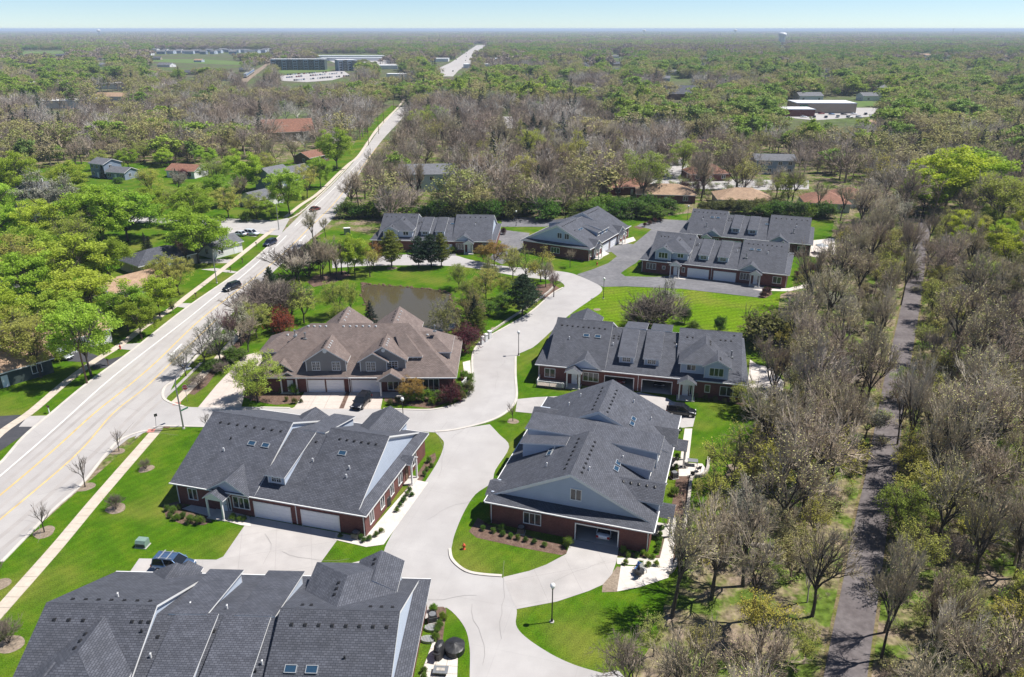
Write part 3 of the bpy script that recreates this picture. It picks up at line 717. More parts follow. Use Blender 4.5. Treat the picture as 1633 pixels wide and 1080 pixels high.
def block(root, x0, x1, lt, rt, inset=1.75, inset_r=1.0):
    """one gabled wing; ends are 'dutch' (gable above a skirt roof), 'flush' or 'inner' (rises above the lower middle roof)"""
    r = MB()
    IN = {1: inset, -1: inset_r}
    def edge(t, x, sg):
        inset = IN[sg]
        if t == 'dutch': return [(x + sg * (-.5), -.5), (x + sg * (inset - .3), -.5 + (inset + .2) * SP / SL), (x + sg * (inset - .3), YR)]
        if t == 'flush': return [(x - sg * .4, -.5), (x - sg * .4, YR)]
        return [(x - sg * .22, -.5), (x - sg * .22, YR)]
    L, Rt = edge(lt, x0, 1), edge(rt, x1, -1)
    fr = L[::-1][::-1] and ([*L] [::-1])           # ridge down to the eave on the left
    front = [(p[0], p[1], zmain(p[1])) for p in L[::-1]] + [(p[0], p[1], zmain(p[1])) for p in Rt]
    r.slab(front, .24, 0, 1)
    r.slab([(x, DEP - y, z) for x, y, z in front], .24, 0, 1)
    # ridge cap
    xa, xb = L[-1][0], Rt[-1][0]
    r.prism([(xa + .02, YR - .18, ZR - .07), (xa + .02, YR, ZR + .035), (xa + .02, YR + .18, ZR - .07)], (xb - xa - .04, 0, 0), 0)
    r.build('roof', [M['shingle'], M['white']], root)
    for t, x, sg in ((lt, x0, 1), (rt, x1, -1)):
        w = MB(); inset = IN[sg]
        if t == 'dutch':
            p = MB(); i2 = inset + .12; e = x - sg * .5
            yk = -.5 + (i2 + .5) * SP / SL; pts = [(e, -.5, ZE), (e, DEP + .5, ZE), (x + sg * i2, DEP - yk, ZE + SP * (i2 + .5)), (x + sg * i2, yk, ZE + SP * (i2 + .5))]
            p.slab([(q[0] + sg * .004, q[1], q[2] - .006) for q in pts], .22, 0, 1)
            p.build('skirt_roof', [M['shingle'], M['white']], root)
            xx, zb = x + sg * inset, ZE + SP * (inset + .5) - .15
        elif t == 'flush': xx, zb = x + sg * .01, 3.06
        else: xx, zb = x + sg * .02, 3.1
        ya = max(.02, yfront(zb + .25))
        pts = [(xx, ya, zb), (xx, DEP - ya, zb), (xx, DEP - ya, zmain(ya) - .25), (xx, YR, ZR - .25), (xx, ya, zmain(ya) - .25)]
        w.prism(pts, (sg * .16, 0, 0)).build('gable_wall', M['siding'], root)
        f = MB()     # frieze boards under the rakes
        for q in ((1,), (-1,)):
            yy = lambda v: v if q[0] == 1 else DEP - v
            f.prism([(xx - sg * .004, yy(ya), zmain(ya) - .25), (xx - sg * .004, YR, ZR - .25), (xx - sg * .004, YR, ZR - .55), (xx - sg * .004, yy(ya + .55), zmain(ya + .55) - .55 - (.0))], (-sg * .04, 0, 0))
        f.build('frieze', M['white'], root)

def middle(root, x0, x1):
    r = MB()
    fr = [(x0 + .03, -.497, ZE - .003), (x1 - .03, -.497, ZE - .003), (x1 - .03, YR, ZM), (x0 + .03, YR, ZM)]
    r.slab(fr, .22, 0, 1); r.slab([(x, DEP - y, z) for x, y, z in fr], .22, 0, 1)
    r.prism([(x0 + .3, YR - .18, ZM - .05), (x0 + .3, YR, ZM + .035), (x0 + .3, YR + .18, ZM - .05)], (x1 - x0 - .6, 0, 0), 0)
    r.build('roof', [M['shingle'], M['white']], root)

def dormer(root, x0, x1, yw=1.7, h=1.25, back=False, win=True):
    """shed dormer: window wall, cheeks and a flatter roof up to the middle ridge"""
    Y = (lambda y: DEP - y) if back else (lambda y: y)
    zt = zmid(yw) + h
    def flip(pts): return [(x, Y(y), z) for x, y, z in pts]
    w = MB()
    w.prism(flip([(x0, yw, zmid(yw) - .1), (x1, yw, zmid(yw) - .1), (x1, yw, zt), (x0, yw, zt)]), (0, .15 if not back else -.15, 0))
    s = (ZM + .12 - zt) / (YR - yw)
    for x, o in ((x0, .12), (x1 - .12, .12)):
        w.prism(flip([(x, yw + .15, zmid(yw + .15) - .1), (x, YR - .3, zmid(YR - .3) - .1), (x, YR - .3, zt + s * (YR - .3 - yw) - .12), (x, yw + .15, zt - .02)]), (o, 0, 0))
    dm = w.build('dormer', M['siding'], root)
    r = MB(); zo = zt - s * .4
    r.slab(flip([(x0 - .25, yw - .4, zo + .12), (x1 + .25, yw - .4, zo + .12), (x1 + .25, YR + .1, ZM + .14), (x0 - .25, YR + .1, ZM + .14)]), .16, 0, 1)
    r.build('dormer_roof', [M['shingle'], M['white']], dm)
    if win:
        xm = (x0 + x1) / 2; wd = min(.62, (x1 - x0) / 2 - .35)
        window(dm, xm - wd, xm + wd, zmid(yw) + .28, zt - .22, 2, Y(yw), rows=2, single=True, sgn=-1 if not back else 1)
        for x in (x0 - .02, x1 - .1): MB().box(x, x + .12, *sorted((Y(yw) , Y(yw) + (.05 if back else -.05))), zmid(yw), zt).build('corner_trim', M['white'], dm)

def two_storey(root, x0, x1, gl, front_y=.3, back=False):
    """hipped upper storey on the front slope with a smaller gable over its gl side ('l' or 'r')"""
    Y = (lambda y: DEP - y) if back else (lambda y: y)
    fl = lambda pts: [(x, Y(y), z) for x, y, z in pts]
    ze = 5.75; hw = (x1 - x0) / 2; xm = (x0 + x1) / 2; zr = ze + SL * hw
    a, b, yw = x0 + .4, x1 - .4, front_y + .4
    w = MB()
    w.prism(fl([(a, yw, 3.3), (b, yw, 3.3), (b, yw, ze - .1), (a, yw, ze - .1)]), (0, .15 if not back else -.15, 0))
    for x in (a, b - .15):
        w.prism(fl([(x, yw + .15, 3.2), (x, 5.2, zmain(5.2) - .3), (x, 5.2, ze - .1), (x, yw + .15, ze - .1)]), (.15, 0, 0))
    up = w.build('upper_storey', M['siding'], root)
    r = MB(); yb = yfront
    r.slab(fl([(x0, front_y, ze), (x1, front_y, ze), (xm, front_y + hw, zr)]), .2, 0, 1)
    r.slab(fl([(x0, front_y, ze), (xm, front_y + hw, zr), (xm, yb(zr) + .2, zr), (x0, yb(ze) + .2, ze)]), .2, 0, 1)
    r.slab(fl([(x1, front_y, ze), (xm, front_y + hw, zr), (xm, yb(zr) + .2, zr), (x1, yb(ze) + .2, ze)]), .2, 0, 1)
    r.build('upper_roof', [M['shingle'], M['white']], up)
    gw = 4.5
    g0, g1 = (x0 - .1, x0 + gw) if gl == 'l' else (x1 - gw, x1 + .1)
    gm = (g0 + g1) / 2; s = .56; zp = ze - .02 + s * gw / 2; gy = front_y - .55
    g = MB()
    g.slab(fl([(g0, gy, ze - .02), (gm, gy, zp), (gm, 4.2, zp), (g0, 4.2, ze - .02)]), .18, 0, 1)
    g.slab(fl([(gm, gy, zp), (g1, gy, ze - .02), (g1, 4.2, ze - .02), (gm, 4.2, zp)]), .18, 0, 1)
    g.build('gable_roof', [M['shingle'], M['white']], up)
    wl = MB(); wy = gy + .35
    wl.prism(fl([(g0 + .4, wy, 3.4), (g1 - .4, wy, 3.4), (g1 - .4, wy, ze - .0), (gm, wy, zp - .22), (g0 + .4, wy, ze - .0)]), (0, .45 if not back else -.45, 0))
    wl.build('gable_wall', M['siding'], up)
    sg = -1 if not back else 1
    window(up, gm - 1.05, gm + 1.05, 4.15, 5.45, 3, Y(wy), single=True, sgn=sg)
    om = (g1 + b) / 2 if gl == 'l' else (a + g0) / 2
    window(up, om - .65, om + .65, 4.5, 5.4, 2, Y(yw), single=True, sgn=sg)
    for x, yy in ((a - .02, yw), (b - .1, yw), (g0 + .38, wy), (g1 - .5, wy)): MB().box(x, x + .12, *sorted((Y(yy), Y(yy) + sg * .05)), 3.5, ze - .1).build('corner_trim', M['white'], up)
    for k in range(3):
        put(vents()['black'], 'roof_vent', (xm + .75, Y(front_y + hw + .7 + k * .8), zr - .75 * SL), root, (0, math.atan(SL), 0))
    for k in range(2):
        put(vents()['black'], 'roof_vent', (gm + .45, Y(.8 + k * .7), zp - .45 * s), root, (0, math.atan(s), 0))

def entry(root, x0, x1, pside, px, win=True, s=.62):
    """gabled window bay with a smaller white-posted porch gable standing out in front of it"""
    xm = (x0 + x1) / 2
    crossgable(root, x0, x1, -.72, 3.34, s, yfront, .1, 'bay_roof')
    zp = 3.34 + s * (x1 - x0) / 2
    MB().prism([(x0 + .35, -.36, 3.12), (x1 - .35, -.36, 3.12), (x1 - .35, -.36, 3.36), (xm, -.36, zp - .2), (x0 + .35, -.36, 3.36)], (0, .35, 0)).build('bay_gable', M['siding'], root)
    p0, p1 = px - 1.15, px + 1.15
    crossgable(root, p0 - .3, p1 + .3, -1.9, 3.0, .62, lambda z: -.3, 0, 'porch_roof', th=.14)
    g = MB(); g.prism([(p0, -1.72, 2.75), (p1, -1.72, 2.75), (p1, -1.72, 3.05), (px, -1.72, 3.0 + .62 * 1.3), (p0, -1.72, 3.05)], (0, .12, 0)); g.build('porch_gable', M['white'], root)
    for x in (p0 + .02, p1 - .22): MB().box(x, x + .2, -1.76, -1.56, .17, 2.74).build('porch_post', M['white'], root)
    MB().box(p0 - .1, p1 + .1, -1.9, -.001, 0, .17).build('porch_step', M['concrete'], root)
    entry_door(root, px)
    if win:
        a, b = (px + 1.5, x1 - .6) if pside == 'l' else (x0 + .6, px - 1.5)
        if b - a < 1.4: a, b = (px + 1.45, px + 3.35) if pside == 'l' else (px - 3.35, px - 1.45)
        window(root, a, b, 1.0, 2.5, 3)

def walls(root, W, gar, open_=()):
    """brick ground floor; garage openings are left through the front wall"""
    w = MB(); H = 3.08; t = .28
    xs = [0.0]; 
    for g in gar: xs += [g[0], g[1]]
    xs.append(W)
    for k in range(0, len(xs), 2): w.box(xs[k], xs[k + 1], 0, t, 0, H)
    for g in gar: w.box(g[0], g[1], 0, t, 2.25, H)
    w.box(0, W, DEP - t, DEP, 0, H); w.box(0, t, t, DEP - t, 0, H); w.box(W - t, W, t, DEP - t, 0, H)
    w.build('brick_wall', M['brick'], root)
    for k, g in enumerate(gar):
        if k not in open_: garage_door(root, *g)
        else:
            i = MB(); i.box(g[0] - .5, g[0] - .4, t + .01, 6.8, 0, 2.9); i.box(g[1] + .4, g[1] + .5, t + .01, 6.8, 0, 2.9); i.box(g[0] - .4, g[1] + .4, 6.7, 6.8, 0, 2.9); i.box(g[0] - .5, g[1] + .5, t + .01, 6.8, 2.9, 3.0)
            i.build('garage_interior', M['dark_int'], root)
            MB().box(g[0] - .4, g[1] + .4, .02, 6.7, .005, .06).build('garage_floor', M['concrete'], root)
            f = MB(); f.box(g[0] - .12, g[0], -.09, -.002, 0, 2.37); f.box(g[1], g[1] + .12, -.09, -.002, 0, 2.37); f.box(g[0], g[1], -.09, -.002, 2.25, 2.37)
            f.build('garage_door_frame', M['white'], root)
    # gutters and downspouts
    g = MB(); g.box(-.45, W + .45, -.62, -.505, 3.2, 3.33); g.build('gutter', M['white'], root)
    g = MB(); g.box(-.45, W + .45, DEP + .505, DEP + .62, 3.2, 3.33); g.build('gutter', M['white'], root)
    for x in ([(gar[0][1] + gar[1][0]) / 2] if len(gar) > 1 else []) + [.12, W - .2]:
        MB().box(x, x + .09, -.1, -.003, .1, 3.06).build('downspout', M['white'], root)

def duplex(label, O, ang, W=34.2, inl=1.75, xa=11.2, xb=23.1, lt='dutch', rt='dutch', gar=((11.4, 16.3), (17.6, 22.6)), dormers=((13.5, 15.75), (17.95, 20.3)), back_dormers=(), open_=(), group='brick duplexes with dark roofs'):
    root = empty('duplex_house', (O[0], O[1], 0), R(ang), label, 'house', None)
    walls(root, W, gar, open_)
    block(root, 0, xa, lt, 'inner', inl); block(root, xb, W, 'inner', rt); middle(root, xa, xb)
    for d in dormers: dormer(root, *d)
    for d in back_dormers: dormer(root, *d, back=True)
    return root

def mainroof_bits(root, vs=(), pipes=(), skies=(), back=False, mid=False):
    zf = zmid if mid else zmain; s = SM if mid else SL
    rx = math.atan(s)
    for x, y in vs: put(vents()['black'], 'roof_vent', (x, y, zf(y) - .01), root, (rx if y < YR else -rx, 0, 0))
    for k, x, y in pipes: put(pipe_mesh(k), 'vent_pipe', (x, y, zf(y)), root)
    for x, y in skies: skylight(root, x, y, zf(y) + .03, (rx if y < YR else -rx, 0, 0))
def lin(a, b, n): return [a + (b - a) * k / (n - 1) for k in range(n)]

# --- house between the two driveways at left centre: seen from its garage front, right gable in the sun
h = duplex('charcoal-roofed brick duplex with two closed garage doors and one dormer, beside the empty sidewalk lawn', (-42.46, 80.82), -15.24, 26.0, 1.75, 11.4, 17.3, 'flush', 'dutch', ((11.15, 16.05), (17.65, 22.55)), ((12.4, 14.7),), ((13.2, 16.0),))
mainroof_bits(h, [(x, 8.2) for x in lin(1.6, 10.6, 8)] + [(x, 8.3) for x in lin(19.0, 24.0, 6)], (('white', 4.4, 4.5), ('black', 4.4, 6.2), ('white', 22.0, 4.7), ('white', 22.1, 3.6)), ((7.6, 6.0), (9.6, 6.0), (20.2, 6.5)))
mainroof_bits(h, [(12.2, 7.4), (12.7, 7.4), (14.3, 8.2), (15.6, 8.2)], (('white', 12.0, 5.0), ('white', 16.6, 5.4)), (), mid=True)
entry(h, 5.0, 11.0, 'l', 6.7, True)
window(h, 1.75, 2.95, 1.05, 2.55, 2)
for a, b in ((1.2, 2.2), (4.3, 5.3), (7.2, 8.2), (9.8, 10.9), (14.6, 15.8)): window(h, a, b, .9, 2.5, 2, 26.0, axis='x', sgn=1)
# side porch on the sunny end wall
pr = MB(); pr.slab([(25.6, 11.4, 3.25), (27.3, 11.4, 3.25), (27.3, 12.5, 3.95), (25.6, 12.5, 3.95)], .15, 0, 1); pr.slab([(25.6, 13.6, 3.25), (27.3, 13.6, 3.25), (27.3, 12.5, 3.95), (25.6, 12.5, 3.95)], .15, 0, 1)
pr.build('porch_roof', [M['shingle'], M['white']], h)
for y in (11.6, 13.3): MB().box(27.0, 27.2, y, y + .2, .1, 3.2).build('porch_post', M['white'], h)
MB().box(26.01, 27.3, 11.4, 13.6, 0, .14).build('porch_step', M['concrete'], h)
dd = MB().box(26.005, 26.08, 12.1, 13.0, .15, 2.25).build('door', M['wood'], h); MB().box(26.08, 26.14, 12.2, 12.26, 1.1, 1.2).build('handle', M['steel'], dd)
# back wings
crossgable(h, 17.6, 23.4, 2, 4.9, .55, lambda z: 9, 0, "back_roof")
h.children[-1].location = (0, 0, 0)
bk = [c for c in h.children if c.name.startswith('back_roof')][-1]; bk.scale = (1, -1, 1); bk.location = (0, DEP + 3.2, 0)
MB().box(18.0, 23.0, DEP - 5, DEP + .8, 3.1, 4.75).build('back_wing_wall', M['siding'], h)
crossgable(h, 7.6, 12.2, 2, 4.6, .6, lambda z: 9, 0, "back_roof")
bk = [c for c in h.children if c.name.startswith('back_roof')][-1]; bk.scale = (1, -1, 1); bk.location = (0, DEP + 1.0, 0)
MB().box(8.0, 11.8, DEP - 4, DEP - 1.4, 3.1, 4.5).build('back_wing_wall', M['siding'], h)

ZM = 6.8; SM = (ZM - ZE) / (YR + .5)
# --- the long house at the centre, gable end with an open garage towards us
Lx = 28.3
h = empty('duplex_house', (15.69, 70.88, 0), R(72.38), 'charcoal-roofed brick duplex with open garage and blue gable end facing us, white car inside', 'house')
w = MB(); t = .28; H = 3.08; g0, g1 = 3.6, 8.55
w.box(0, Lx, 0, t, 0, H); w.box(0, Lx, DEP - t, DEP, 0, H); w.box(Lx - t, Lx, t, DEP - t, 0, H)
w.box(0, t, t, g0, 0, H); w.box(0, t, g1, DEP - t, 0, H); w.box(0, t, g0, g1, 2.25, H)
w.build('brick_wall', M['brick'], h)
i = MB(); i.box(t + .01, 6.8, g0 - .5, g0 - .4, 0, 2.9); i.box(t + .01, 6.8, g1 + .4, g1 + .5, 0, 2.9); i.box(6.7, 6.8, g0 - .4, g1 + .4, 0, 2.9); i.box(t + .01, 6.8, g0 - .5, g1 + .5, 2.9, 3.0)
i.build('garage_interior', M['dark_int'], h); MB().box(.02, 6.7, g0 - .4, g1 + .4, .005, .06).build('garage_floor', M['concrete'], h)
f = MB(); f.box(-.09, -.002, g0 - .14, g0, 0, 2.39); f.box(-.09, -.002, g1, g1 + .14, 0, 2.39); f.box(-.09, -.002, g0, g1, 2.25, 2.39); f.build('garage_door_frame', M['white'], h)
block(h, 0, 11.4, 'dutch', 'inner', 1.15); block(h, 17.3, Lx, 'inner', 'dutch'); middle(h, 11.4, 17.3)
g = MB(); g.box(-.62, -.505, -.45, DEP + .45, 3.2, 3.33); g.build('gutter', M['white'], h)
g = MB(); g.box(-.45, Lx + .45, -.62, -.505, 3.2, 3.33); g.box(-.45, Lx + .45, DEP + .505, DEP + .62, 3.2, 3.33); g.build('gutter', M['white'], h)
for y in (.1, DEP - .25): MB().box(-.1, -.003, y, y + .09, .1, 3.06).build('downspout', M['white'], h)
# dormers both sides of the middle and on the wings
for (a, b, bkk) in ((12.3, 16.6, False), (12.3, 16.6, True), (8.6, 10.9, False), (9.2, 11.0, True)):
    if a > 11: dormer(h, a, b, 1.0 if not bkk else 1.2, 2.3 if not bkk else 2.9, bkk)
    else:
        Y = (lambda y: DEP - y) if bkk else (lambda y: y); yw = 1.4; zt = zmain(yw) + (2.1 if bkk else 1.5)
        zf_ = lambda y: zmain(y)
        s_ = .12; ye = yw + (zt - zmain(yw)) / (SL - s_)
        d = MB(); d.prism([(a, Y(yw), zmain(yw) - .1), (b, Y(yw), zmain(yw) - .1), (b, Y(yw), zt), (a, Y(yw), zt)], (0, -.15 if bkk else .15, 0))
        for x in (a, b - .12): d.prism([(x, Y(yw + .15), zmain(yw + .15) - .1), (x, Y(ye), zmain(ye) - .1), (x, Y(yw + .15), zt - .05)], (.12, 0, 0))
        dm = d.build('dormer', M['siding'], h)
        r = MB(); r.slab([(a - .25, Y(yw - .4), zt - .4 * s_ + .1), (b + .25, Y(yw - .4), zt - .4 * s_ + .1), (b + .25, Y(ye), zmain(ye) + .08), (a - .25, Y(ye), zmain(ye) + .08)], .16, 0, 1); r.build('dormer_roof', [M['shingle'], M['white']], dm)
        window(dm, (a + b) / 2 - .6, (a + b) / 2 + .6, zmain(yw) + .35, zt - .2, 2, Y(yw), single=True, sgn=1 if bkk else -1)
# entry gables on the sunny long side
for (a, b) in ((3.4, 8.2), (19.4, 24.0)):
    xm = (a + b) / 2
    crossgable(h, a, b, -.9, 4.6 if a < 10 else 3.6, .55, yfront, .1, 'bay_roof')
    zb = (4.6 if a < 10 else 3.6)
    MB().box(a + .35, b - .35, -.5, 4.0, 3.1, zb - .05).build('bay_wall', M['siding'], h)
    MB().prism([(a + .35, -.5, zb - .05), (b - .35, -.5, zb - .05), (xm, -.5, zb + .55 * (b - a) / 2 - .25)], (0, .3, 0)).build('bay_gable', M['siding'], h)
    if a < 10:
        for k in range(5): put(vents()['black'], 'roof_vent', (xm - .55, .3 + k * .95, zb + .55 * ((b - a) / 2 - .55)), h, (0, -math.atan(.55), 0))
    px = a + 1.4
    crossgable(h, px - 1.5, px + 1.5, -2.3, 3.0, .55, lambda z: -.3, 0, 'porch_roof', th=.14)
    for x in (px - 1.2, px + 1.0): MB().box(x, x + .2, -2.1, -1.9, .15, 2.85).build('porch_post', M['white'], h)
    MB().box(px - 1.3, px + 1.3, -2.3, -.01, 0, .15).build('porch_step', M['concrete'], h)
    entry_door(h, px, side=False)
    window(h, px + 1.6, px + 3.0, .9, 2.5, 2)
# hipped left bays
for (a, b, ze_) in ((.9, 4.6, 3.34), (18.8, 24.2, 3.9)):
    n0 = len(h.children)
    crossgable(h, a, b, -.9 if a < 10 else -.6, ze_, .5, yfront, .1, 'back_roof'); bk = [c for c in h.children if c.name.startswith('back_roof')][-1]
    bk.scale = (1, -1, 1); bk.location = (0, DEP, 0)
    MB().box(a + .4, b - .4, DEP - 3, DEP + .25, 3.09, ze_ + .3).build('back_bay_wall', M['siding'], h)
window(h, 12.9, 14.95, 1.05, 2.5, 3, 0.0, axis='x', sgn=-1)
window(h, 8.35, 9.55, 4.75, 6.15, 2, 1.146, axis='x', sgn=-1)
for k in range(8): put(vents()['black'], 'roof_vent', (2.4 + k * 1.05, 8.6, zmain(8.6)), h, (math.atan(SL), 0, 0))
for k in range(8): put(vents()['black'], 'roof_vent', (2.6 + k * 1.05, DEP - 8.6, zmain(8.6)), h, (-math.atan(SL), 0, 0))
for k in range(7): put(vents()['black'], 'roof_vent', (18.2 + k * 1.15, 8.6, zmain(8.6)), h, (math.atan(SL), 0, 0))
for k in range(7): put(vents()['black'], 'roof_vent', (18.4 + k * 1.15, DEP - 8.6, zmain(8.6)), h, (-math.atan(SL), 0, 0))
mainroof_bits(h, [], (('white', 3.6, 8.0), ('white', 9.7, 5.0), ('white', 22.6, 3.2), ('white', 24.5, 6.0), ('white', 4.6, 13.5), ('white', 9.0, 13.6), ('grey', 9.6, 16.6), ('white', 22.5, 15.0), ('white', 24.6, 13.8)), ((6.9, 5.3), (8.3, 5.3), (18.8, 5.3), (20.2, 5.3), (7.9, 14.0), (9.0, 14.0)))
for o_ in [c for c in h.children if c.name.startswith('skylight')]: pass

ZM = 7.3; SM = (ZM - ZE) / (YR + .5)
# --- house beyond it, two open garages, upper storey at its right
h = duplex('charcoal-roofed brick duplex with two open dark garages and white-railed porch deck', (4.47, 116.94), -13.75, 34.0, 1.75, 11.2, 23.1, 'dutch', 'dutch', ((11.45, 16.2), (17.65, 22.45)), ((13.5, 15.9), (17.65, 20.1)), ((13.6, 17.0), (18.2, 21.4)), (0, 1))
mainroof_bits(h, [(x, 8.0) for x in lin(2.6, 10.2, 9)] + [(24.3, 7.8), (25.2, 7.8), (29.8, 7.8), (30.6, 7.8), (31.5, 7.8), (32.0, 9.0)], (('white', 4.4, 5.2), ('grey', 31.6, 4.6)), ((7.2, 6.2), (9.2, 6.2)))
mainroof_bits(h, [(11.9, 7.6), (12.7, 7.6), (11.9, 7.0), (12.7, 7.0), (22.3, 7.2)], (('white', 12.0, 5.4), ('black', 15.0, 6.2), ('black', 18.8, 6.4), ('white', 22.6, 6.4)), (), mid=True)
entry(h, 5.0, 10.9, 'l', 6.3)
two_storey(h, 23.2, 31.5, 'r')
window(h, 1.2, 2.9, 1.0, 2.5, 2); window(h, 27.8, 28.5, 1.2, 2.4, 1); window(h, 30.2, 33.2, .9, 2.4, 3)
crossgable(h, 23.3, 26.4, -1.9, 3.1, .6, lambda z: -.3, 0, 'porch_roof', th=.14)
MB().prism([(23.6, -1.72, 2.85), (26.1, -1.72, 2.85), (26.1, -1.72, 3.1), (24.85, -1.72, 3.85), (23.6, -1.72, 3.1)], (0, .12, 0)).build('porch_gable', M['white'], h)
for x in (23.65, 25.85): MB().box(x, x + .2, -1.76, -1.56, .17, 2.84).build('porch_post', M['white'], h)
MB().box(23.4, 26.3, -1.9, -.001, 0, .17).build('porch_step', M['concrete'], h); entry_door(h, 24.7)
crossgable(h, 2.0, 8.4, -.6, 4.6, .5, yfront, .1, 'back_roof'); bk = [c for c in h.children if c.name.startswith('back_roof')][-1]; bk.scale = (1, -1, 1); bk.location = (0, DEP + 1.5, 0)
MB().box(2.5, 7.9, DEP - 4, DEP + 1.5, 0, 4.5).build('back_wing_wall', M['siding'], h)
# porch deck with white rails
dk = MB()
for k in range(14): dk.box(.3 + .0, 5.0, -2.6 + k * .185, -2.6 + k * .185 + .165, .38, .44)
deck = dk.build('porch_deck', M['wood_pale'], h)
MB().box(.35, 4.95, -2.55, -.05, .02, .375).build('deck_skirt', M['dark_int'], deck)
rl = MB()
for (x0, y0, x1, y1) in ((.35, -2.55, 4.95, -2.55), (.35, -2.55, .35, -.1)):
    n = int(max(abs(x1 - x0), abs(y1 - y0)) / .2)
    for k in range(n + 1):
        x, y = x0 + (x1 - x0) * k / n, y0 + (y1 - y0) * k / n; r_ = .06 if k % 11 == 0 else .025
        rl.box(x - r_, x + r_, y - r_, y + r_, .45, 1.35 if k % 11 == 0 else 1.22)
rl.box(.35, 4.95, -2.60, -2.50, 1.222, 1.29); rl.box(.30, .40, -2.49, -.1, 1.222, 1.29)
rl.build('railing', M['white'], deck)

# --- far right pair
h = duplex('charcoal-roofed brick duplex with pale blue garage doors and upper storey, fronting the asphalt court', (32.17, 179.62), -21.84, dormers=((13.5, 15.7), (18.0, 20.35)))
mainroof_bits(h, [(x, 8.0) for x in (2.9, 3.8, 4.7, 10.2)] + [(x, 8.3) for x in lin(24.2, 31.8, 8)], (('grey', 24.3, 3.6), ('white', 29.0, 5.6), ('black', 29.1, 6.4)), ((25.2, 6.4), (26.8, 6.4)))
mainroof_bits(h, [(12.0, 7.5), (12.5, 7.5), (12.0, 7.0), (22.2, 7.6)], (('white', 12.6, 7.0), ('white', 21.9, 6.0)), (), mid=True)
two_storey(h, 2.9, 11.4, 'l'); entry(h, 23.1, 28.6, 'r', 27.2)
crossgable(h, 7.0, 9.9, -1.9, 3.1, .6, lambda z: -.3, 0, 'porch_roof', th=.14)
MB().prism([(7.3, -1.72, 2.85), (9.6, -1.72, 2.85), (9.6, -1.72, 3.1), (8.45, -1.72, 3.8), (7.3, -1.72, 3.1)], (0, .12, 0)).build('porch_gable', M['white'], h)
for x in (7.35, 9.35): MB().box(x, x + .2, -1.76, -1.56, .17, 2.84).build('porch_post', M['white'], h)
MB().box(7.1, 9.8, -1.9, -.001, 0, .17).build('porch_step', M['concrete'], h); entry_door(h, 8.4)
window(h, 1.3, 3.5, 1.1, 2.5, 3); window(h, 5.2, 5.8, 1.4, 2.1, 1); window(h, 10.0, 10.6, 1.2, 2.3, 1); window(h, 31.1, 32.9, .95, 2.45, 2)
h = duplex('charcoal-roofed brick duplex half hidden behind the one with pale blue garage doors', (47.21, 205.78), -21.4, dormers=((13.4, 15.5), (17.8, 20.1)))
mainroof_bits(h, [(x, 8.4) for x in lin(2.2, 10.6, 8)] + [(x, 8.4) for x in lin(24.4, 32.4, 7)], (('grey', 6.5, 2.9), ('white', 5.0, 5.2), ('black', 5.0, 6.3), ('grey', 29.4, 3.4), ('white', 29.9, 5.6), ('black', 29.9, 6.6)), ((7.4, 6.6), (9.0, 6.6)))
mainroof_bits(h, [(11.9, 7.8), (12.6, 7.8), (11.9, 7.0), (12.6, 7.0), (22.4, 7.8)], (), ((22.2, 6.6),), mid=True)
entry(h, 6.0, 11.0, 'l', 7.2); entry(h, 23.6, 28.6, 'r', 27.2); window(h, 31.0, 32.8, 1.0, 2.5, 2)
# --- beside the asphalt court, gable end towards us
h = duplex('charcoal-roofed brick duplex with twin windows in its blue gable end, right of the pond street', (19.83, 188.68), 60.62, 28.4, 1.0, 11.4, 17.3, 'dutch', 'dutch', ((8.9, 13.4), (14.7, 19.2)), ((9.2, 11.0), (12.2, 16.4)), ((12.2, 16.4),))
mainroof_bits(h, [(2.2 + k * 1.0, 8.7) for k in range(9)] + [(18.4 + k * .9, 8.7) for k in range(9)], (('black', 4.2, 6.0),), ((6.2, 5.6), (7.6, 5.6)))
entry(h, 2.6, 7.2, 'l', 3.9); entry(h, 19.2, 24.0, 'l', 20.6)
window(h, 6.2, 7.4, 4.85, 6.2, 2, .996, axis='x', sgn=-1); window(h, 8.3, 9.5, 4.85, 6.2, 2, .996, axis='x', sgn=-1); window(h, 8.4, 10.8, 1.0, 2.4, 3, 0, axis='x', sgn=-1); window(h, 1.0, 2.0, 1.0, 2.5, 1)
window(h, 25.2, 26.8, 1.0, 2.5, 2)
# --- behind the pond pines
h = duplex('charcoal-roofed brick duplex with blue upper gables behind the pines at the pond street', (-37.9, 198.5), -3.7, 33.2, 1.75, 11.2, 22.1, dormers=((13.2, 15.4), (17.2, 19.5)), gar=((11.4, 16.2), (17.0, 21.7)))
mainroof_bits(h, [(x, 8.3) for x in (2.6, 3.9, 5.2, 9.6, 10.4)] + [(x, 8.6) for x in lin(23.0, 30.2, 6)], (('white', 27.6, 5.6), ('black', 27.6, 6.3)), ())
mainroof_bits(h, [(11.8, 7.4), (12.4, 7.4), (11.8, 6.6)], (), ((21.1, 6.8),), mid=True)
two_storey(h, 2.9, 11.4, 'l'); entry(h, 22.3, 27.8, 'r', 26.4)
window(h, 30.0, 31.6, 1.0, 2.5, 2)
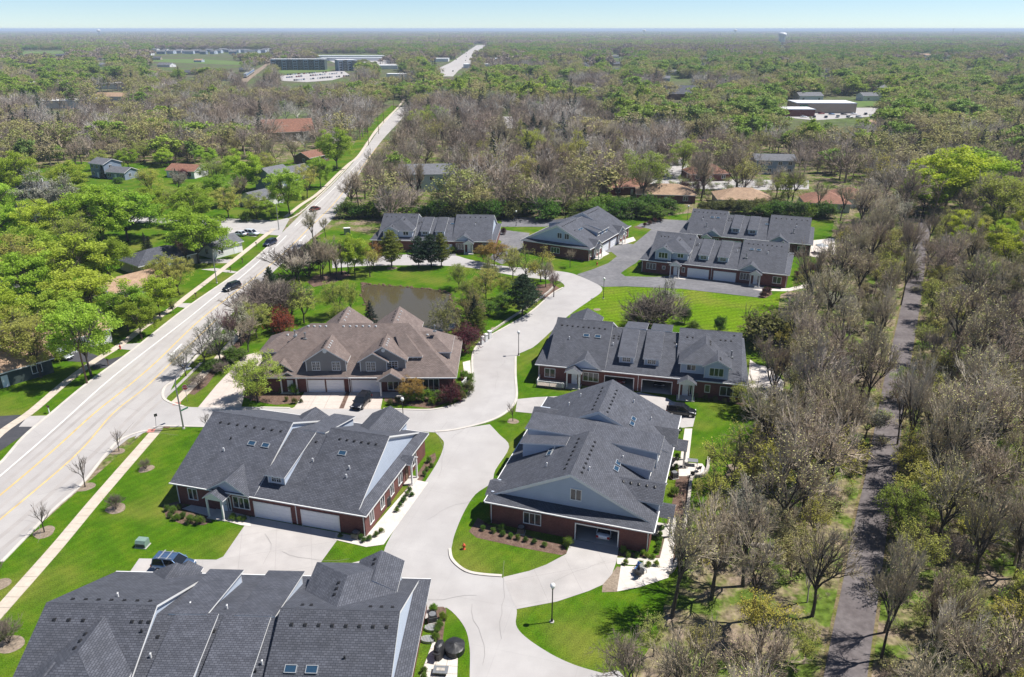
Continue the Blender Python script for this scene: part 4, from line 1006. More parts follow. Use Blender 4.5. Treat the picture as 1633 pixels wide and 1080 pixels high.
# --- nearest house, cut by the bottom edge: its garage front looks away from us
c_, s_ = math.cos(R(-2.01)), math.sin(R(-2.01)); W1 = 34.2
ox, oy = -43.05 + c_ * W1, 63.25 + s_ * W1
h = duplex('charcoal-roofed brick duplex cut by the bottom edge, seen from behind with two blue skylights', (ox, oy), 177.99, 32.3, 1.0, 11.2, 22.8, 'dutch', 'flush', ((11.6, 16.5), (17.6, 22.5)), ((12.2, 15.4), (18.4, 21.4)), ((12.6, 16.4), (17.4, 20.8)))
mx = lambda x: W1 - x
mainroof_bits(h, [(mx(x), 11.0) for x in (2.9, 4.2, 5.5, 9.9, 10.7, 11.4)] + [(mx(x), 8.6) for x in lin(3.2, 10.4, 7)] + [(mx(x), 10.9) for x in lin(24.1, 32.5, 8)] + [(mx(x), 9.2 - .6) for x in (24.4, 25.2, 30.6, 31.6, 32.6)], (('white', mx(4.8 + 2), 7.6), ('black', mx(11.1), 11.8), ('white', mx(29.2), 15.4), ('black', mx(29.3), 13.4)), ((mx(24.9), 14.3), (mx(26.7), 14.3)))
mainroof_bits(h, [(mx(x), y) for x, y in ((12.6, 8.9), (12.3, 11.6), (13.9, 11.4), (14.8, 11.4), (17.1, 11.0), (18.3, 11.0), (20.2, 11.0), (21.1, 11.0), (20.6, 8.4), (21.8, 8.4))], (('white', mx(13.6), 7.8), ('white', mx(17.2), 8.2), ('white', mx(12.4), 13.3), ('white', mx(18.4), 13.6), ('white', mx(22.2), 13.6), ('black', mx(21.8), 14.2)), (), mid=True)
two_storey(h, mx(11.5), mx(3.0), 'r', back=True)
bk0 = len(h.children)
two_storey(h, mx(32.0), mx(23.2), 'l', front_y=.2)
entry(h, mx(10.6), mx(5.4), 'r', mx(8.7), s=.46)
# --- the brown-roofed house by the pond
RB = [M['shingle_brown'], M['white']]
h = empty('duplex_house', (-33.76, 112.52, 0), 0.0, 'brown-roofed duplex with taupe gables and three garage doors, by the pond', 'house')
w = MB(); H = 3.0
for a, b in ((-8.6, .03), (2.62, 3.12), (5.82, 7.3), (12.0, 24.0)): w.box(a, b, 0, .28, 0, H)
for a, b in ((.03, 2.62), (3.12, 5.82), (7.3, 12.0)): w.box(a, b, 0, .28, 2.2, H)
w.box(-8.6, 24.0, 15.0, 15.28, 0, H); w.box(-8.6, -8.3, .28, 15, 0, H); w.box(23.7, 24.0, .28, 15, 0, H)
w.build('brick_wall', M['brick'], h)
garage_door(h, .03, 2.62, 2.2); garage_door(h, 3.12, 5.82, 2.2); garage_door(h, 7.3, 12.0, 2.2)
S5 = .72; E5 = 3.2; Y0, Y1 = -1.0, 16.2; YM = (Y0 + Y1) / 2; Z5 = E5 + S5 * (YM - Y0); X0, X1 = -9.2, 24.7; hw = YM - Y0
yf5 = lambda z: Y0 + (z - E5) / S5
r = MB()
r.slab([(X0, Y0, E5), (X1, Y0, E5), (X1 - hw, YM, Z5), (X0 + hw, YM, Z5)], .22, 0, 1)
r.slab([(X0, Y1, E5), (X1, Y1, E5), (X1 - hw, YM, Z5), (X0 + hw, YM, Z5)], .22, 0, 1)
r.slab([(X0, Y0, E5), (X0, Y1, E5), (X0 + hw, YM, Z5)], .22, 0, 1); r.slab([(X1, Y0, E5), (X1, Y1, E5), (X1 - hw, YM, Z5)], .22, 0, 1)
r.build('roof', RB, h)
def gable5(x0, x1, yf, ze, s, wall=True, win=(), back=False, name='gable_roof', zw=3.0):
    Y = (lambda y: Y0 + Y1 - y) if back else (lambda y: y)
    xm = (x0 + x1) / 2; zm = ze + s * (x1 - x0) / 2; fl = lambda q: [(x, Y(y), z) for x, y, z in q]
    r = MB(); r.slab(fl([(x0, yf, ze), (xm, yf, zm), (xm, min(YM, yf5(zm)) + .2, zm), (x0, yf5(ze) + .2, ze)]), .18, 0, 1)
    r.slab(fl([(x1, yf, ze), (xm, yf, zm), (xm, min(YM, yf5(zm)) + .2, zm), (x1, yf5(ze) + .2, ze)]), .18, 0, 1)
    ro = r.build(name, RB, h)
    if wall:
        g = MB(); g.prism(fl([(x0 + .35, yf + .35, zw), (x1 - .35, yf + .35, zw), (x1 - .35, yf + .35, ze), (xm, yf + .35, zm - .22), (x0 + .35, yf + .35, ze)]), (0, -.2 if back else .2, 0))
        for x in (x0 + .35, x1 - .5): g.prism(fl([(x, yf + .55, zw), (x, yf5(ze) - .2, ze - .3), (x, yf + .55, ze)]), (.15, 0, 0))
        go = g.build('gable_wall', M['siding_grey'], h)
        for q in win: window(go, *q[:4], q[4], Y(yf + .35), rows=3, single=True)
        for x in (x0 + .33, x1 - .45): MB().box(x, x + .12, *sorted((Y(yf + .29), Y(yf + .345))), zw, ze - .1).build('corner_trim', M['white'], go)
    return xm, zm
xm, zm = gable5(-.4, 6.9, -.35, 5.7, .66, True, ((1.0, 2.2, 4.1, 5.5, 2), (4.3, 5.5, 4.1, 5.5, 2)))
mb = MB()
for (x, y, z) in ((xm, -.02, 7.45),): mb.tube([(x, y, z), (x, y - .08, z)], .34, 14)
mb.build('round_vent', M['white'], h)
for k in range(4):
    put(vents()['grey'], 'roof_vent', (xm + .5, .7 + k * .9, zm - .33), h, (0, math.atan(.66), 0)); put(vents()['black'], 'roof_vent', (xm - .5, .7 + k * .9, zm - .33), h, (0, -math.atan(.66), 0))
xm, zm = gable5(8.6, 16.6, .1, 5.7, .62, True, ((13.0, 14.9, 4.3, 5.4, 2),))
gable5(8.5, 13.6, -.4, 5.68, .62, True, ((9.9, 11.3, 4.0, 5.5, 2),))
MB().tube([(xm + .1, .44, 7.4), (xm + .1, .36, 7.4)], .32, 14).build('round_vent', M['white'], h)
for k in range(4): put(vents()['grey'], 'roof_vent', (xm + .5, 1.4 + k * .9, zm - .31), h, (0, math.atan(.62), 0)); put(vents()['black'], 'roof_vent', (xm - .5, 1.4 + k * .9, zm - .31), h, (0, -math.atan(.62), 0))
# step roof right of the gables with its small window
r = MB(); r.slab([(15.6, 1.6, 5.75), (18.9, 1.6, 5.75), (15.8, 5.4, 8.3), (14.0, 5.4, 8.3)], .18, 0, 1); r.slab([(18.9, 1.6, 5.75), (18.9, 3.2, 5.75), (15.8, 5.6, 8.3), (15.8, 5.4, 8.3)], .18, 0, 1); r.build('step_roof', RB, h)
sw = MB().box(16.2, 18.4, 1.95, 3.2, 4.4, 5.6).build('step_wall', M['siding_grey'], h); window(sw, 16.6, 18.0, 4.75, 5.4, 2, 1.95, single=True)
# side wings of the upper storey
for sg, xe in ((1, 23.6), (-1, -8.9)):
    xi = xe - sg * 7; y0, y1, ze = 3.6, 11.0, 5.7; ym = (y0 + y1) / 2; zr = ze + .62 * (ym - y0); xh = xe - sg * 3.7
    r = MB()
    r.slab([(xe, y0, ze), (xi, y0, ze), (xi - sg * 3, ym, zr), (xh, ym, zr)], .18, 0, 1); r.slab([(xe, y1, ze), (xi, y1, ze), (xi - sg * 3, ym, zr), (xh, ym, zr)], .18, 0, 1); r.slab([(xe, y0, ze), (xe, y1, ze), (xh, ym, zr)], .18, 0, 1)
    r.build('wing_roof', RB, h)
    MB().box(*sorted((xe - sg * .35, xi)), y0 + .35, y1 - .35, 3.4, ze - .1).build('wing_wall', M['siding_grey'], h)
    for k in range(2): put(vents()['grey'], 'roof_vent', (xh - sg * (.6 + 1.4 * k), ym - .6, zr - .38), h, (math.atan(.62), 0, 0))
# back gables
for (x0, x1) in ((-.6, 8.0), (8.8, 17.4)):
    gable5(x0, x1, -2.6, 5.7, .72, True, (), True, 'back_gable_roof')
    for k in range(4): put(vents()['grey'], 'roof_vent', ((x0 + x1) / 2 + .5, 11.5 + k * 1.5, 5.7 + .72 * ((x1 - x0) / 2 - .5)), h, (0, math.atan(.72), 0)); put(vents()['black'], 'roof_vent', ((x0 + x1) / 2 - .5, 11.5 + k * 1.5, 5.7 + .72 * ((x1 - x0) / 2 - .5)), h, (0, -math.atan(.72), 0))
for x in lin(-1.0, 2.0, 4) + lin(5.0, 10.5, 6): put(vents()['grey'], 'roof_vent', (x, YM - .5, Z5 - .36), h, (math.atan(S5), 0, 0))
for x, y in ((-3.0, 5.6), (-1.2, 5.2), (20.6, 6.4)): put(pipe_mesh('grey'), 'vent_pipe', (x, y, E5 + S5 * (y - Y0) - .1), h)
# porches
crossgable(h, -4.9, -1.3, -.2 + 1.0 - 1.6, 2.95, .6, lambda z: yf5(z), .2, 'porch_roof', 'shingle_brown')
crossgable(h, -6.8, -1.5, 0.4 - .6, 3.4, .75, lambda z: yf5(z), .2, 'entry_roof', 'shingle_brown')
MB().prism([(-4.5, -.5, 2.7), (-1.7, -.5, 2.7), (-1.7, -.5, 3.0), (-3.1, -.5, 3.85), (-4.5, -.5, 3.0)], (0, .12, 0)).build('porch_gable', M['siding_grey'], h)
for x in (-4.45, -1.9): MB().box(x, x + .2, -.55, -.35, .1, 2.69).build('porch_post', M['white'], h)
entry_door(h, -3.0, -.002, False); MB().box(-4.6, -1.6, -.7, -.08, 0, .12).build('porch_step', M['concrete'], h)
crossgable(h, 11.7, 16.3, -2.1, 3.05, .62, lambda z: yf5(z), .2, 'porch_roof', 'shingle_brown')
MB().prism([(12.1, -1.8, 2.75), (15.9, -1.8, 2.75), (15.9, -1.8, 3.1), (14.0, -1.8, 4.3), (12.1, -1.8, 3.1)], (0, .12, 0)).build('porch_gable', M['siding_grey'], h)
for x in (12.15, 15.7): MB().box(x, x + .22, -1.85, -1.63, .1, 2.74).build('porch_post', M['white'], h)
MB().box(11.9, 16.2, -2.1, -.08, 0, .12).build('porch_step', M['concrete'], h)
window(h, 13.2, 14.9, .5, 2.3, 2); window(h, 19.1, 21.6, .5, 2.4, 3)
g = MB()
for a, b in ((7.0, 11.6), (16.4, 24.7)): g.box(a, b, Y0 - .12, Y0 - .005, 3.02, 3.18)
g.build('gutter', M['white'], h)
for x in (-.3, 6.7, 7.0): MB().box(x, x + .1, -.12, -.003, .1, 3.0).build('downspout', M['white'], h)
# small white fence at its right end
fz = empty('fence', at(737, 622) + (0,), R(70), 'short white fence panel at the right end of the brown-roofed house', 'fence')
for x in (0, 1.3, 2.6): MB().box(x - .07, x + .07, -.07, .07, 0, 1.6).build('post', M['white'], fz)
for z in (.3, 1.3): MB().box(.07, 1.23, -.03, .03, z, z + .12).build('rail', M['white'], fz); MB().box(1.37, 2.53, -.03, .03, z, z + .12).build('rail', M['white'], fz)
for k in range(12):
    x = .17 + k * .2
    if abs(x - 1.3) > .1: MB().box(x - .06, x + .06, .035, .06, .15, 1.5).build('picket', M['white'], fz)
# ------------------------------------------------------------------ vehicles
PAINT = {}
def paint(name, col, metal=0.3):
    if name not in PAINT:
        m, t, n, l, b = nmat(name + '_paint')
        b.inputs['Base Color'].default_value = (*col, 1); b.inputs['Metallic'].default_value = metal; b.inputs['Roughness'].default_value = 0.28
        b.inputs['Coat Weight'].default_value = 0.6; b.inputs['Coat Roughness'].default_value = 0.05
        PAINT[name] = m
    return PAINT[name]

def loft(mb, secs, mi=0):
    """secs: lists of equally many 3-D points (closed rings)"""
    i0 = len(mb.v); n = len(secs[0])
    for s in secs: mb.v += [tuple(p) for p in s]
    for k in range(len(secs) - 1):
        for j in range(n):
            a = i0 + k * n + j; b = i0 + k * n + (j + 1) % n
            mb.f.append((a, b, b + n, a + n)); mb.m.append(mi)
    mb.f.append(tuple(range(i0 + n - 1, i0 - 1, -1))); mb.m.append(mi)
    k = i0 + (len(secs) - 1) * n; mb.f.append(tuple(range(k, k + n))); mb.m.append(mi)

CARS = {}
def car(px, py, heading, kind, col, label, group=None, xy=None, z=0.05, name='parked_car', simple=False):
    """heading: direction of the nose in degrees; kind suv / sedan"""
    x, y = xy or at(px, py)
    L, Wd, Hh = {'suv': (4.65, 1.86, 1.70), 'sedan': (4.6, 1.82, 1.46)}[kind]
    root = empty(name, (x, y, z), R(heading), label, 'car', group)
    key = kind
    if key not in CARS:
        hb = .99 if kind == 'suv' else .90; w = Wd / 2
        b = MB(); S = []
        prof = [(-L / 2, .55, .45, hb - .12), (-L / 2 + .12, .88, .30, hb - .02), (-L / 2 + .7, .97, .25, hb + .02), (-.6, 1.0, .24, hb + .01), (.75, 1.0, .24, hb), (1.1, .99, .24, hb - .04), (L / 2 - .55, .95, .25, hb - .13), (L / 2 - .12, .84, .30, hb - .26), (L / 2, .62, .42, hb - .38)]
        for xx, ws, zb, zt in prof:
            ww = w * ws
            S.append([(xx, -ww * .92, zb), (xx, -ww, zb + .14), (xx, -ww, zt - .22), (xx, -ww * .93, zt - .04), (xx, -ww * .55, zt), (xx, ww * .55, zt), (xx, ww * .93, zt - .04), (xx, ww, zt - .22), (xx, ww, zb + .14), (xx, ww * .92, zb)])
        loft(b, S); body = b.mesh('body', M['white'], True)
        g = MB(); zr = Hh; r0, r1 = ((-1.95, .35) if kind == 'suv' else (-1.15, .30)); f0, f1 = ((-2.12, 1.2) if kind == 'suv' else (-1.85, 1.15))
        for (za, xa_, xb_, ws) in ((hb - .03, f0, f1, .93), (zr - .06, r0, r1, .76)): pass
        lo = [(f0, -w * .93, hb - .03), (f1, -w * .90, hb - .03), (f1, w * .90, hb - .03), (f0, w * .93, hb - .03)]
        hi = [(r0, -w * .74, zr - .07), (r1, -w * .74, zr - .07), (r1, w * .74, zr - .07), (r0, w * .74, zr - .07)]
        loft(g, [lo, hi]); glass = g.mesh('windows', M['glass_car'])
        rf = MB(); rf.slab([(r0 - .04, -w * .77, zr - .03), (r0 + .25, -w * .70, zr), (r1 - .3, -w * .70, zr), (r1 + .03, -w * .77, zr - .03), (r1 + .03, w * .77, zr - .03), (r1 - .3, w * .70, zr), (r0 + .25, w * .70, zr), (r0 - .04, w * .77, zr - .03)], .06)
        for sg in (-1, 1):      # pillars
            for (xa_, xb_) in ((f0, r0), (f1, r1), ((f0 + f1) / 2 - .1, (r0 + r1) / 2 - .05)):
                rf.tube([(xa_, sg * w * .925, hb - .03), (xb_, sg * w * .755, zr - .05)], .045, 5)
        roof = rf.mesh('car_roof', M['white'], False)
        wh = MB(); wh.tube([(0, -.11, 0), (0, .11, 0)], .335, 16); tyre = wh.mesh('wheel', M['tyre'])
        rm = MB(); rm.tube([(0, -.115, 0), (0, .115, 0)], .21, 12); rim = rm.mesh('rim', M['rim'])
        li = MB(); li.box(L / 2 - .20, L / 2 - .055, -.22, .22, -.09, .09); hl = li.mesh('headlight', M['lamp_clear'])
        tl = MB(); tl.box(-.05, .05, -.16, .16, -.14, .14); tail = tl.mesh('tail_light', M['lamp_red'])
        mi_ = MB(); mi_.box(-.09, .09, -.1, .1, -.07, .07); mir = mi_.mesh('wing_mirror', M['white'])
        pl = MB(); pl.box(-.015, .015, -.26, .26, -.07, .07); plate = pl.mesh('number_plate', M['white'])
        CARS[key] = (body, glass, roof, tyre, rim, hl, tail, mir, plate, hb)
    body, glass, roof, tyre, rim, hl, tail, mir, plate, hb = CARS[key]
    m = paint(*col)
    def part(n_, me, loc=(0, 0, 0), painted=False, par=root):
        o = put(me, n_, loc, par)
        if painted: o.material_slots[0].link = 'OBJECT'; o.material_slots[0].material = m
        return o
    part('body', body, painted=True); part('windows', glass); part('car_roof', roof, painted=True)
    if not simple:
        for sx in (1.42, -1.38):
            for sy in (-1, 1):
                o = part('wheel', tyre, (sx, sy * (Wd / 2 - .10), .335)); put(rim, 'rim', (0, 0, 0), o)
        for sy in (-1, 1):
            part('headlight', hl, (-.05, sy * .58, hb - .34)); part('tail_light', tail, (-L / 2 + .045, sy * .66, hb - .25)); part('wing_mirror', mir, (.85, sy * (Wd / 2 + .09), hb + .04), True)
        part('number_plate', plate, (-L / 2 - .01, 0, .62))
    return root

c = car(279, 907, -7, 'suv', ('steel_blue', (0.10, 0.17, 0.30), .55), 'steel blue car with roof rails at the near end of the concrete driveway')
for s in (-1, 1): MB().tube([(-1.6, s * .55, 1.78), (.2, s * .55, 1.78)], .035, 5).box(-1.45, -1.35, s * .55 - .03, s * .55 + .03, 1.66, 1.77).box(-.05, .05, s * .55 - .03, s * .55 + .03, 1.66, 1.77).build('roof_rail', M['steel'], c)
for xx in (-1.2, -.3): MB().box(xx - .06, xx + .06, -.75, .75, 1.80, 1.85).build('roof_bar', M['steel'], c)
car(577, 646, -104, 'suv', ('black', (0.012, 0.013, 0.018), .3), 'black car parked nose out before the white garage doors of the brown-roofed house')
car(1086, 661, -14, 'suv', ('black', (0.012, 0.013, 0.018), .3), 'black car on the short driveway beside the meadow lawn, nose to the right')
car(0, 0, 252.38, 'sedan', ('pearl_white', (0.62, 0.66, 0.72), .1), 'white car standing tail out inside the open garage', xy=(15.69 + math.cos(R(72.38)) * 2.65 - math.sin(R(72.38)) * 5.4, 70.88 + math.sin(R(72.38)) * 2.65 + math.cos(R(72.38)) * 5.4), z=.065).rotation_euler[2] = R(72.38)
def in_house(O, a, x, y): a = R(a); return (O[0] + math.cos(a) * x - math.sin(a) * y, O[1] + math.sin(a) * x + math.cos(a) * y)
car(0, 0, -103, 'suv', ('dark_red', (0.20, 0.015, 0.02), .2), 'dark red car inside the left open garage past the blue skylights', xy=in_house((4.47, 116.94), -13.75, 13.8, 3.6), z=.065)
car(0, 0, -103, 'suv', ('black', (0.012, 0.013, 0.018), .3), 'dark car in the shade of the right open garage', xy=in_house((4.47, 116.94), -13.75, 20.4, 3.9), z=.065)
car(370, 462, -118, 'suv', ('black', (0.012, 0.013, 0.018), .3), 'black car driving towards us on the main road', name='driving_car', z=.055)
car(431, 391, -110, 'suv', ('navy', (0.016, 0.024, 0.055), .3), 'dark blue car driving towards us past the cross street', name='driving_car', z=.055)
car(503, 336, 66, 'sedan', ('maroon', (0.15, 0.03, 0.025), .3), 'maroon car on the main road beyond the cross street', name='driving_car', z=.055)
car(382, 376, 160, 'sedan', ('pearl_white', (0.62, 0.66, 0.72), .1), 'white car parked on the corner drive, left of its white neighbour', group='white cars on the corner drive')
car(402, 375, -20, 'suv', ('pearl_white', (0.62, 0.66, 0.72), .1), 'white car parked on the corner drive, nearer the main road', group='white cars on the corner drive')
car(100, 571, -25, 'sedan', ('silver', (0.42, 0.45, 0.47), .5), 'silver car half hidden by bushes on the black driveway')
car(28, 390, 10, 'suv', ('red', (0.45, 0.03, 0.02), .1), 'red car among the leafy trees at the left edge')
car(211, 282, -20, 'sedan', ('black', (0.012, 0.013, 0.018), .3), 'dark car beside the blue-grey house among the left trees')
# cars far off: lot by the flats, shops, wide road
rc = random.Random(11)
FARCOL = [('pearl_white', (0.62, 0.66, 0.72), .1), ('black', (0.012, 0.013, 0.018), .3), ('silver', (0.42, 0.45, 0.47), .5), ('navy', (0.016, 0.024, 0.055), .3), ('steel_blue', (0.10, 0.17, 0.30), .55), ('dark_red', (0.20, 0.015, 0.02), .2)]
for row, (xa_, ya_, xb_, yb_, n_) in enumerate(((458, 124.5, 545, 117.5, 24), (470, 129, 556, 122, 24), (455, 120.5, 520, 116, 16))):
    for k in range(n_):
        if rc.random() < .25: continue
        t_ = k / (n_ - 1); co = rc.choice(FARCOL)
        car(xa_ + (xb_ - xa_) * t_, ya_ + (yb_ - ya_) * t_, 88 + rc.uniform(-3, 3), rc.choice(('suv', 'sedan')), co, co[0].replace('_', ' ').replace('pearl ', '') + ' car parked in the crowded far lot before the blocks of flats', 'cars in the far lot', simple=True, z=.08)
for k in range(18):
    t_ = rc.random(); A, B = np.array(at(706, 117)), np.array(at(762, 74)); p = A + (B - A) * t_; s_ = rc.choice((-1, 1)); co = rc.choice(FARCOL)
    car(0, 0, 90 if s_ > 0 else -90, 'suv', co, co[0].replace('_', ' ').replace('pearl ', '') + ' car driving on the wide far road', 'cars on the far road', xy=(p[0] + s_ * rc.uniform(3, 14), p[1]), simple=True, name='driving_car', z=.06)
for k in range(14):
    co = rc.choice(FARCOL); q = at(1272 + k * 9 + rc.uniform(-2, 2), (188 if k % 2 else 183) + rc.uniform(-.6, .6))
    car(0, 0, rc.choice((80, 0)), rc.choice(('suv', 'sedan')), co, co[0].replace('_', ' ').replace('pearl ', '') + ' car parked by the flat-roofed shops', 'cars by the shops', xy=q, simple=True, z=.08)

# ------------------------------------------------------------------ lamps, poles, signs
LAMP = None
def globe_lamp(px, py, label, h=4.9):
    global LAMP
    if LAMP is None:
        pole = MB().lathe([(.13, 0), (.13, .35), (.09, .42), (.065, .5), (.055, h - .75), (.09, h - .72), (.10, h - .62)], sides=10).mesh('pole', M['black'])
        glo = MB().lathe([(.08, h - .62), (.21, h - .5), (.27, h - .32), (.25, h - .14), (.14, h - .02), (.03, h + .02)], sides=14).mesh('globe', M['bulb'], True)
        base = MB().lathe([(.24, 0), (.24, .10)], sides=12).mesh('base', M['concrete'])
        LAMP = (pole, glo, base)
    r = empty('street_lamp', (*at(px, py), .01), 0, label, 'lamp post')
    for n_, m_ in zip(('pole', 'globe', 'base'), LAMP): put(m_, n_, (0, 0, 0), r)
globe_lamp(880, 992, 'black globe lamp post on the lawn by the fork nearest us')
globe_lamp(644, 680, 'black globe lamp post on the street edge facing the brown-roofed house', 4.3)
globe_lamp(827, 567, 'black globe lamp post by the white-railed porch deck', 4.4)
globe_lamp(962, 476, 'black globe lamp post where the street meets the asphalt court')
globe_lamp(823, 361, 'black globe lamp post on the grass before the far hedge')
globe_lamp(1096, 352, 'black globe lamp post beside the far end of the asphalt court')

def street_light(px, py, h, ang, label, mat='grey_metal', sign=False):
    r = empty('street_light', (*at(px, py), .01), R(ang), label, 'street light')
    MB().tube([(0, 0, 0), (0, 0, h * .5), (0, 0, h - 1)], [.13, .11, .09], 8).build('pole', M[mat], r)
    MB().tube([(0, 0, h - 1.02), (.35, 0, h - .3), (1.0, 0, h), (2.3, 0, h + .12)], [.085, .07, .06, .055], 7).build('arm', M[mat], r)
    hd = MB(); hd.slab([(2.2, -.17, h + .24), (3.0, -.13, h + .20), (3.0, .13, h + .20), (2.2, .17, h + .24)], .16); hd.build('lamp_head', M['steel'], r)
    MB().lathe([(.22, 0), (.22, .2), (.15, .28)], sides=8).build('base', M['concrete'], r)
    if sign: MB().box(.12, 1.35, -.02, .02, 2.9, 3.15).build('street_name_sign', M['green_sign'], r)
street_light(293, 684, 8.8, 60, 'tall grey street light with green name sign at the estate entrance', sign=True)
street_light(346, 452, 8.2, -30, 'tall grey street light on the left verge near the black car')
street_light(445, 367, 8.4, -30, 'tall grey street light on the corner of the cross street')
def utility_pole(px, py, h, label, ang=0, arms=1, cat='utility pole'):
    r = empty('utility_pole', (*at(px, py), 0), R(ang), label, cat)
    MB().tube([(0, 0, 0), (0, 0, h)], [.17, .12], 8).build('pole', M['wood'], r)
    for k in range(arms):
        MB().box(-1.2, 1.2, -.06, .06, h - .8 - k * .9, h - .66 - k * .9).build('crossarm', M['wood'], r)
        ins = MB()
        for x in (-1.05, -.5, .5, 1.05): ins.lathe([(.05, 0), (.07, .12), (.03, .22)], (x, 0, h - .66 - k * .9), 6)
        ins.build('insulators', M['grey_metal'], r)
p_ = utility_pole(139, 612, 8.0, 'slim wooden pole with lamp arm on the left verge', 0, 0)
for k, (px, py, h) in enumerate(((604, 214, 11), (612, 196, 11), (628, 176, 11), (588, 232, 11))):
    utility_pole(px, py, h, ('wooden utility pole, %s along the far left side of main road' % ('third', 'fourth', 'second from far', 'nearest')[k]) if False else 'wooden utility pole on the far verge, %s nearest to us of the row' % ('second', 'third', 'fourth', 'very')[k], 10, 2)

# stop sign: red octagon with white rim and lettering, facing the street it stops
x, y = at(299, 641)
r = empty('stop_sign', (x, y, .01), R(8), 'red stop sign on the corner beside the tall street light', 'stop sign')
MB().tube([(0, .03, 0), (0, .03, 2.9)], .035, 6).build('post', M['grey_metal'], r)
def octo(rad, y0, y1, m_, nm, par):
    mb = MB(); mb.prism([(rad * math.cos(R(22.5 + 45 * k)), y0, 2.6 + rad * math.sin(R(22.5 + 45 * k))) for k in range(8)], (0, y1 - y0, 0)); return mb.build(nm, m_, par)
octo(.48, -.012, 0, M['white'], 'sign_rim', r); pl_ = octo(.44, -.02, -.013, M['red'], 'sign_plate', r)
fc = bpy.data.curves.new('stop_lettering', 'FONT'); fc.body = 'STOP'; fc.size = .34; fc.align_x = 'CENTER'; fc.align_y = 'CENTER'; fc.extrude = .003
fo = bpy.data.objects.new('lettering_curve', fc); fm = bpy.data.meshes.new_from_object(fo); bpy.data.objects.remove(fo); fm.materials.clear(); fm.materials.append(M['white'])
fo = link_mesh('lettering', fm, pl_); fo.location = (0, -.026, 2.6); fo.rotation_euler = (R(90), 0, 0)
x, y = at(249, 683)
r = empty('traffic_sign', (x, y, .01), R(40), 'small dark sign seen from behind at the sidewalk end', 'traffic sign')
MB().tube([(0, 0, 0), (.25, 0, 2.1)], .035, 6).build('post', M['grey_metal'], r); MB().box(.05, .5, -.02, .02, 1.9, 2.35).build('sign_plate', M['black'], r)

def mailbox(px, py, ang, label, post='wood', white=False):
    r = empty('mailbox', (*at(px, py), .01), R(ang), label, 'mailbox')
    MB().box(-.06, .06, -.06, .06, 0, 1.05).build('post', M['white' if white else post], r)
    b = MB(); n = 8
    loft(b, [[(xx, .13 * math.cos(t), 1.18 + .13 * math.sin(t)) if t < math.pi + .01 else (xx, .13 * (1 if t > 4.8 else -1), 1.06) for t in [math.pi * k / 6 for k in range(7)] + [4.0, 5.5]] for xx in (-.28, .28)])
    b.build('box', M['black'], r)
    MB().box(.05, .20, -.16, -.135, 1.2, 1.32).build('flag', M['red'], r)
mailbox(79, 659, -40, 'black mailbox on a white post by the left pale drive', white=True)
mailbox(173, 583, -40, 'black mailbox beside the black asphalt driveway')
mailbox(227, 543, -40, 'black mailbox under the leafy verge tree'); mailbox(313, 476, -40, 'black mailbox near the road, before the slim street tree')
mailbox(368, 434, -40, 'black mailbox left of the tall verge street light'); mailbox(387, 420, -40, 'black mailbox at the end of the drive to the white garage')
mailbox(409, 394, -40, 'dark mailbox on the verge next to the dark blue car')

def hydrant(px, py, label, mat='red'):
    r = empty('fire_hydrant', (*at(px, py), .01), 0, label, 'fire hydrant')
    MB().lathe([(.2, 0), (.2, .05), (.14, .07), (.14, .55), (.18, .57), (.18, .63), (.13, .66), (.10, .76), (.04, .82)], sides=10).build('barrel', M[mat], r, True)
    for a in (0, 90, 180): MB().tube([(math.cos(R(a)) * .1, math.sin(R(a)) * .1, .45), (math.cos(R(a)) * .24, math.sin(R(a)) * .24, .45)], .06, 7).build('nozzle', M[mat], r)
    MB().lathe([(.04, 0), (.03, .06)], (0, 0, .82), 5).build('cap_nut', M[mat], r)
hydrant(740, 876, 'orange-red fire hydrant on the lawn by the kerb', 'orange'); hydrant(192, 557, 'dark red fire hydrant on the far side verge')
hydrant(952, 423, 'dark red fire hydrant on the grass by the asphalt court')

r = empty('utility_box', (*at(228, 871), .01), R(-8), 'pale green utility box on the lawn above the steel blue car', 'utility box')
b = MB(); b.box(-.7, .7, -.55, .55, 0, .1); b.build('base', M['concrete'], r)
b = MB(); b.prism([(-.62, -.48, .1), (-.62, .48, .1), (-.62, .48, .95), (-.62, -.30, .95), (-.62, -.48, .6)], (1.24, 0, 0)); cab = b.build('cabinet', M['green_box'], r)
MB().box(-.55, .55, -.5, -.481, .14, .58).build('door', M['dark_int'], cab)
r = empty('utility_box', (*at(554, 374), .01), R(10), 'grey metal cabinet by the trees at the far street end', 'utility box')
MB().box(-.9, .9, -.6, .6, 0, 1.9).build('cabinet', M['grey_metal'], r); MB().box(-.95, .95, -.65, .65, 1.902, 2.0).build('lid', M['white'], r)

def ac_unit(px, py, label, xy=None):
    r = empty('air_conditioner', (*(xy or at(px, py)), .03), R(random.uniform(-20, 20)), label, 'air conditioner')
    MB().box(-.42, .42, -.42, .42, .08, .85).build('casing', M['black'], r)
    MB().box(-.5, .5, -.5, .5, 0, .078).build('pad', M['concrete'], r)
    MB().lathe([(.36, .852), (.36, .9), (.28, .9)], sides=14).build('fan_guard', M['grey_metal'], r)
    sl = MB()
    for k in range(5): sl.box(-.43, .43, -.445, -.421, .16 + k * .13, .20 + k * .13)
    sl.build('louvre', M['grey_metal'], r)
ac_unit(690, 990, 'black air conditioner at the right wall of the nearest house')
ac_unit(568, 858, 'black air conditioner at the sunlit front corner of the two-garage house')
ac_unit(831, 850, 'dark air conditioner under the brick gable end with open garage')
ac_unit(946, 411, 'pale air conditioner beside the twin-window gable house')
ac_unit(1075, 762, 'dark air conditioner along the planted right wall of the centre house')

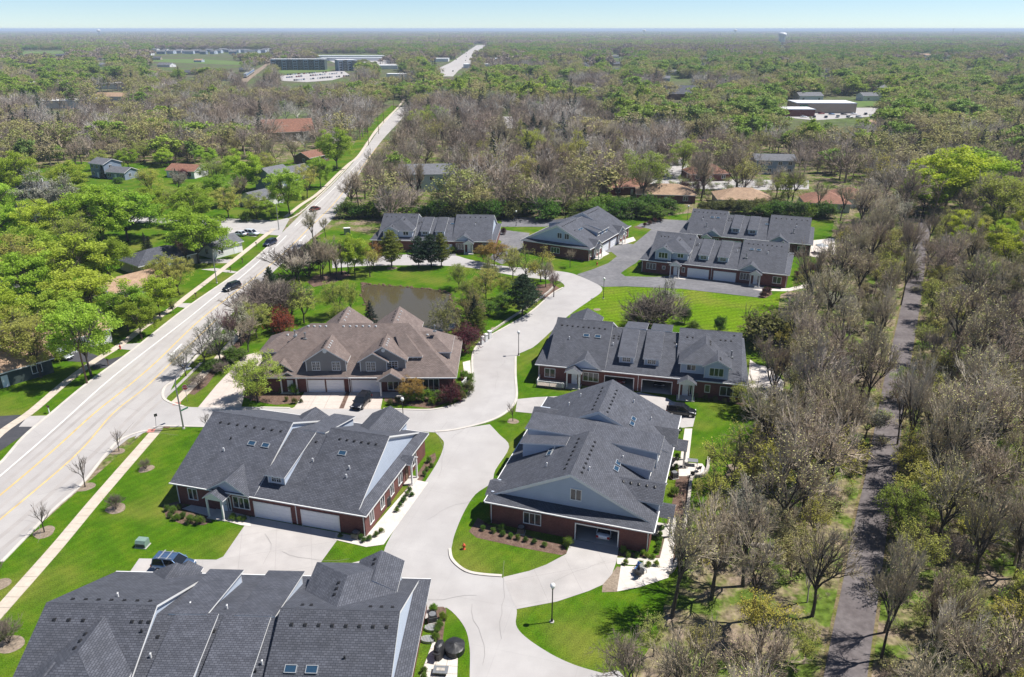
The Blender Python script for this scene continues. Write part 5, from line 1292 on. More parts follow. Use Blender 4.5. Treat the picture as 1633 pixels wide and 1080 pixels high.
def grill(px, py, label, s=1.0, ang=0):
    r = empty('covered_grill', (*at(px, py), .065), R(ang), label, 'grill'); r.scale = (s, s, s)
    b = MB(); n = 14; S = []
    rg = random.Random(int(px))
    for z, rx, ry in ((0, .62, .36), (.35, .58, .34), (.8, .66, .36), (.95, .6, .34), (1.12, .42, .28), (1.2, .2, .14)):
        S.append([(rx * math.cos(2 * math.pi * k / n) * (1 + rg.uniform(-.07, .07)), ry * math.sin(2 * math.pi * k / n) * (1 + rg.uniform(-.07, .07)), z) for k in range(n)])
    loft(b, S); b.build('cover', M['black'], r)
    MB().box(-.75, -.5, -.25, .25, .72, .8).build('side_shelf', M['black'], r)
grill(618, 806, 'black covered grill on the sunny side walk', 1.05, 60)
x, y = at(700, 1043)
grill(701, 1046, 'black covered grill on the bright patio of the nearest house', 1.3, 75)
r = empty('covered_patio_table', (x + 1.5, y + .3, .065), 0, 'round patio table under a creased black cover', 'patio table')
b = MB(); S = []; n = 18; rg = random.Random(5)
for z, rad in ((0, .98), (.35, .96), (.72, 1.06), (.8, .98), (.9, .5), (1.05, .12)): S.append([(rad * math.cos(2 * math.pi * k / n) * (1 + rg.uniform(-.06, .06)), rad * math.sin(2 * math.pi * k / n) * (1 + rg.uniform(-.06, .06)), z + rg.uniform(-.02, .02)) for k in range(n)])
loft(b, S); b.build('cover', M['black'], r)
x, y = at(703, 1074)
r = empty('fire_table', (x, y, .065), R(-4), 'grey square fire table at the bottom edge of the bright patio', 'patio table')
MB().box(-.7, .7, -.45, .45, .36, .44).build('top', M['grey_metal'], r); MB().box(-.55, .55, -.35, .35, 0, .358).build('base', M['black'], r); MB().box(-.4, .4, -.18, .18, .442, .47).build('burner', M['stone'], r)
def table_set(px, py, ang, label, n=4, z=.065):
    r = empty('patio_table', (*at(px, py), z), R(ang), label, 'patio table')
    MB().box(-.7, .7, -.45, .45, .70, .74).build('top', M['grey_metal'], r)
    for sx in (-1, 1):
        for sy in (-1, 1): MB().box(sx * .62 - .03, sx * .62 + .03, sy * .38 - .03, sy * .38 + .03, 0, .698).build('leg', M['black'], r)
CHM = None
def chair(px, py, ang, label, group=None, mat='black', z=.065):
    r = empty('patio_chair', (*at(px, py), z), R(ang), label, 'chair', group)
    MB().box(-.26, .26, -.26, .26, .40, .45).build('seat', M[mat], r)
    MB().prism([(-.26, .26, .45), (.26, .26, .45), (.26, .40, 1.0), (-.26, .40, 1.0)], (0, .04, 0)).build('backrest', M[mat], r)
    for sx in (-1, 1):
        for sy in (-1, 1): MB().box(sx * .24 - .02, sx * .24 + .02, sy * .24 - .02, sy * .24 + .02, 0, .398).build('leg', M['black'], r)
        MB().box(sx * .27 - .025, sx * .27 + .025, -.24, .24, .62, .65).build('armrest', M['black'], r)
table_set(1104, 742, -10, 'grey patio table on the small patio by the retaining wall')
chair(1094, 746, 60, 'black patio chair left of the grey table'); chair(1113, 752, 200, 'black patio chair right of the grey table')
chair(1104, 760, 170, 'dark lounge seat at the wall end, nearest the brown bed')
# chairs with blue cushions on the front patio
r = empty('patio_table', (*at(1020, 917), .065), R(20), 'small black round table on the pale corner patio', 'patio table')
MB().lathe([(.5, .6), (.5, .64)], sides=14).build('top', M['black'], r); MB().tube([(0, 0, 0), (0, 0, .599)], .05, 6).build('leg', M['black'], r)
chair(1016, 912, -40, 'blue-cushioned chair on the pale corner patio', mat='blue_cover'); chair(1026, 914, 40, 'grey-cushioned chair on the pale corner patio', mat='steel'); chair(1018, 921, 150, 'black wicker chair nearest the corner patio edge'); chair(1013, 916, -80, 'black wicker chair left of the blue-cushioned one')
r = empty('patio_umbrella', (*at(1309, 404), .065), 0, 'grey patio umbrella at the far right house end', 'umbrella')
MB().tube([(0, 0, 0), (0, 0, 2.7)], .03, 6).build('pole', M['black'], r)
for k in range(8):
    a, b_ = 2 * math.pi * k / 8, 2 * math.pi * (k + 1) / 8
    m_ = MB().slab([(0, 0, 2.72), (1.7 * math.cos(a), 1.7 * math.sin(a), 2.12), (1.7 * math.cos(b_), 1.7 * math.sin(b_), 2.12)], .02); m_.build('canopy_panel', M['steel'], r)
for k, q in enumerate(((1300, 407, 30), (1316, 409, 200), (1322, 402, 120))): chair(*q, 'dark patio chair under the grey umbrella, %s' % ('left of the pole', 'right of the pole', 'farthest from the house')[k])
r = empty('patio_umbrella', (*at(1286, 442), .065), 0, 'closed dark patio umbrella beside brown shrubs', 'umbrella'); MB().tube([(0, 0, 0), (0, 0, 1.2), (0, 0, 1.6), (0, 0, 2.6)], [.03, .03, .14, .05], 8).build('folded_canopy', M['black'], r)
table_set(1279, 449, 20, 'dark table on the white patio among brown shrubs'); chair(1270, 452, 0, 'dark chair on the white patio among brown shrubs')
# retaining wall along the brown bed: separate stones
r = empty('retaining_wall', (0, 0, 0), 0, 'low pale stone retaining wall along the brown bed and patio', 'wall')
line = smooth(P((1066, 915), (1078, 900), (1090, 850), (1098, 800), (1103, 764), (1118, 761), (1128, 750), (1130, 730)), 6)
A = np.array(line); seg = np.linalg.norm(np.diff(A, axis=0), axis=1); cum = np.r_[0, np.cumsum(seg)]; rs = random.Random(9)
s_ = 0
while s_ < cum[-1] - .6:
    k = np.searchsorted(cum, s_ + .3) - 1; d = (A[k + 1] - A[k]) / seg[k]; p = A[k] + d * (s_ + .3 - cum[k]); hh = .42 + rs.uniform(-.03, .03)
    o = MB().box(-.285, .285, -.2, .2, 0, hh).build('stone', M['stone'], r); o.location = (p[0], p[1], 0); o.rotation_euler = (0, 0, math.atan2(d[1], d[0]) + rs.uniform(-.03, .03)); s_ += .6
# low wall and white gate piers at the pond side of the street
r = empty('low_wall', (0, 0, 0), 0, 'low stone wall along the pond side of the street', 'wall')
line = P((790, 533), (820, 512), (850, 492), (880, 470), (889, 460)); 
line = [(x - .9, y + .9) for x, y in line]; A = np.array(smooth(line, 8)); seg = np.linalg.norm(np.diff(A, axis=0), axis=1); cum = np.r_[0, np.cumsum(seg)]; s_ = 0
while s_ < cum[-1] - 1:
    k = np.searchsorted(cum, s_ + .5) - 1; d = (A[k + 1] - A[k]) / seg[k]; p = A[k] + d * (s_ + .5 - cum[k])
    o = MB().box(-.485, .485, -.18, .18, 0, .38 + rs.uniform(-.04, .04)).build('stone', M['stone'], r); o.location = (p[0], p[1], 0); o.rotation_euler = (0, 0, math.atan2(d[1], d[0]) + rs.uniform(-.03, .03)); s_ += 1.0
for k, q in enumerate(((769, 549), (775, 545), (781, 540))):
    r = empty('gate_pier', (*at(*q), 0), R(40), 'white square pier beside the plum tree, %s of the three' % ('nearest us', 'in the middle', 'farthest back')[k], 'gate pier')
    MB().box(-.3, .3, -.3, .3, 0, 1.5).build('shaft', M['white'], r); MB().box(-.38, .38, -.38, .38, 1.502, 1.62).build('cap', M['white'], r)
# window wells beside the nearest house
for k, q in enumerate(((688, 1004), (682, 1022))):
    r = empty('window_well', (*at(*q), .04), R(-4), 'ribbed white window-well cover against the nearest wall, %s' % ('by the air conditioner', 'by the covered grill')[k], 'window well')
    n = 9
    for j in range(n):
        x = -.65 + j * .145; w_ = .45 * math.sqrt(max(.15, 1 - (x / .75) ** 2)); MB().box(x, x + .10, -w_, w_, 0, .28).build('rib', M['steel'], r)
# fallen log in the wood
r = empty('fallen_log', (*at(1240, 878), .2), R(-14), 'pale fallen log on the ground left of the asphalt trail', 'log')
MB().tube([(-5, 0, .1), (-1, .2, .05), (3, 0, 0), (5.5, -.2, -.05)], [.30, .26, .2, .12], 8).build('stem', M['bark_pale'], r); MB().tube([(1, .1, 0), (2.2, 1.1, .4)], [.1, .05], 6).build('branch_stub', M['bark_pale'], r)
r = empty('garbage_bin', (*at(521, 624), .05), 0, 'black wheeled bin between the two white garage doors', 'bin')
MB().prism([(-.26, -.3, .06), (.26, -.3, .06), (.30, -.36, .95), (-.30, -.36, .95)], (0, .62, 0)).build('tub', M['black'], r); MB().box(-.32, .32, -.4, .3, .952, 1.02).build('lid', M['black'], r)
for s in (-1, 1): MB().tube([(s * .3, .2, .1), (s * .24, .2, .1)], .1, 10).build('wheel', M['tyre'], r)
r = empty('drain_cover', (*at(266, 682), .06), R(-8), 'dark drain grate by the street at the corner lawn', 'drain'); 
for k in range(6): MB().box(-.5 + k * .17, -.5 + k * .17 + .1, -.3, .3, .0, .05).build('bar', M['wood'], r)
# ------------------------------------------------------------------ other houses
def house(px, py, w, d, ang, label, roof='shingle_grey', wall='siding', h=2.9, s=.42, hip=False, storeys=1, chimney=False, win=3, name='detached_house', cat='house', xy=None, fl=False, group=None):
    """plain house: walls, gable or hip roof slabs, windows and a door on the two sides towards us"""
    x, y = xy or at(px, py); hh = h * storeys
    r = empty(name, (x, y, 0), R(ang), label, cat, group)
    if name == 'flat_roofed_building': hh = 5.0
    MB().box(-w / 2, w / 2, -d / 2, d / 2, 0, hh).build('wall', M[wall], r)
    o = .45; zr = hh + s * (d / 2 + o)
    b = MB()
    if fl: b.box(-w / 2 - .2, w / 2 + .2, -d / 2 - .2, d / 2 + .2, hh + .002, hh + .5, 0); b.box(-w / 2 + .2, w / 2 - .2, -d / 2 + .2, d / 2 - .2, hh + .502, hh + .56, 1)
    elif hip:
        k = d / 2 + o; X = w / 2 + o
        b.slab([(-X, -k, hh), (X, -k, hh), (X - k, 0, zr), (-X + k, 0, zr)], .2, 0, 1); b.slab([(-X, k, hh), (X, k, hh), (X - k, 0, zr), (-X + k, 0, zr)], .2, 0, 1)
        b.slab([(-X, -k, hh), (-X, k, hh), (-X + k, 0, zr)], .2, 0, 1); b.slab([(X, -k, hh), (X, k, hh), (X - k, 0, zr)], .2, 0, 1)
    else:
        k = d / 2 + o; X = w / 2 + o
        b.slab([(-X, -k, hh), (X, -k, hh), (X, 0, zr), (-X, 0, zr)], .2, 0, 1); b.slab([(-X, k, hh), (X, k, hh), (X, 0, zr), (-X, 0, zr)], .2, 0, 1)
        for sg in (-1, 1): b.prism([(sg * w / 2, -d / 2, hh), (sg * w / 2, d / 2, hh), (sg * w / 2, 0, zr - s * o - .1)], (-sg * .1, 0, 0), 2)
    ro = b.build('roof', [M[roof], M['white'], M[wall]], r)
    if chimney: MB().box(w * .2, w * .2 + .9, -.4, .4, hh, zr + 1.0).build('chimney', M['white' if chimney == 'white' else 'brick'], ro)
    for st in range(storeys):
        for k in range(win):
            xc = -w / 2 + w * (k + .5) / win
            if st == 0 and k == win // 2 and not fl:
                dd = MB().box(xc - .5, xc + .5, -d / 2 - .07, -d / 2 - .002, 0, 2.1).build('door', M['door_white'], r)
            else: window(r, xc - .75, xc + .75, st * h + .95, st * h + 2.3, 2, -d / 2, single=True)
        for sg in (1, -1):
            window(r, -d * .12 - .6, -d * .12 + .6, st * h + .95, st * h + 2.3, 2, sg * w / 2, axis='x', sgn=sg, single=True)
    return r
house(172, 281, 8.5, 8, -28, 'slate-blue house with white windows among the left trees', 'shingle_grey', 'siding_slate', 2.8, .4, storeys=2, win=3)
house(197, 284, 9, 7.5, -18, 'low slate-blue wing with porch beside the slate-blue house', 'shingle_grey', 'siding_slate', 2.9, .4)
house(300, 281, 13, 9, -15, 'white house with dull red roof behind green trees', 'shingle_rust', 'white', 2.9, .42)
house(55, 312, 15, 9, 10, 'dark green house with white chimney behind pale blossoming trees', 'shingle_grey', 'siding_dark', 2.9, .42, chimney='white')
house(62, 350, 14, 9, -14, 'grey-roofed house under the tall left tree crowns', 'shingle_grey', 'siding', 2.9, .4)
house(438, 300, 10, 9, 60, 'blue-grey house with pale gable facing the main road', 'shingle_grey', 'siding_slate', 2.9, .5, storeys=2)
house(418, 325, 12, 9, 60, 'grey-roofed white house nearest the cross street corner', 'shingle_grey', 'white', 2.9, .42)
house(470, 284, 12, 9, 62, 'light blue house behind the verge trees', 'shingle_grey', 'siding', 2.9, .45)
house(498, 258, 13, 9, 62, 'dark brown house with rust roof on the left of the main road', 'shingle_rust', 'wood', 2.9, .45)
house(352, 404, 9, 7, 55, 'white garage with grey roof beside the cars on the corner drive', 'shingle_grey', 'white', 2.9, .45, name='garage', cat='garage', win=2)
house(255, 425, 15, 10, 52, 'house with charcoal hip roof between leafy trees', 'shingle', 'siding_tan', 2.8, .42, hip=True)
house(212, 470, 14, 9, 52, 'brown-roofed house glimpsed through green crowns', 'shingle_tan', 'siding_tan', 2.9, .42)
house(128, 512, 12, 9, 52, 'house with pale grey roof behind the leafy verge trees', 'shingle_grey', 'white', 2.9, .42)
house(88, 556, 17, 10, 50, 'tan-roofed white house with porch behind the left sidewalk', 'shingle_tan', 'white', 2.9, .45, win=4)
house(-6, 604, 15, 10, 50, 'tan-roofed dark house at the left picture edge', 'shingle_tan', 'siding_dark', 2.8, .42)
house(12, 470, 14, 10, 50, 'blue-walled house in shade at the left picture edge', 'shingle_grey', 'siding_slate', 2.9, .42)
house(460, 222, 26, 20, 20, 'large hall with steep rust-brown roof among bare trees', 'shingle_rust', 'siding_tan', 5, .55, name='hall', cat='hall', win=5)
house(412, 216, 14, 12, 20, 'low rust-roofed annex beside the large hall', 'shingle_rust', 'siding_tan', 3, .4)
# right of the road, behind the wood
house(690, 300, 24, 13, 5, 'big grey-green two-storey house behind bare trees', 'shingle_grey', 'siding_mint', 3.2, .4, storeys=2, win=5)
for k, q in enumerate(((682, 196, 'left of the red-brown pair'), (755, 207, 'left of the pale driveway'), (765, 200, 'behind its twin'), (1000, 300, 'with chimney, left of the tan hip roof'))):
    house(q[0], q[1] + 6, 16, 11, 10, 'brown-roofed bungalow %s' % q[2], 'shingle_rust' if k else 'shingle_brown', 'brick', 2.9, .4, hip=True, chimney=(k == 3))
house(1060, 318, 20, 12, -8, 'tan-roofed brick bungalow behind the hedge', 'shingle_tan', 'brick', 2.9, .42, hip=True)
house(1182, 326, 18, 13, -5, 'tan hip-roofed house behind the far right duplexes', 'shingle_tan', 'siding_tan', 2.9, .42, hip=True)
house(1312, 332, 14, 13, -10, 'pale green house with brown hip roof near the trail', 'shingle_rust', 'siding_mint', 3.0, .42, hip=True)
house(1352, 325, 13, 12, -10, 'brown hip-roofed wing with white porch beside the pale green house', 'shingle_rust', 'white', 3.0, .42, hip=True)
house(1230, 275, 16, 10, -6, 'pale blue two-storey house behind bare trees', 'shingle_grey', 'siding_slate', 2.9, .35, storeys=2, win=4)
house(1125, 285, 16, 11, 5, 'rust-roofed house under the spreading bare oak', 'shingle_rust', 'brick', 2.9, .5, hip=True)
house(1110, 240, 18, 11, 0, 'dark rust-roofed bungalow deep in the bare trees', 'shingle_rust', 'wood', 2.9, .4)
house(965, 215, 20, 11, 0, 'pinkish-roofed bungalow deep in the bare trees', 'shingle_tan', 'brick', 2.9, .38)
house(870, 222, 16, 11, 0, 'charcoal-roofed bungalow behind the dark spruces', 'shingle', 'siding_tan', 2.9, .42)
# commercial and far
house(1308, 178, 42, 24, -3, 'flat-roofed brick shop building with white roof', 'siding', 'siding_tan', 6.5, 0, fl=True, name='shop_building', cat='shop', win=0)
MB().box(-19, -13, -12.4, -12.05, 4.0, 5.6).build('green_sign', M['green_sign'], [o for o in C.objects if o.name.startswith('shop_building')][0])
house(1262, 184, 26, 18, -3, 'low flat-roofed annex left of the brick shop building', 'siding', 'brick', 4.5, 0, fl=True, name='shop_building', cat='shop', win=0)
house(1396, 160, 28, 13, 2, 'white long house right of the shops', 'shingle_grey', 'white', 4, .35)
house(1288, 160, 20, 14, 2, 'white house directly behind the shop building', 'shingle_grey', 'white', 4, .35)
house(1085, 158, 28, 20, 0, 'large dark-roofed building among trees at upper right', 'shingle', 'wood', 5, .6, name='hall', cat='hall', win=0)
def flats(px, py, w, d, ang, n, label):
    x, y = at(px, py); r = empty('apartment_building', (x, y, 0), R(ang), label, 'apartments')
    bw = w / n
    for k in range(n):
        dk = k % 2; MB().box(-w / 2 + k * bw, -w / 2 + (k + 1) * bw - .02, -d / 2 - (1.2 if dk else 0), d / 2, 0, 13.5 + (1.2 if not dk else 0)).build('bay', M['siding_dark' if dk else 'siding_slate'], r)
        for st in range(4):
            window(r, -w / 2 + k * bw + bw * .2, -w / 2 + (k + 1) * bw - bw * .2, st * 3.3 + .8, st * 3.3 + 2.8, 2, -d / 2 - (1.2 if dk else 0), single=True)
    MB().box(-w / 2 - .3, w / 2 + .3, -d / 2 + .3, d / 2 + .3, 14.8, 15.2).build('roof', M['white'], r)
flats(478, 111.5, 78, 18, 2, 10, 'long dark and white block of flats behind the far car lot')
flats(552, 113, 26, 22, 25, 4, 'shorter dark and white block of flats at the far lot end')
for k, (px, py, w_, d_, l_) in enumerate(((550, 93.2, 190, 30, 'longest white flat-roofed warehouse'), (562, 96.5, 120, 25, 'white flat-roofed warehouse in front of the longest one'), (618, 110, 34, 24, 'white flat-roofed block among trees near the flats'), (690, 98, 60, 30, 'pale flat-roofed store on the left of the wide far road'), (640, 100, 50, 20, 'pale low store between warehouse and wide far road'), (790, 98, 55, 30, 'pale flat-roofed store right of the wide far road'), (652, 125, 52, 16, 'long white low roof in bare trees below the far stores'), (100, 170, 46, 30, 'white flat-roofed building in the left bare trees'), (175, 141, 50, 22, 'pale green-white flat building among left trees'), (25, 140, 40, 22, 'grey-roofed low building at the far left edge'), (760, 108, 40, 22, 'blue-grey store beside the wide far road'), (216, 88.5, 80, 20, 'long pale shed at the edge of the far green field'))):
    house(px, py, w_, d_, 0, l_, 'siding', 'white', 7, 0, fl=True, name='flat_roofed_building', cat='building', win=0)
rh = random.Random(4)
for k in range(46):
    if k < 26: q = at(250 + k * 7.6 + rh.uniform(-2, 2), 84.5 + rh.uniform(-2.2, 2.2))
    else: q = at(rh.uniform(900, 1620), rh.uniform(84, 140))
    house(0, 0, rh.uniform(14, 20), 11, rh.uniform(-30, 30), 'small grey-roofed house in the distant estate past the green field' if k < 26 else 'pale roof of a house among the distant right-hand trees', rh.choice(('shingle_grey', 'shingle_grey', 'shingle')), rh.choice(('white', 'siding', 'siding_slate')), 3, .45, storeys=2 if k < 26 else 1, win=0, xy=q, group='houses of the distant estate' if k < 26 else 'houses in the distant trees')
for k, (px, py) in enumerate(((905, 186), (1010, 175), (1135, 205), (1165, 190), (1345, 236), (1400, 205), (930, 150), (1180, 150), (1480, 180), (1540, 150), (1210, 215), (820, 160), (1575, 212), (1440, 240))):
    house(0, 0, rh.uniform(14, 22), 11, rh.uniform(-25, 25), 'lone roof among the bare trees, %s of fourteen counted from the left' % (['third', 'fifth', 'sixth', 'seventh', 'tenth', 'eleventh', 'fourth', 'eighth', 'thirteenth', 'second from last', 'ninth', 'very first', 'last', 'twelfth'][k]) if False else '%s-roofed house in the wood beyond the far duplexes' % ('grey', 'brown', 'pale')[k % 3], ('shingle_grey', 'shingle_rust', 'shingle_tan')[k % 3], ('white', 'brick', 'siding_tan')[k % 3], 3, .42, hip=k % 2 == 0, win=3, xy=at(px, py), group='houses in the wood')
CLEARINGS = []
for k in range(56):
    q = (rh.uniform(10, 1625), rh.choice((rh.uniform(88, 120), rh.uniform(100, 165))))
    if 420 < q[0] < 800 or any(abs(q[0] - a) < 34 and abs(q[1] - b) < 9 for a, b in CLEARINGS): continue
    CLEARINGS.append(q)
    house(0, 0, rh.uniform(15, 28), rh.uniform(10, 14), rh.uniform(-25, 25), '%s roof showing through the distant %s trees' % (('pale grey', 'brown', 'dark')[k % 3], 'left-hand' if q[0] < 600 else 'right-hand'), ('shingle_grey', 'shingle_tan', 'shingle')[k % 3], ('white', 'siding', 'siding_tan')[k % 3], 3.2, .4, win=0, xy=at(*q), group='roofs in the distant trees')
# overhead wires along the far poles
PW = [at(588, 232), at(604, 214), at(612, 196), at(628, 176)]
for s_ in (-1.05, 1.05):
    w_ = MB()
    for a, b in zip(PW, PW[1:]):
        w_.tube([(a[0] + (b[0] - a[0]) * t + s_, a[1] + (b[1] - a[1]) * t, 10.55 - 1.6 * t * (1 - t)) for t in (0, .25, .5, .75, 1)], .02, 3)
    tag(w_.build('overhead_wire', M['black']), 'thin overhead wire along the far verge poles, %s' % ('nearer the houses' if s_ < 0 else 'nearer the road'), 'wire', 'overhead wires')
# railway and its train
A, B = np.array(at(372, 138)), np.array(at(432, 97)); d_ = (B - A) / np.linalg.norm(B - A); ang = math.atan2(d_[1], d_[0])
tr = empty('train', (*(A + (B - A) * .30), .2), ang, 'blue and silver commuter train on the far railway', 'train')
for k in range(5):
    cx = (k - 2) * 26
    cw = MB().box(cx - 12.5, cx + 12.5, -1.6, 1.6, 1.0, 4.9).build('carriage', M['steel'], tr); MB().box(cx - 12.3, cx + 12.3, -1.62, 1.62, 2.9, 3.7).build('window_band', M['blue_cover'], cw); MB().box(cx - 11, cx + 11, -1.2, 1.2, 0, .98).build('bogies', M['black'], cw)
# water towers and mast on the horizon
def tower(px, py, h, rad, label, fat=False):
    y = at(px, py)[1]; x = at(px, py)[0]
    r = empty('water_tower', (x, y, 0), 0, label, 'water tower')
    if fat: MB().lathe([(rad * .8, 0), (rad * .78, h * .6), (rad * .84, h * .68), (rad, h * .76), (rad, h * .9), (rad * .7, h * .98), (.3, h)], sides=18).build('tank', M['white'], r, True)
    else: MB().lathe([(rad * .25, 0), (rad * .22, h * .62), (rad, h * .76), (rad, h * .88), (rad * .6, h * .97), (.3, h)], sides=16).build('tank', M['white'], r, True)
    MB().lathe([(.35, h), (.3, h + 1.5)], sides=6).build('vent', M['white'], r)
tower(1246, 71, 43, 15, 'big white water tower standing above the right-hand trees', True)
tower(159, 58.5, 52, 14, 'small white water tower on the left horizon')
tower(1172, 57, 52, 17, 'tiny pale water tower on the horizon left of the big one'); tower(1027, 57, 50, 15, 'tiny pale water tower on the middle horizon')
q = at(1518, 60); r = empty('radio_mast', (*q, 0), 0, 'thin radio mast on the right horizon', 'mast'); MB().tube([(0, 0, 0), (0, 0, 58)], 1.0, 4).build('shaft', M['grey_metal'], r); MB().lathe([(3, 52), (3, 56)], sides=8).build('antenna', M['white'], r)
# ------------------------------------------------------------------ trees: a skeleton is grown branch by branch; twigs and leaves are real faces
M['twig'] = mat_leaf('tree_twigs', 0.25, 0.0, 0.9, 0.015)
M['leaf'] = mat_leaf('tree_leaves', 0.30, 0.42, 0.6, 0.02)
M['twig_brown'] = mat_plain('brown_twigs', (0.17, 0.14, 0.115), 0.9, var=0.25)

M['budleaf'] = mat_plain('opening_buds', (0.40, 0.38, 0.13), 0.7, var=0.3)

def norm(v): return v / (np.linalg.norm(v) + 1e-9)
def rand_dir(rg): 
    v = np.array([rg.gauss(0, 1) for _ in range(3)]); return norm(v)
class Soup:
    def __init__(s): s.v = []; s.f = []; s.m = []
    def limb(s, pts, rad, sides, mi):
        i0 = len(s.v); n = len(pts)
        for k in range(n):
            d = norm(pts[min(k + 1, n - 1)] - pts[max(k - 1, 0)])
            a = norm(np.cross(d, (0.3, 0.2, 1) if abs(d[2]) < .9 else (1, 0, 0))); b = np.cross(d, a)
            if k == n - 1 and rad[k] <= 0: s.v.append(tuple(pts[k])); continue
            for j in range(sides):
                t = 2 * math.pi * j / sides; s.v.append(tuple(pts[k] + rad[k] * (math.cos(t) * a + math.sin(t) * b)))
        for k in range(n - 1):
            for j in range(sides):
                a0 = i0 + k * sides + j; a1 = i0 + k * sides + (j + 1) % sides
                if k == n - 2 and rad[-1] <= 0: s.f.append((a0, a1, i0 + (n - 1) * sides))
                else: s.f.append((a0, a1, a1 + sides, a0 + sides))
                s.m.append(mi)
    def leaf(s, p, size, rg, mi, up=0.5, asp=0.7):
        n = rand_dir(rg); n[2] = abs(n[2]) + up; n = norm(n); a = norm(np.cross(n, rand_dir(rg))); b = np.cross(n, a) * asp
        i = len(s.v); h = size / 2
        for q in (p - a * h, p - b * h + n * h * .15, p + a * h, p + b * h + n * h * .15): s.v.append(tuple(q))
        s.f.append((i, i + 1, i + 2, i + 3)); s.m.append(mi)
    def mesh(s, name, mats):
        me = bpy.data.meshes.new(name); me.from_pydata(s.v, [], s.f)
        for m in mats: me.materials.append(m)
        me.polygons.foreach_set('material_index', s.m); me.update(); return me

def skeleton(rg, H, counts, spread=.62, trunk=.27, up=.25, stems=1, droop=0.0, lr=.66, limb=.34):
    """list of branches (points, radii, level)"""
    out = []
    def grow(p, d, L, r, lv):
        last = lv == len(counts)
        n = 3 if lv <= 1 else (1 if last else 2)
        pts = [p]; dd = d
        for k in range(n):
            dd = norm(dd + rand_dir(rg) * (.10 if lv == 0 else .30) + np.array((0, 0, up * .35 - droop * lv * .12)))
            pts.append(pts[-1] + dd * L / n)
        r1 = 0.0 if last else r * .62
        out.append((pts, [r + (r1 - r) * k / n for k in range(n + 1)], lv))
        if last: return
        c = counts[lv]
        az0 = rg.uniform(0, 6.28)
        for j in range(c):
            t = 1.0 if j == 0 and lv > 0 else (rg.uniform(.75, 1) if lv == 0 else rg.uniform(.35, 1.0))
            q = pts[0] + 0; seg = t * n; k = min(int(seg), n - 1); q = pts[k] + (pts[k + 1] - pts[k]) * (seg - k)
            base = norm(pts[k + 1] - pts[k])
            az = az0 + j * 2.4 + rg.uniform(-.4, .4); sp = spread * rg.uniform(.55, 1.2) * (.5 if j == 0 and lv > 0 else 1)
            a = norm(np.cross(base, (0.1, 0.3, 1) if abs(base[2]) < .95 else (1, 0.2, 0))); b = np.cross(base, a)
            nd = norm(base * math.cos(sp) + (a * math.cos(az) + b * math.sin(az)) * math.sin(sp) + np.array((0, 0, up * .4 - droop * .1)))
            Lc = (limb * H if lv == 0 else L * lr) * rg.uniform(.72, 1.15)
            grow(q, nd, Lc, r * (.55 if lv == 0 else .6) * rg.uniform(.8, 1.1), lv + 1)
    for s in range(stems):
        a = 2 * math.pi * s / max(1, stems) + rg.uniform(-.3, .3); tilt = 0 if stems == 1 else rg.uniform(.15, .5)
        d = norm(np.array((math.cos(a) * tilt, math.sin(a) * tilt, 1.0)))
        grow(np.array((math.cos(a) * .15 * (stems > 1), math.sin(a) * .15 * (stems > 1), -.1)), d, trunk * H * (rg.uniform(.7, 1.1) if stems > 1 else 1), .018 * H / (stems ** .4), 0)
    return out

def make_tree(seed, H, counts, twig_r=1.0, leaves=0, leaf=.3, leaf_lv=None, cut=2, twig_mat='twig', leaf_mat='leaf', jitter=.35, bark='bark', clumps=0, clump_r=1.3, crown_base=.25, cr=None, **kw):
    """-> (trunk mesh, crown mesh); H is the nominal height the mesh is normalised to"""
    rg = random.Random(seed); br = skeleton(rg, H, counts, **kw)
    T, K = Soup(), Soup(); N = len(counts)
    zmax = max(p[2] for b in br for p in b[0]); f = H / zmax
    tips = []
    ex = sorted(math.hypot(b[0][-1][0], b[0][-1][1]) for b in br)[int(len(br) * .97)] * f
    kx = cr * H / ex if cr else 1.0
    for pts, rad, lv in br:
        pts = [p * np.array((f * kx, f * kx, f)) for p in pts]
        mr = .018 * H / 12 * twig_r
        rad = [max(r, mr * (1.0 if lv >= N - 1 else 1.4)) if r > 0 else 0 for r in rad]
        if lv <= cut: T.limb(pts, rad, 6 if lv == 0 else (5 if lv == 1 else 4), 0)
        else: K.limb(pts, rad, 3, 0)
        if lv >= (N if leaf_lv is None else leaf_lv): tips.append(pts)
    if clumps:          # leaf clumps round the branch ends and over a domed crown, with gaps between them
        xy = max(math.hypot(p[0], p[1]) for q in tips for p in q); zt = H; zb = H * crown_base
        cs = [q[-1] for q in rg.sample(tips, min(len(tips), clumps // 2))]
        while len(cs) < clumps:
            d = rand_dir(rg); k = rg.uniform(.62, 1.0)
            cs.append(np.array((d[0] * xy * .86 * k, d[1] * xy * .86 * k, (zt + zb) / 2 + d[2] * (zt - zb) / 2 * k * .93)))
        for _ in range(leaves):
            c = cs[int(len(cs) * rg.random())]; K.leaf(c + rand_dir(rg) * np.array((1, 1, .65)) * clump_r * rg.random() ** .45, leaf * rg.uniform(.6, 1.3), rg, 1)
    elif leaves:
        for _ in range(leaves):
            pts = rg.choice(tips); t = rg.uniform(.3, 1.1); p = pts[0] + (pts[-1] - pts[0]) * t
            p = p + rand_dir(rg) * jitter * rg.random()
            K.leaf(p, leaf * rg.uniform(.6, 1.3), rg, 1)
    return T.mesh('trunk', [M[bark]]), K.mesh('crown', [M[twig_mat], M[leaf_mat]])

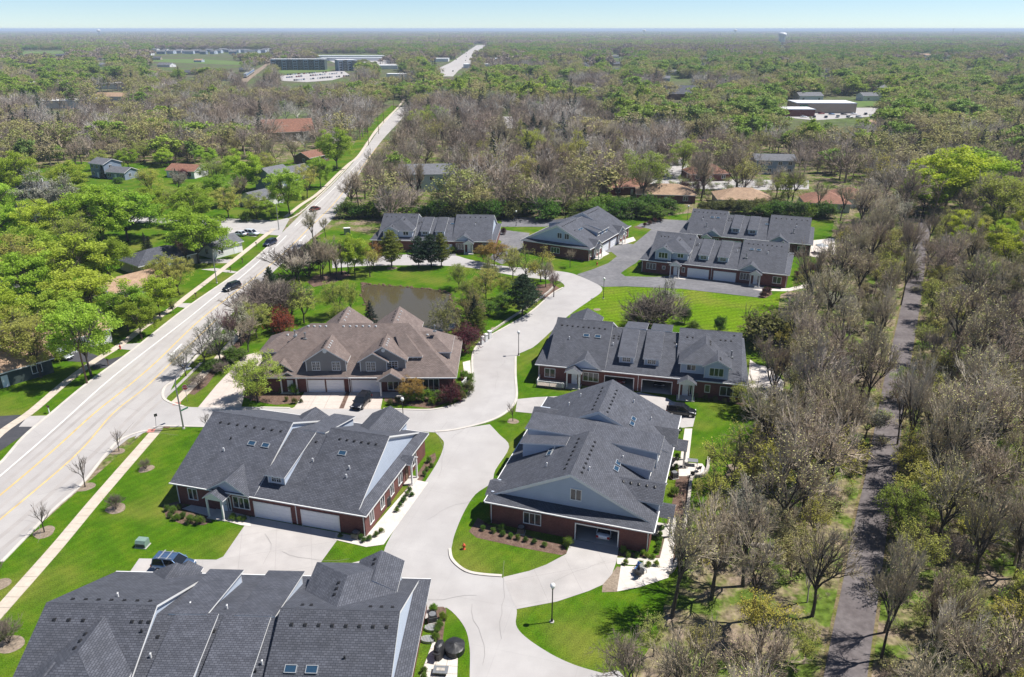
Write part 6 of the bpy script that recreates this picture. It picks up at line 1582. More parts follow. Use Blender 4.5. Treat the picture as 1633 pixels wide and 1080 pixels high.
def make_conifer(seed, H, R0, n, per, pine=False, leaf=.42):
    rg = random.Random(seed); T, K = Soup(), Soup()
    T.limb([np.array((0, 0, -.1)), np.array((0, 0, H * .5)), np.array((0, 0, H * .97))], [.02 * H, .012 * H, .004 * H], 6, 0)
    for k in range(n):
        t = (k + rg.random()) / n; z = H * (.10 + .88 * t) if not pine else H * (.16 + .82 * t)
        prof = (1 - t) ** (.85) if not pine else (min(1, (t + .12) * 2.6) * (1 - t) ** .62)
        L = R0 * (prof * rg.uniform(.72, 1.12) + .05); az = k * 2.39996 + rg.uniform(-.3, .3)
        lift = rg.uniform(.05, .35) if pine else rg.uniform(-.38, -.12)
        d = np.array((math.cos(az), math.sin(az), lift)); p0 = np.array((0, 0, z)); p1 = p0 + d * L
        K.limb([p0, p1], [.012 * H * .35, 0], 3, 0)
        side = np.array((-math.sin(az), math.cos(az), 0))
        m = max(3, int(per * (L / R0) ** 1.1))
        for j in range(m):
            u = rg.uniform(.18, 1.05); w = (1 - u * .55) * L * .32
            p = p0 + d * L * u + side * rg.uniform(-w, w) + np.array((0, 0, rg.uniform(-.12, .1) * (1 if not pine else 1.8)))
            K.leaf(p, leaf * rg.uniform(.6, 1.3), rg, 1, .35 if not pine else .2, .38)
    return T.mesh('trunk', [M['bark']]), K.mesh('crown', [M['twig_brown'], M['leaf']])

H0 = 12.0
PROTO = {}
PROTO['bare'] = [make_tree(s, H0, (6, 5, 5, 5, 5), .62, 380, .11, 4, leaf_mat='budleaf', jitter=.3, spread=sp, trunk=.34, up=.18, limb=.33, lr=.63, cr=.30) for s, sp in ((1, .56), (2, .66), (3, .50), (4, .60), (15, .54))]
PROTO['tall'] = [make_tree(s, H0, (5, 5, 5, 5, 5), .62, 1100, .13, 4, leaf_mat='budleaf', jitter=.3, spread=.56, trunk=.40, up=.18, limb=.28, cr=.26) for s in (5, 6, 7)]
PROTO['oak'] = [make_tree(s, H0, (6, 4, 5, 5, 5), .90, spread=.85, trunk=.2, up=.05, limb=.37, cr=.48) for s in (8, 9)]
PROTO['bud'] = [make_tree(s, H0, (5, 4, 4, 5, 4), .75, 3000, .22, 4, twig_mat='twig_brown', spread=.68, up=.12, jitter=.45, cr=.34) for s in (21, 22, 23)]
PROTO['green'] = [make_tree(s, H0, (6, 4, 4, 3), 1.6, 15000, .31, 3, twig_mat='twig_brown', spread=.72, trunk=.24, up=.16, clumps=90, clump_r=1.15, crown_base=.24, cr=.42) for s in (31, 32, 33, 34)]
PROTO['olive'] = [make_tree(s, H0, (5, 4, 4, 4, 3), 1.0, 8000, .25, 4, twig_mat='twig_brown', spread=.66, trunk=.22, clumps=130, clump_r=.95, crown_base=.24, cr=.40) for s in (41, 42, 43)]
PROTO['willow'] = [make_tree(s, H0, (5, 4, 4, 4, 3), 1.0, 5200, .28, 4, twig_mat='twig_brown', spread=.85, trunk=.14, jitter=.4, up=.1, droop=.35, stems=2, bark='bark_pale', cr=.52) for s in (51, 52)]
PROTO['spruce'] = [make_conifer(61, H0, 3.6, 150, 46, False, .5), make_conifer(62, H0, 3.3, 140, 46, False, .5)]
PROTO['pine'] = [make_conifer(63, H0, 5.4, 120, 75, True, .62), make_conifer(64, H0, 5.0, 120, 75, True, .62)]
PROTO['round'] = [make_tree(s, H0, (7, 4, 4, 3, 3), 1.0, 5600, .42, 3, twig_mat='twig_brown', spread=.85, trunk=.10, jitter=.7, stems=3, up=.12, cr=.52) for s in (71, 72)]
PROTO['thicket'] = [make_tree(s, H0, (5, 4, 4, 4), 2.2, 0, spread=.6, trunk=.28, stems=6, cut=1, cr=.52) for s in (81, 82)]
PROTO['young'] = [make_tree(s, H0, (6, 4, 3, 3), 1.9, 0, spread=.5, trunk=.34, cut=1, up=.3, limb=.3, cr=.30) for s in (91, 92)]
PROTO['leafbush'] = [make_tree(s, H0, (5, 4, 4, 3), 2.4, 3600, .72, 2, twig_mat='twig_brown', spread=.75, trunk=.24, stems=6, cut=1, jitter=1.3, up=.1, cr=.55) for s in (101, 102, 103)]

KIND = {   # prototype, colours, what it looks like, category
 'bare':  ('bare', [(.46, .385, .29), (.37, .30, .22), (.54, .47, .38), (.42, .345, .25)], 'bare grey-twigged tree', 'tree'),
 'tall':  ('tall', [(.46, .385, .285), (.54, .46, .355)], 'tall narrow bare tree', 'tree'),
 'oak':   ('oak', [(.33, .265, .205), (.30, .235, .185)], 'wide-spreading bare brown tree', 'tree'),
 'bud':   ('bud', [(.46, .48, .09), (.42, .42, .11), (.52, .50, .08)], 'thin yellow-green budding tree', 'tree'),
 'pale':  ('bud', [(.46, .45, .34), (.42, .42, .33)], 'pale whitish budding tree', 'tree'),
 'green': ('green', [(.34, .49, .04), (.41, .54, .055), (.30, .43, .035)], 'bright green leafy tree', 'tree'),
 'lime':  ('green', [(.40, .52, .02), (.44, .54, .03)], 'lime-yellow leafy tree', 'tree'),
 'olive': ('olive', [(.39, .45, .08), (.44, .46, .10), (.33, .41, .06)], 'olive-green half-leafed tree', 'tree'),
 'willow': ('willow', [(.30, .29, .085)], 'broad olive willow-like tree', 'tree'),
 'spruce': ('spruce', [(.028, .052, .030), (.024, .045, .030)], 'dark pointed spruce', 'tree'),
 'pine':  ('pine', [(.040, .085, .038), (.035, .072, .035)], 'dark green pine', 'tree'),
 'goldpine': ('pine', [(.20, .24, .035)], 'yellow-green sunlit pine', 'tree'),
 'rust':  ('round', [(.34, .11, .035)], 'round rust-red tree', 'tree'),
 'plum':  ('round', [(.13, .022, .032)], 'round plum-red tree', 'tree'),
 'gold':  ('olive', [(.33, .21, .05)], 'small golden-budded tree', 'tree'),
 'mauve': ('bare', [(.26, .17, .16)], 'small bare mauve-twigged tree', 'tree'),
 'thicket': ('thicket', [(.16, .13, .105), (.20, .165, .135)], 'dense bare many-stemmed shrub', 'shrub'),
 'young': ('young', [(.24, .20, .17)], 'slim bare sapling', 'sapling'),
 'bush':  ('leafbush', [(.11, .22, .015), (.15, .25, .02), (.085, .17, .015)], 'leafy green shrub', 'shrub'),
 'limebush': ('leafbush', [(.20, .34, .02)], 'bright lime clipped shrub', 'shrub'),
 'redbush': ('leafbush', [(.10, .03, .03), (.12, .05, .035)], 'dark red-leaved shrub', 'shrub'),
 'olivebush': ('leafbush', [(.17, .18, .045), (.14, .16, .04)], 'olive-green shrub', 'shrub'),
}
ASPECT = {'young': .8, 'thicket': 1.0, 'bush': 1.0}
TREES = []          # (root, kind, x, y, h)
rt = random.Random(17)
def tree(kind, x, y, h, wide=1.0, ci=None, label=None):
    pk, cols, look, cat = KIND[kind]
    tr, cr = rt.choice(PROTO[pk]); col = cols[ci % len(cols)] if ci is not None else rt.choice(cols)
    nm = {'tree': {'spruce': 'spruce_tree', 'pine': 'pine_tree', 'goldpine': 'pine_tree'}.get(kind, 'bare_tree' if pk in ('bare', 'tall', 'oak') else 'leafy_tree'), 'shrub': 'shrub', 'sapling': 'sapling'}[cat]
    r = empty(nm, (x, y, 0), rt.uniform(0, 6.28), None, cat); s = h / H0; r.scale = (s * wide, s * wide, s)
    link_mesh('trunk', tr, r); c = link_mesh('crown', cr, r); j = rt.uniform(.85, 1.15); c.color = (*[min(.9, q * j * ALB) for q in col], 1)
    TREES.append([r, kind, x, y, h, label]); return r
def T(kind, px, by, ty, wide=1.0, label=None, ci=None):
    """tree whose foot the photograph shows at (px, by) and whose top reaches row ty"""
    x, y = at(px, by); return tree(kind, x, y, max(.8, height_at(px, ty, x, y)), wide, ci, label)

# ---- round the pond and the estate street
for q in (('spruce', 593, 540, 478, 1.15), ('rust', 449, 530, 487, 1.1), ('thicket', 470, 445, 386, 1.5), ('thicket', 492, 440, 380, 1.4), ('bare', 512, 442, 372, 1.0), ('bare', 478, 455, 395, 1.2), ('tall', 501, 392, 330, 1.1), ('tall', 520, 380, 345, 1.0),
          ('pine', 434, 478, 425, .7), ('thicket', 405, 512, 452, 1.3), ('thicket', 432, 515, 440, 1.4), ('thicket', 462, 510, 446, 1.3), ('bud', 485, 515, 448, 1.2), ('bare', 420, 500, 440, 1.2), ('bare', 449, 497, 435, 1.2), ('pine', 415, 488, 445, .8),
          ('olive', 540, 506, 442, .9), ('olive', 560, 498, 448, .8), ('green', 566, 440, 376, .9), ('bud', 590, 442, 388, 1.0), ('goldpine', 625, 427, 366, 1.0), ('pine', 668, 428, 376, 1.0), ('pine', 688, 427, 372, 1.1), ('goldpine', 704, 426, 371, .9), ('gold', 597, 430, 385, 1.0),
          ('bare', 515, 446, 385, 1.1), ('bare', 527, 440, 374, 1.0), ('bare', 545, 438, 380, 1.1), ('pine', 508, 430, 382, .7), ('bare', 537, 446, 390, 1.0), ('bare', 556, 436, 380, 1.0),
          ('willow', 712, 532, 466, 1.0), ('willow', 752, 518, 452, 1.0), ('goldpine', 763, 538, 488, .8), ('spruce', 757, 530, 470, .9), ('olive', 752, 500, 445, .9), ('olive', 732, 462, 418, 1.0), ('bud', 782, 462, 405, 1.1), ('olive', 775, 480, 425, 1.1), ('pine', 833, 504, 436, 1.15), ('pine', 848, 486, 452, .9), ('olive', 805, 478, 440, 1.0), ('bush', 800, 490, 465, 1.3), ('bush', 778, 505, 478, 1.2),
          ('mauve', 883, 474, 425, 1.0), ('bare', 870, 458, 415, 1.1), ('bud', 838, 448, 386, 1.2), ('bud', 862, 450, 388, 1.1), ('bud', 818, 443, 392, 1.1), ('gold', 788, 425, 385, 1.4), ('gold', 770, 420, 390, 1.2), ('olive', 812, 430, 396, 1.1), ('bush', 722, 404, 392, 1.0), ('bare', 909, 427, 392, .9),
          ('plum', 741, 562, 515, 1.1), ('olive', 412, 642, 563, 1.2), ('bud', 400, 640, 580, 1.1), ('gold', 657, 640, 601, 1.2), ('plum', 722, 642, 606, 1.05), ('bush', 700, 640, 622, 1.5), ('bush', 735, 628, 610, 1.2),
          ('pale', 297, 600, 548, 1.2), ('pale', 327, 582, 520, 1.15), ('pale', 352, 582, 500, 1.1), ('mauve', 372, 562, 488, 1.1), ('pale', 385, 552, 480, 1.1), ('bare', 398, 535, 470, 1.2), ('olive', 410, 540, 478, 1.0), ('bush', 340, 590, 572, 1.8), ('bush', 372, 575, 552, 1.6), ('thicket', 318, 617, 596, 1.7), ('thicket', 355, 595, 575, 1.6), ('olive', 545, 525, 480, 1.0), ('bare', 396, 562, 500, 1.1)):
    T(*q)
for q in (('young', 190, 720, 680), ('young', 136, 777, 722), ('young', 71, 849, 797), ('young', -4, 934, 880), ('young', 1188, 538, 480), ('young', 1168, 745, 715), ('young', 818, 672, 640), ('young', 330, 688, 655)): T(*q)
for q in (('thicket', 185, 812, 786, 1.1), ('thicket', 233, 748, 731, 1.1), ('thicket', 14, 1026, 985, 1.0), ('thicket', 1032, 528, 468, 1.7), ('thicket', 1052, 524, 462, 1.6), ('pale', 1062, 512, 440, 1.0), ('bush', 1092, 516, 482, .6), ('bush', 1145, 530, 503, .8), ('thicket', 1008, 522, 492, 1.3), ('olivebush', 1235, 550, 488, 1.5), ('olivebush', 1215, 545, 505, 1.3), ('bush', 1105, 525, 512, 1.5), ('olive', 1192, 660, 608, 1.2), ('bush', 1200, 662, 640, 1.4),
          ('oak', 1355, 432, 345, 1.1), ('redbush', 1291, 436, 418, 1.4), ('redbush', 1284, 448, 430, 1.3), ('redbush', 1272, 442, 432, 1.2), ('redbush', 1222, 470, 457, 1.1), ('redbush', 1217, 474, 464, 1.0), ('bush', 1268, 447, 439, 1.0), ('redbush', 1092, 303, 290, 1.5)): T(*q)
# clipped shrubs in beds
k_ = 0
for kind, pts in (('bush', ((268, 815, 805), (277, 819, 807), (288, 812, 803), (272, 826, 818), (283, 829, 818), (293, 826, 815), (304, 834, 820), (319, 836, 822), (277, 830, 822), (372, 829, 817), (382, 831, 822), (391, 831, 823))),
                  ('bush', ((770, 846, 838), (786, 850, 844), (802, 855, 847), (815, 858, 851), (825, 861, 855), (838, 864, 857), (852, 867, 859), (868, 872, 864), (906, 872, 856), (777, 836, 824), (800, 846, 834))),
                  ('limebush', ((995, 882, 871), (1002, 888, 879), (1016, 889, 882), (1025, 885, 879), (1031, 890, 884), (1041, 891, 884), (997, 900, 893), (1021, 903, 895), (1034, 903, 896), (1046, 903, 895))),
                  ('bush', ((1048, 881, 873), (1050, 872, 864), (1052, 864, 856), (1053, 855, 847), (1055, 846, 836), (1062, 818, 808), (1079, 733, 722), (1078, 748, 738), (1075, 790, 776), (1084, 690, 680), (1082, 708, 698))),
                  ('limebush', ((468, 629, 612), (449, 626, 617), (648, 640, 620), (660, 640, 620), (672, 640, 620), (683, 639, 620), (740, 605, 590), (748, 612, 594), (690, 645, 632))),
                  ('olivebush', ((458, 640, 632), (470, 644, 634), (480, 643, 636), (622, 646, 636), (635, 644, 632), (646, 644, 634), (737, 640, 622), (748, 628, 608))),
                  ('limebush', ((691, 975, 962), (706, 988, 975))), ('bush', ((701, 1003, 990), (697, 1010, 1000), (694, 1020, 1008), (676, 1073, 1065), (676, 1082, 1075), (697, 1095, 1088))),
                  ('bush', ((685, 738, 728), (688, 745, 738), (681, 752, 745), (677, 759, 752), (654, 785, 776), (649, 791, 783), (657, 792, 785), (643, 801, 793), (638, 809, 801), (633, 817, 809), (645, 800, 794), (600, 856, 848), (608, 850, 842), (589, 862, 854), (581, 865, 858), (576, 860, 852), (543, 858, 852))),
                  ('olivebush', ((1110, 634, 626), (1125, 637, 628), (1140, 640, 630), (1155, 643, 634), (1168, 646, 636), (1132, 640, 634))),
                  ('redbush', ((1028, 362, 354), (1036, 359, 350), (1044, 356, 347), (1052, 354, 346), (802, 374, 362)))):
    for q in pts: T(kind, *q, .85)

# ---- left of the main road
for q in (('green', 25, 318, 240, 1.2), ('pale', 70, 350, 268, 1.4), ('pale', 110, 352, 275, 1.3), ('olive', 92, 300, 262, 1.0), ('green', 205, 268, 236, 1.3), ('green', 262, 266, 238, 1.4), ('olive', 245, 320, 268, 1.1), ('green', 170, 400, 298, 1.2), ('green', 205, 385, 292, 1.3), ('olive', 140, 390, 310, 1.2), ('green', 318, 420, 329, 1.25), ('olive', 262, 458, 404, 1.1), ('olive', 285, 470, 405, 1.0), ('green', 115, 470, 372, 1.4), ('green', 60, 440, 360, 1.2), ('green', 180, 452, 378, 1.2), ('green', 145, 520, 425, 1.3), ('green', 40, 500, 405, 1.2), ('olive', 20, 470, 370, 1.3),
          ('green', 225, 538, 474, 1.0), ('green', 205, 528, 450, 1.1), ('green', 146, 600, 474, .9), ('olive', 66, 602, 505, 1.1), ('olive', 20, 590, 490, 1.2), ('green', 95, 545, 460, 1.2), ('green', 255, 505, 440, 1.1), ('bud', 277, 500, 476, 1.0), ('green', 390, 305, 242, 1.2), ('olive', 345, 300, 248, 1.2), ('olive', 365, 348, 295, 1.2), ('olive', 320, 335, 290, 1.2), ('green', 462, 342, 270, 1.0), ('olive', 490, 316, 258, .9), ('green', 512, 300, 248, .9), ('green', 538, 270, 202, 1.0), ('green', 350, 330, 280, 1.2), ('olive', 300, 345, 300, 1.2), ('bare', 385, 330, 272, 1.1), ('olive', 420, 286, 240, 1.2), ('green', 330, 268, 235, 1.3), ('bud', 375, 272, 230, 1.2), ('oak', 410, 262, 220, 1.1), ('olive', 278, 345, 300, 1.2), ('green', 430, 352, 318, 1.1), ('oak', 440, 262, 215, 1.1), ('bare', 470, 262, 212, 1.1), ('oak', 300, 258, 215, 1.2), ('olive', 230, 258, 222, 1.2), ('bare', 130, 262, 215, 1.2), ('oak', 180, 256, 210, 1.2), ('pale', 345, 282, 250, 1.1), ('pale', 285, 310, 265, 1.2), ('mauve', 300, 425, 372, 1.3), ('bare', 288, 415, 368, 1.2), ('olive', 410, 350, 305, 1.1), ('bare', 402, 348, 310, 1.0), ('spruce', 233, 400, 370, 1.0), ('spruce', 240, 402, 376, 1.0), ('spruce', 165, 285, 262, .9), ('spruce', 282, 293, 268, 1.0), ('plum', 295, 285, 268, 1.3), ('green', 300, 380, 330, 1.1), ('green', 10, 545, 455, 1.2), ('olive', 130, 420, 340, 1.2), ('green', 240, 360, 300, 1.2), ('olive', 445, 330, 290, .9), ('bush', 85, 574, 556, 2.0), ('bush', 60, 590, 575, 1.6), ('pale', 362, 398, 380, 1.2), ('bush', 395, 352, 335, 1.5), ('bush', 130, 290, 278, 1.8), ('bush', 190, 292, 282, 1.8), ('bush', 345, 395, 378, 1.3), ('green', 80, 395, 320, 1.2), ('green', 8, 395, 320, 1.1), ('bush', 275, 493, 485, 1.0)):
    T(*q)

SHOW = [(148, 215, 264, 294), (286, 336, 264, 288), (405, 450, 296, 340), (62, 118, 528, 575), (325, 395, 378, 412), (235, 290, 404, 432), (0, 30, 520, 600), (-40, 500, 560, 760), (200, 420, 344, 356), (40, 75, 290, 318), (296, 440, 355, 480), (440, 600, 200, 360), (60, 130, 580, 640), (185, 260, 470, 560)]
def spaced(poly, n, dmin, seed, existing):
    rg = random.Random(seed); xs = [p[0] for p in poly]; ys = [p[1] for p in poly]; out = []
    for _ in range(n * 60):
        x, y = rg.uniform(min(xs), max(xs)), rg.uniform(min(ys), max(ys))
        if not inpoly(x, y, poly): continue
        if all((x - a) ** 2 + (y - b) ** 2 > dmin * dmin for a, b in existing + out): out.append((x, y))
        if len(out) >= n: break
    return out
rg = random.Random(12); n_ = 0
SUBT = P((-120, 300), (0, 262), (330, 268), (440, 300), (400, 345), (330, 400), (262, 470), (200, 520), (120, 560), (0, 640), (-160, 620))
for (x, y) in spaced(SUBT, 90, 6.2, 14, [(t[2], t[3]) for t in TREES]):
    h = rg.uniform(8.5, 13.5); (a, b), (c, d) = pix(x, y, h), pix(x, y, h * .25); r_ = 1200 * h * .42 / y
    if any(a + r_ > q[0] and a - r_ < q[1] and d > q[2] and b < q[3] for q in SHOW): continue
    if any((x - o.location.x) ** 2 + (y - o.location.y) ** 2 < 60 for o in C.objects if o.get('category') in ('house', 'garage')): continue
    u = rg.random(); tree('green' if u < .55 else 'olive' if u < .85 else 'pale' if u < .92 else 'bare', x, y, h, rg.uniform(1.0, 1.3)); n_ += 1
    if n_ >= 22: break
# ---- hedge and tall bare trees behind the estate
rg = random.Random(31)
for k in range(34):
    px = 560 + k * 16.2 + rg.uniform(-5, 5); by = 347 + rg.uniform(-8, 6) + (6 if px < 640 else 0)
    if px > 1075: continue
    T('bush' if rg.random() < .8 else 'olivebush', px, by, by - rg.uniform(22, 36), rg.uniform(1.1, 1.6))
for k in range(9): T('bush', 1215 + k * 13 + rg.uniform(-4, 4), 348 + rg.uniform(-6, 3), 322 + rg.uniform(-6, 6), 1.4)
for k in range(9): T('olivebush', 1120 + k * 14 + rg.uniform(-4, 4), 338 + rg.uniform(-6, 3), 315 + rg.uniform(-6, 6), 1.4)
band = P((585, 352), (645, 262), (676, 200), (1150, 268), (1290, 310), (1290, 322), (1100, 326), (800, 334), (570, 348))
hpos = [(o.location.x, o.location.y) for o in C.objects if o.get('category') in ('house', 'garage')]
def clear_of_houses(x, y, d=9.5): return all((x - a) ** 2 + (y - b) ** 2 > d * d for a, b in hpos)
for (x, y) in spaced(band, 66, 8.0, 5, hpos):
    u = rg.random(); kd = 'bare' if u < .42 else 'oak' if u < .62 else 'tall' if u < .74 else 'bud' if u < .9 else 'olive'
    tree(kd, x, y, rg.uniform(13, 19), rg.uniform(.95, 1.25))
for q in (('bare', 562, 338, 272, 1.2), ('tall', 572, 330, 268, 1.1), ('oak', 582, 318, 252, 1.1), ('bare', 592, 305, 245, 1.2), ('bare', 604, 292, 232, 1.2), ('oak', 612, 280, 222, 1.1), ('bud', 622, 268, 220, 1.1), ('bare', 630, 252, 205, 1.2), ('bare', 640, 238, 195, 1.2), ('oak', 648, 226, 186, 1.1), ('bare', 656, 214, 178, 1.2), ('oak', 1175, 308, 222, 1.3), ('oak', 985, 322, 240, 1.2), ('olive', 1255, 330, 275, 1.1), ('bud', 1245, 322, 268, 1.1), ('spruce', 850, 232, 180, 1.2), ('spruce', 862, 236, 190, 1.2), ('pine', 835, 228, 195, 1.0), ('mauve', 1107, 320, 283, 1.4), ('lime', 1505, 340, 232, 1.35), ('lime', 1545, 335, 245, 1.3), ('lime', 1470, 345, 270, 1.2), ('lime', 1520, 290, 235, 1.2), ('bare', 1410, 330, 250, 1.3), ('bare', 1440, 350, 262, 1.2), ('pale', 1415, 372, 300, 1.2), ('olive', 1590, 380, 280, 1.3), ('bud', 1400, 312, 245, 1.2), ('tall', 1262, 330, 262, 1.0), ('tall', 1300, 345, 285, 1.0), ('tall', 1340, 352, 290, 1.0)): T(*q)

# ---- the wood on both sides of the trail
WOOD = P((1005, 1110), (1060, 1010), (1085, 940), (1115, 850), (1165, 770), (1215, 690), (1240, 610), (1258, 540), (1290, 465), (1330, 430), (1345, 390), (1365, 362), (1640, 345), (1760, 400), (1790, 700), (1760, 1080), (1740, 1300), (1000, 1330))
TRp = TR
def off_trail(x, y, d): return min((x - a) ** 2 + (y - b) ** 2 for a, b in TRp) > d * d
have = [(t[2], t[3]) for t in TREES]
wood = [p for p in spaced(WOOD, 700, 4.0, 8, have) if off_trail(*p, 2.7)]
near_ = [p for p in wood if p[1] < 112 and -20 < pix(*p, 6)[0] < 1680][:110]; wood = near_ + [p for p in wood if p[1] >= 112 and pix(*p, 6)[0] < 1680][:90]
for (x, y) in wood:
    u = rg.random(); px_, py_ = pix(x, y, 0)
    far = y > 150
    kd = 'bare' if u < .28 else 'tall' if u < .52 else 'oak' if u < .54 else 'bud' if u < .87 else 'olive' if u < .91 else 'pale' if u < .96 else 'thicket'
    if px_ > 1500 and far and u > .7: kd = 'lime' if u > .85 else 'olive'
    h = rg.uniform(11.5, 17.5) if kd in ('bare', 'tall', 'oak') else rg.uniform(5.5, 11)
    if kd == 'thicket': h = rg.uniform(3, 5)
    if y < 62: h *= .85
    wd = rg.uniform(.9, 1.2); room = math.sqrt(min((x - a) ** 2 + (y - b) ** 2 for a, b in TRp))
    wd = max(.62, min(wd, (room - .5) / (h * .31)))          # crowns leave the trail open to the sky
    tree(kd, x, y, h, wd)

# ---- labels: what it looks like, and which it is counted from something one can find
ORD = ['closest', 'second closest', 'third closest', 'fourth closest', 'fifth closest', 'sixth closest', 'seventh closest', 'eighth closest']
LM = [('the fork lamp post', at(880, 992)), ('the centre house with the open garage', at(900, 870)), ('the retaining wall patio', at(1105, 748)), ('the house with two open garages', at(1020, 626)), ('the fallen log', at(1240, 878)), ('the grey patio umbrella', at(1309, 404)),
      ('the bottom end of the trail', at(1348, 1080)), ('the trail bend at the far end', at(1466, 400)), ('the middle of the trail', at(1418, 660)), ('the pale green house', at(1312, 332)), ('the pond', at(650, 495)), ('the white gate piers', at(775, 545)), ('the stop sign', at(299, 641)), ('the dark blue car', at(431, 391)),
      ('the black driving car', at(370, 462)), ('the slate-blue house', at(172, 281)), ('the tan-roofed porch house', at(88, 556)), ('the silver car', at(100, 571)), ('the white garage', at(352, 404)), ('the maroon car', at(503, 336)), ('the white house with red roof', at(300, 281)), ('the brown-roofed duplex', at(560, 610)),
      ('the asphalt court lamp', at(962, 476)), ('the pond-street pines house', at(690, 395)), ('the twin-window gable house', at(900, 400)), ('the big grey-green house', at(690, 300)), ('the steel blue car', at(279, 907)), ('the two-garage house', at(430, 830)), ('the nearest bright patio', at(700, 1043)), ('the tan hip-roofed house', at(1182, 326)),
      ('the red car', at(28, 390)), ('the mulch strip between drives', at(550, 640)), ('the meadow', at(1100, 490)), ('the charcoal hip roof', at(255, 425)), ('the lower right corner', at(1633, 1080)), ('the right edge at mid height', at(1633, 560)), ('the dark spruces', at(855, 234)), ('the lime trees', at(1520, 320)), ('the spreading oak house', at(1125, 285)), ('the hall with rust roof', at(460, 222)), ('the low stone wall', at(850, 492))]
looks = {}
for t in TREES: looks.setdefault(KIND[t[1]][2], []).append(t)
for look, L_ in looks.items():
    rank = {}
    for name_, (lx, ly) in LM:
        for k, t in enumerate(sorted(L_, key=lambda t: (t[2] - lx) ** 2 + (t[3] - ly) ** 2)):
            rank.setdefault(id(t), []).append((k, (t[2] - lx) ** 2 + (t[3] - ly) ** 2, name_))
    for t in L_:
        if t[5]: t[0]['label'] = t[5]; continue
        k, d2, name_ = min(rank[id(t)])
        if len(L_) == 1: t[0]['label'] = '%s near %s' % (look, name_)
        elif k < len(ORD): t[0]['label'] = '%s, %s to %s' % (look, ORD[k], name_)
        else:
            t[0]['label'] = '%s deep in the wood along the trail' % look if inpoly(t[2], t[3], WOOD) else '%s among others of its kind near %s' % (look, min(rank[id(t)], key=lambda q: q[1])[2])
        t[0]['group'] = look + 's'
print('individual trees and shrubs', len(TREES), 'trees', sum(KIND[t[1]][3] == 'tree' for t in TREES))
# ------------------------------------------------------------------ the woods beyond: one mass, scattered over the terrain
def stuff_tree(seed, counts, twig, leaves, leaf, mats, **kw):
    t, c = make_tree(seed, H0, counts, twig, leaves, leaf, len(counts) - 1, **kw)
    S = bpy.data.meshes.new('woodland_tree')
    nt, nc = len(t.vertices), len(c.vertices)
    v = np.empty((nt + nc) * 3); a = np.empty(nt * 3); b = np.empty(nc * 3); t.vertices.foreach_get('co', a); c.vertices.foreach_get('co', b); v[:nt * 3] = a; v[nt * 3:] = b
    f = [tuple(p.vertices) for p in t.polygons] + [tuple(q + nt for q in p.vertices) for p in c.polygons]
    mi = [0] * len(t.polygons) + [p.material_index + 0 if p.material_index == 0 else 1 for p in c.polygons]
    S.from_pydata(v.reshape(-1, 3).tolist(), [], f); S.materials.append(mats[0]); S.materials.append(mats[1]); S.polygons.foreach_set('material_index', mi); S.update(); return S
WB = mat_random('far_bare_twigs', [(.34, .27, .21), (.25, .195, .15), (.41, .33, .25), (.30, .25, .22), (.38, .30, .20)], 0, .2)
WL = mat_random('far_young_leaves', [(.33, .325, .12), (.38, .345, .14), (.28, .32, .09), (.38, .33, .18), (.40, .37, .13)], .25, .25)
WG = mat_random('far_green_leaves', [(.19, .31, .045), (.27, .38, .045), (.21, .33, .07), (.35, .45, .05), (.18, .27, .075)], .25, .3)
WN = mat_random('far_needles', [(.022, .042, .026), (.03, .055, .03)], 0, .2)
WD = mat_random('far_pale_twigs', [(.52, .475, .42), (.44, .395, .35), (.48, .46, .40)], 0, .2)
LOD = []
LOD += [stuff_tree(201 + k, (6, 5, 5, 5), 1.5, 0, .3, (WB, WB), spread=.74, cut=2, up=.06, lr=.70, cr=.42) for k in range(4)]                                  # 0-3 bare
LOD += [stuff_tree(211 + k, (6, 5, 5, 5), 1.5, 0, .3, (WD, WD), spread=.70, cut=2, up=.06, lr=.70, cr=.40) for k in range(2)]                                   # 4-5 pale bare
LOD += [stuff_tree(221 + k, (5, 5, 4, 4), 1.5, 1100, .50, (WB, WL), spread=.70, cut=2, up=.08, clumps=70, clump_r=1.1, crown_base=.3, cr=.40) for k in range(3)]                    # 6-8 budding
LOD += [stuff_tree(231 + k, (5, 4, 4), 2.0, 1900, .72, (WB, WG), spread=.72, cut=2, trunk=.2, clumps=46, clump_r=1.4, crown_base=.2, cr=.42) for k in range(3)]            # 9-11 green
t_, c_ = make_conifer(241, H0, 2.7, 60, 14, False, .8); cm = c_.copy(); cm.materials.clear(); cm.materials.append(WN); cm.materials.append(WN); LOD.append(cm)     # 12 conifer
# a clump: several crowns as one low-cost patch of canopy for the farthest belt
def clump(seed, mats, n=9, leaves=1500, size=1.9):
    rg = random.Random(seed); S = Soup()
    for k in range(n):
        cx, cy, r, h = rg.uniform(-16, 16), rg.uniform(-16, 16), rg.uniform(4, 6.5), rg.uniform(9, 14)
        for _ in range(leaves // n):
            d = rand_dir(rg); d[2] = abs(d[2]); p = np.array((cx, cy, h - r * .8)) + d * np.array((r, r, r * .8)) * (rg.random() ** .3)
            S.leaf(p, size * rg.uniform(.5, 1.2), rg, 0, .4)
        for _ in range(4): S.limb([np.array((cx, cy, 0.)), np.array((cx + rg.uniform(-2, 2), cy + rg.uniform(-2, 2), h * .7))], [.3, .1], 3, 0)
    return S.mesh('woodland_clump', mats)
LOD += [clump(251, [WB]), clump(252, [WB]), clump(253, [WL]), clump(254, [WG]), clump(255, [WG]), clump(256, [WL]), clump(257, [WD])]    # 13-19
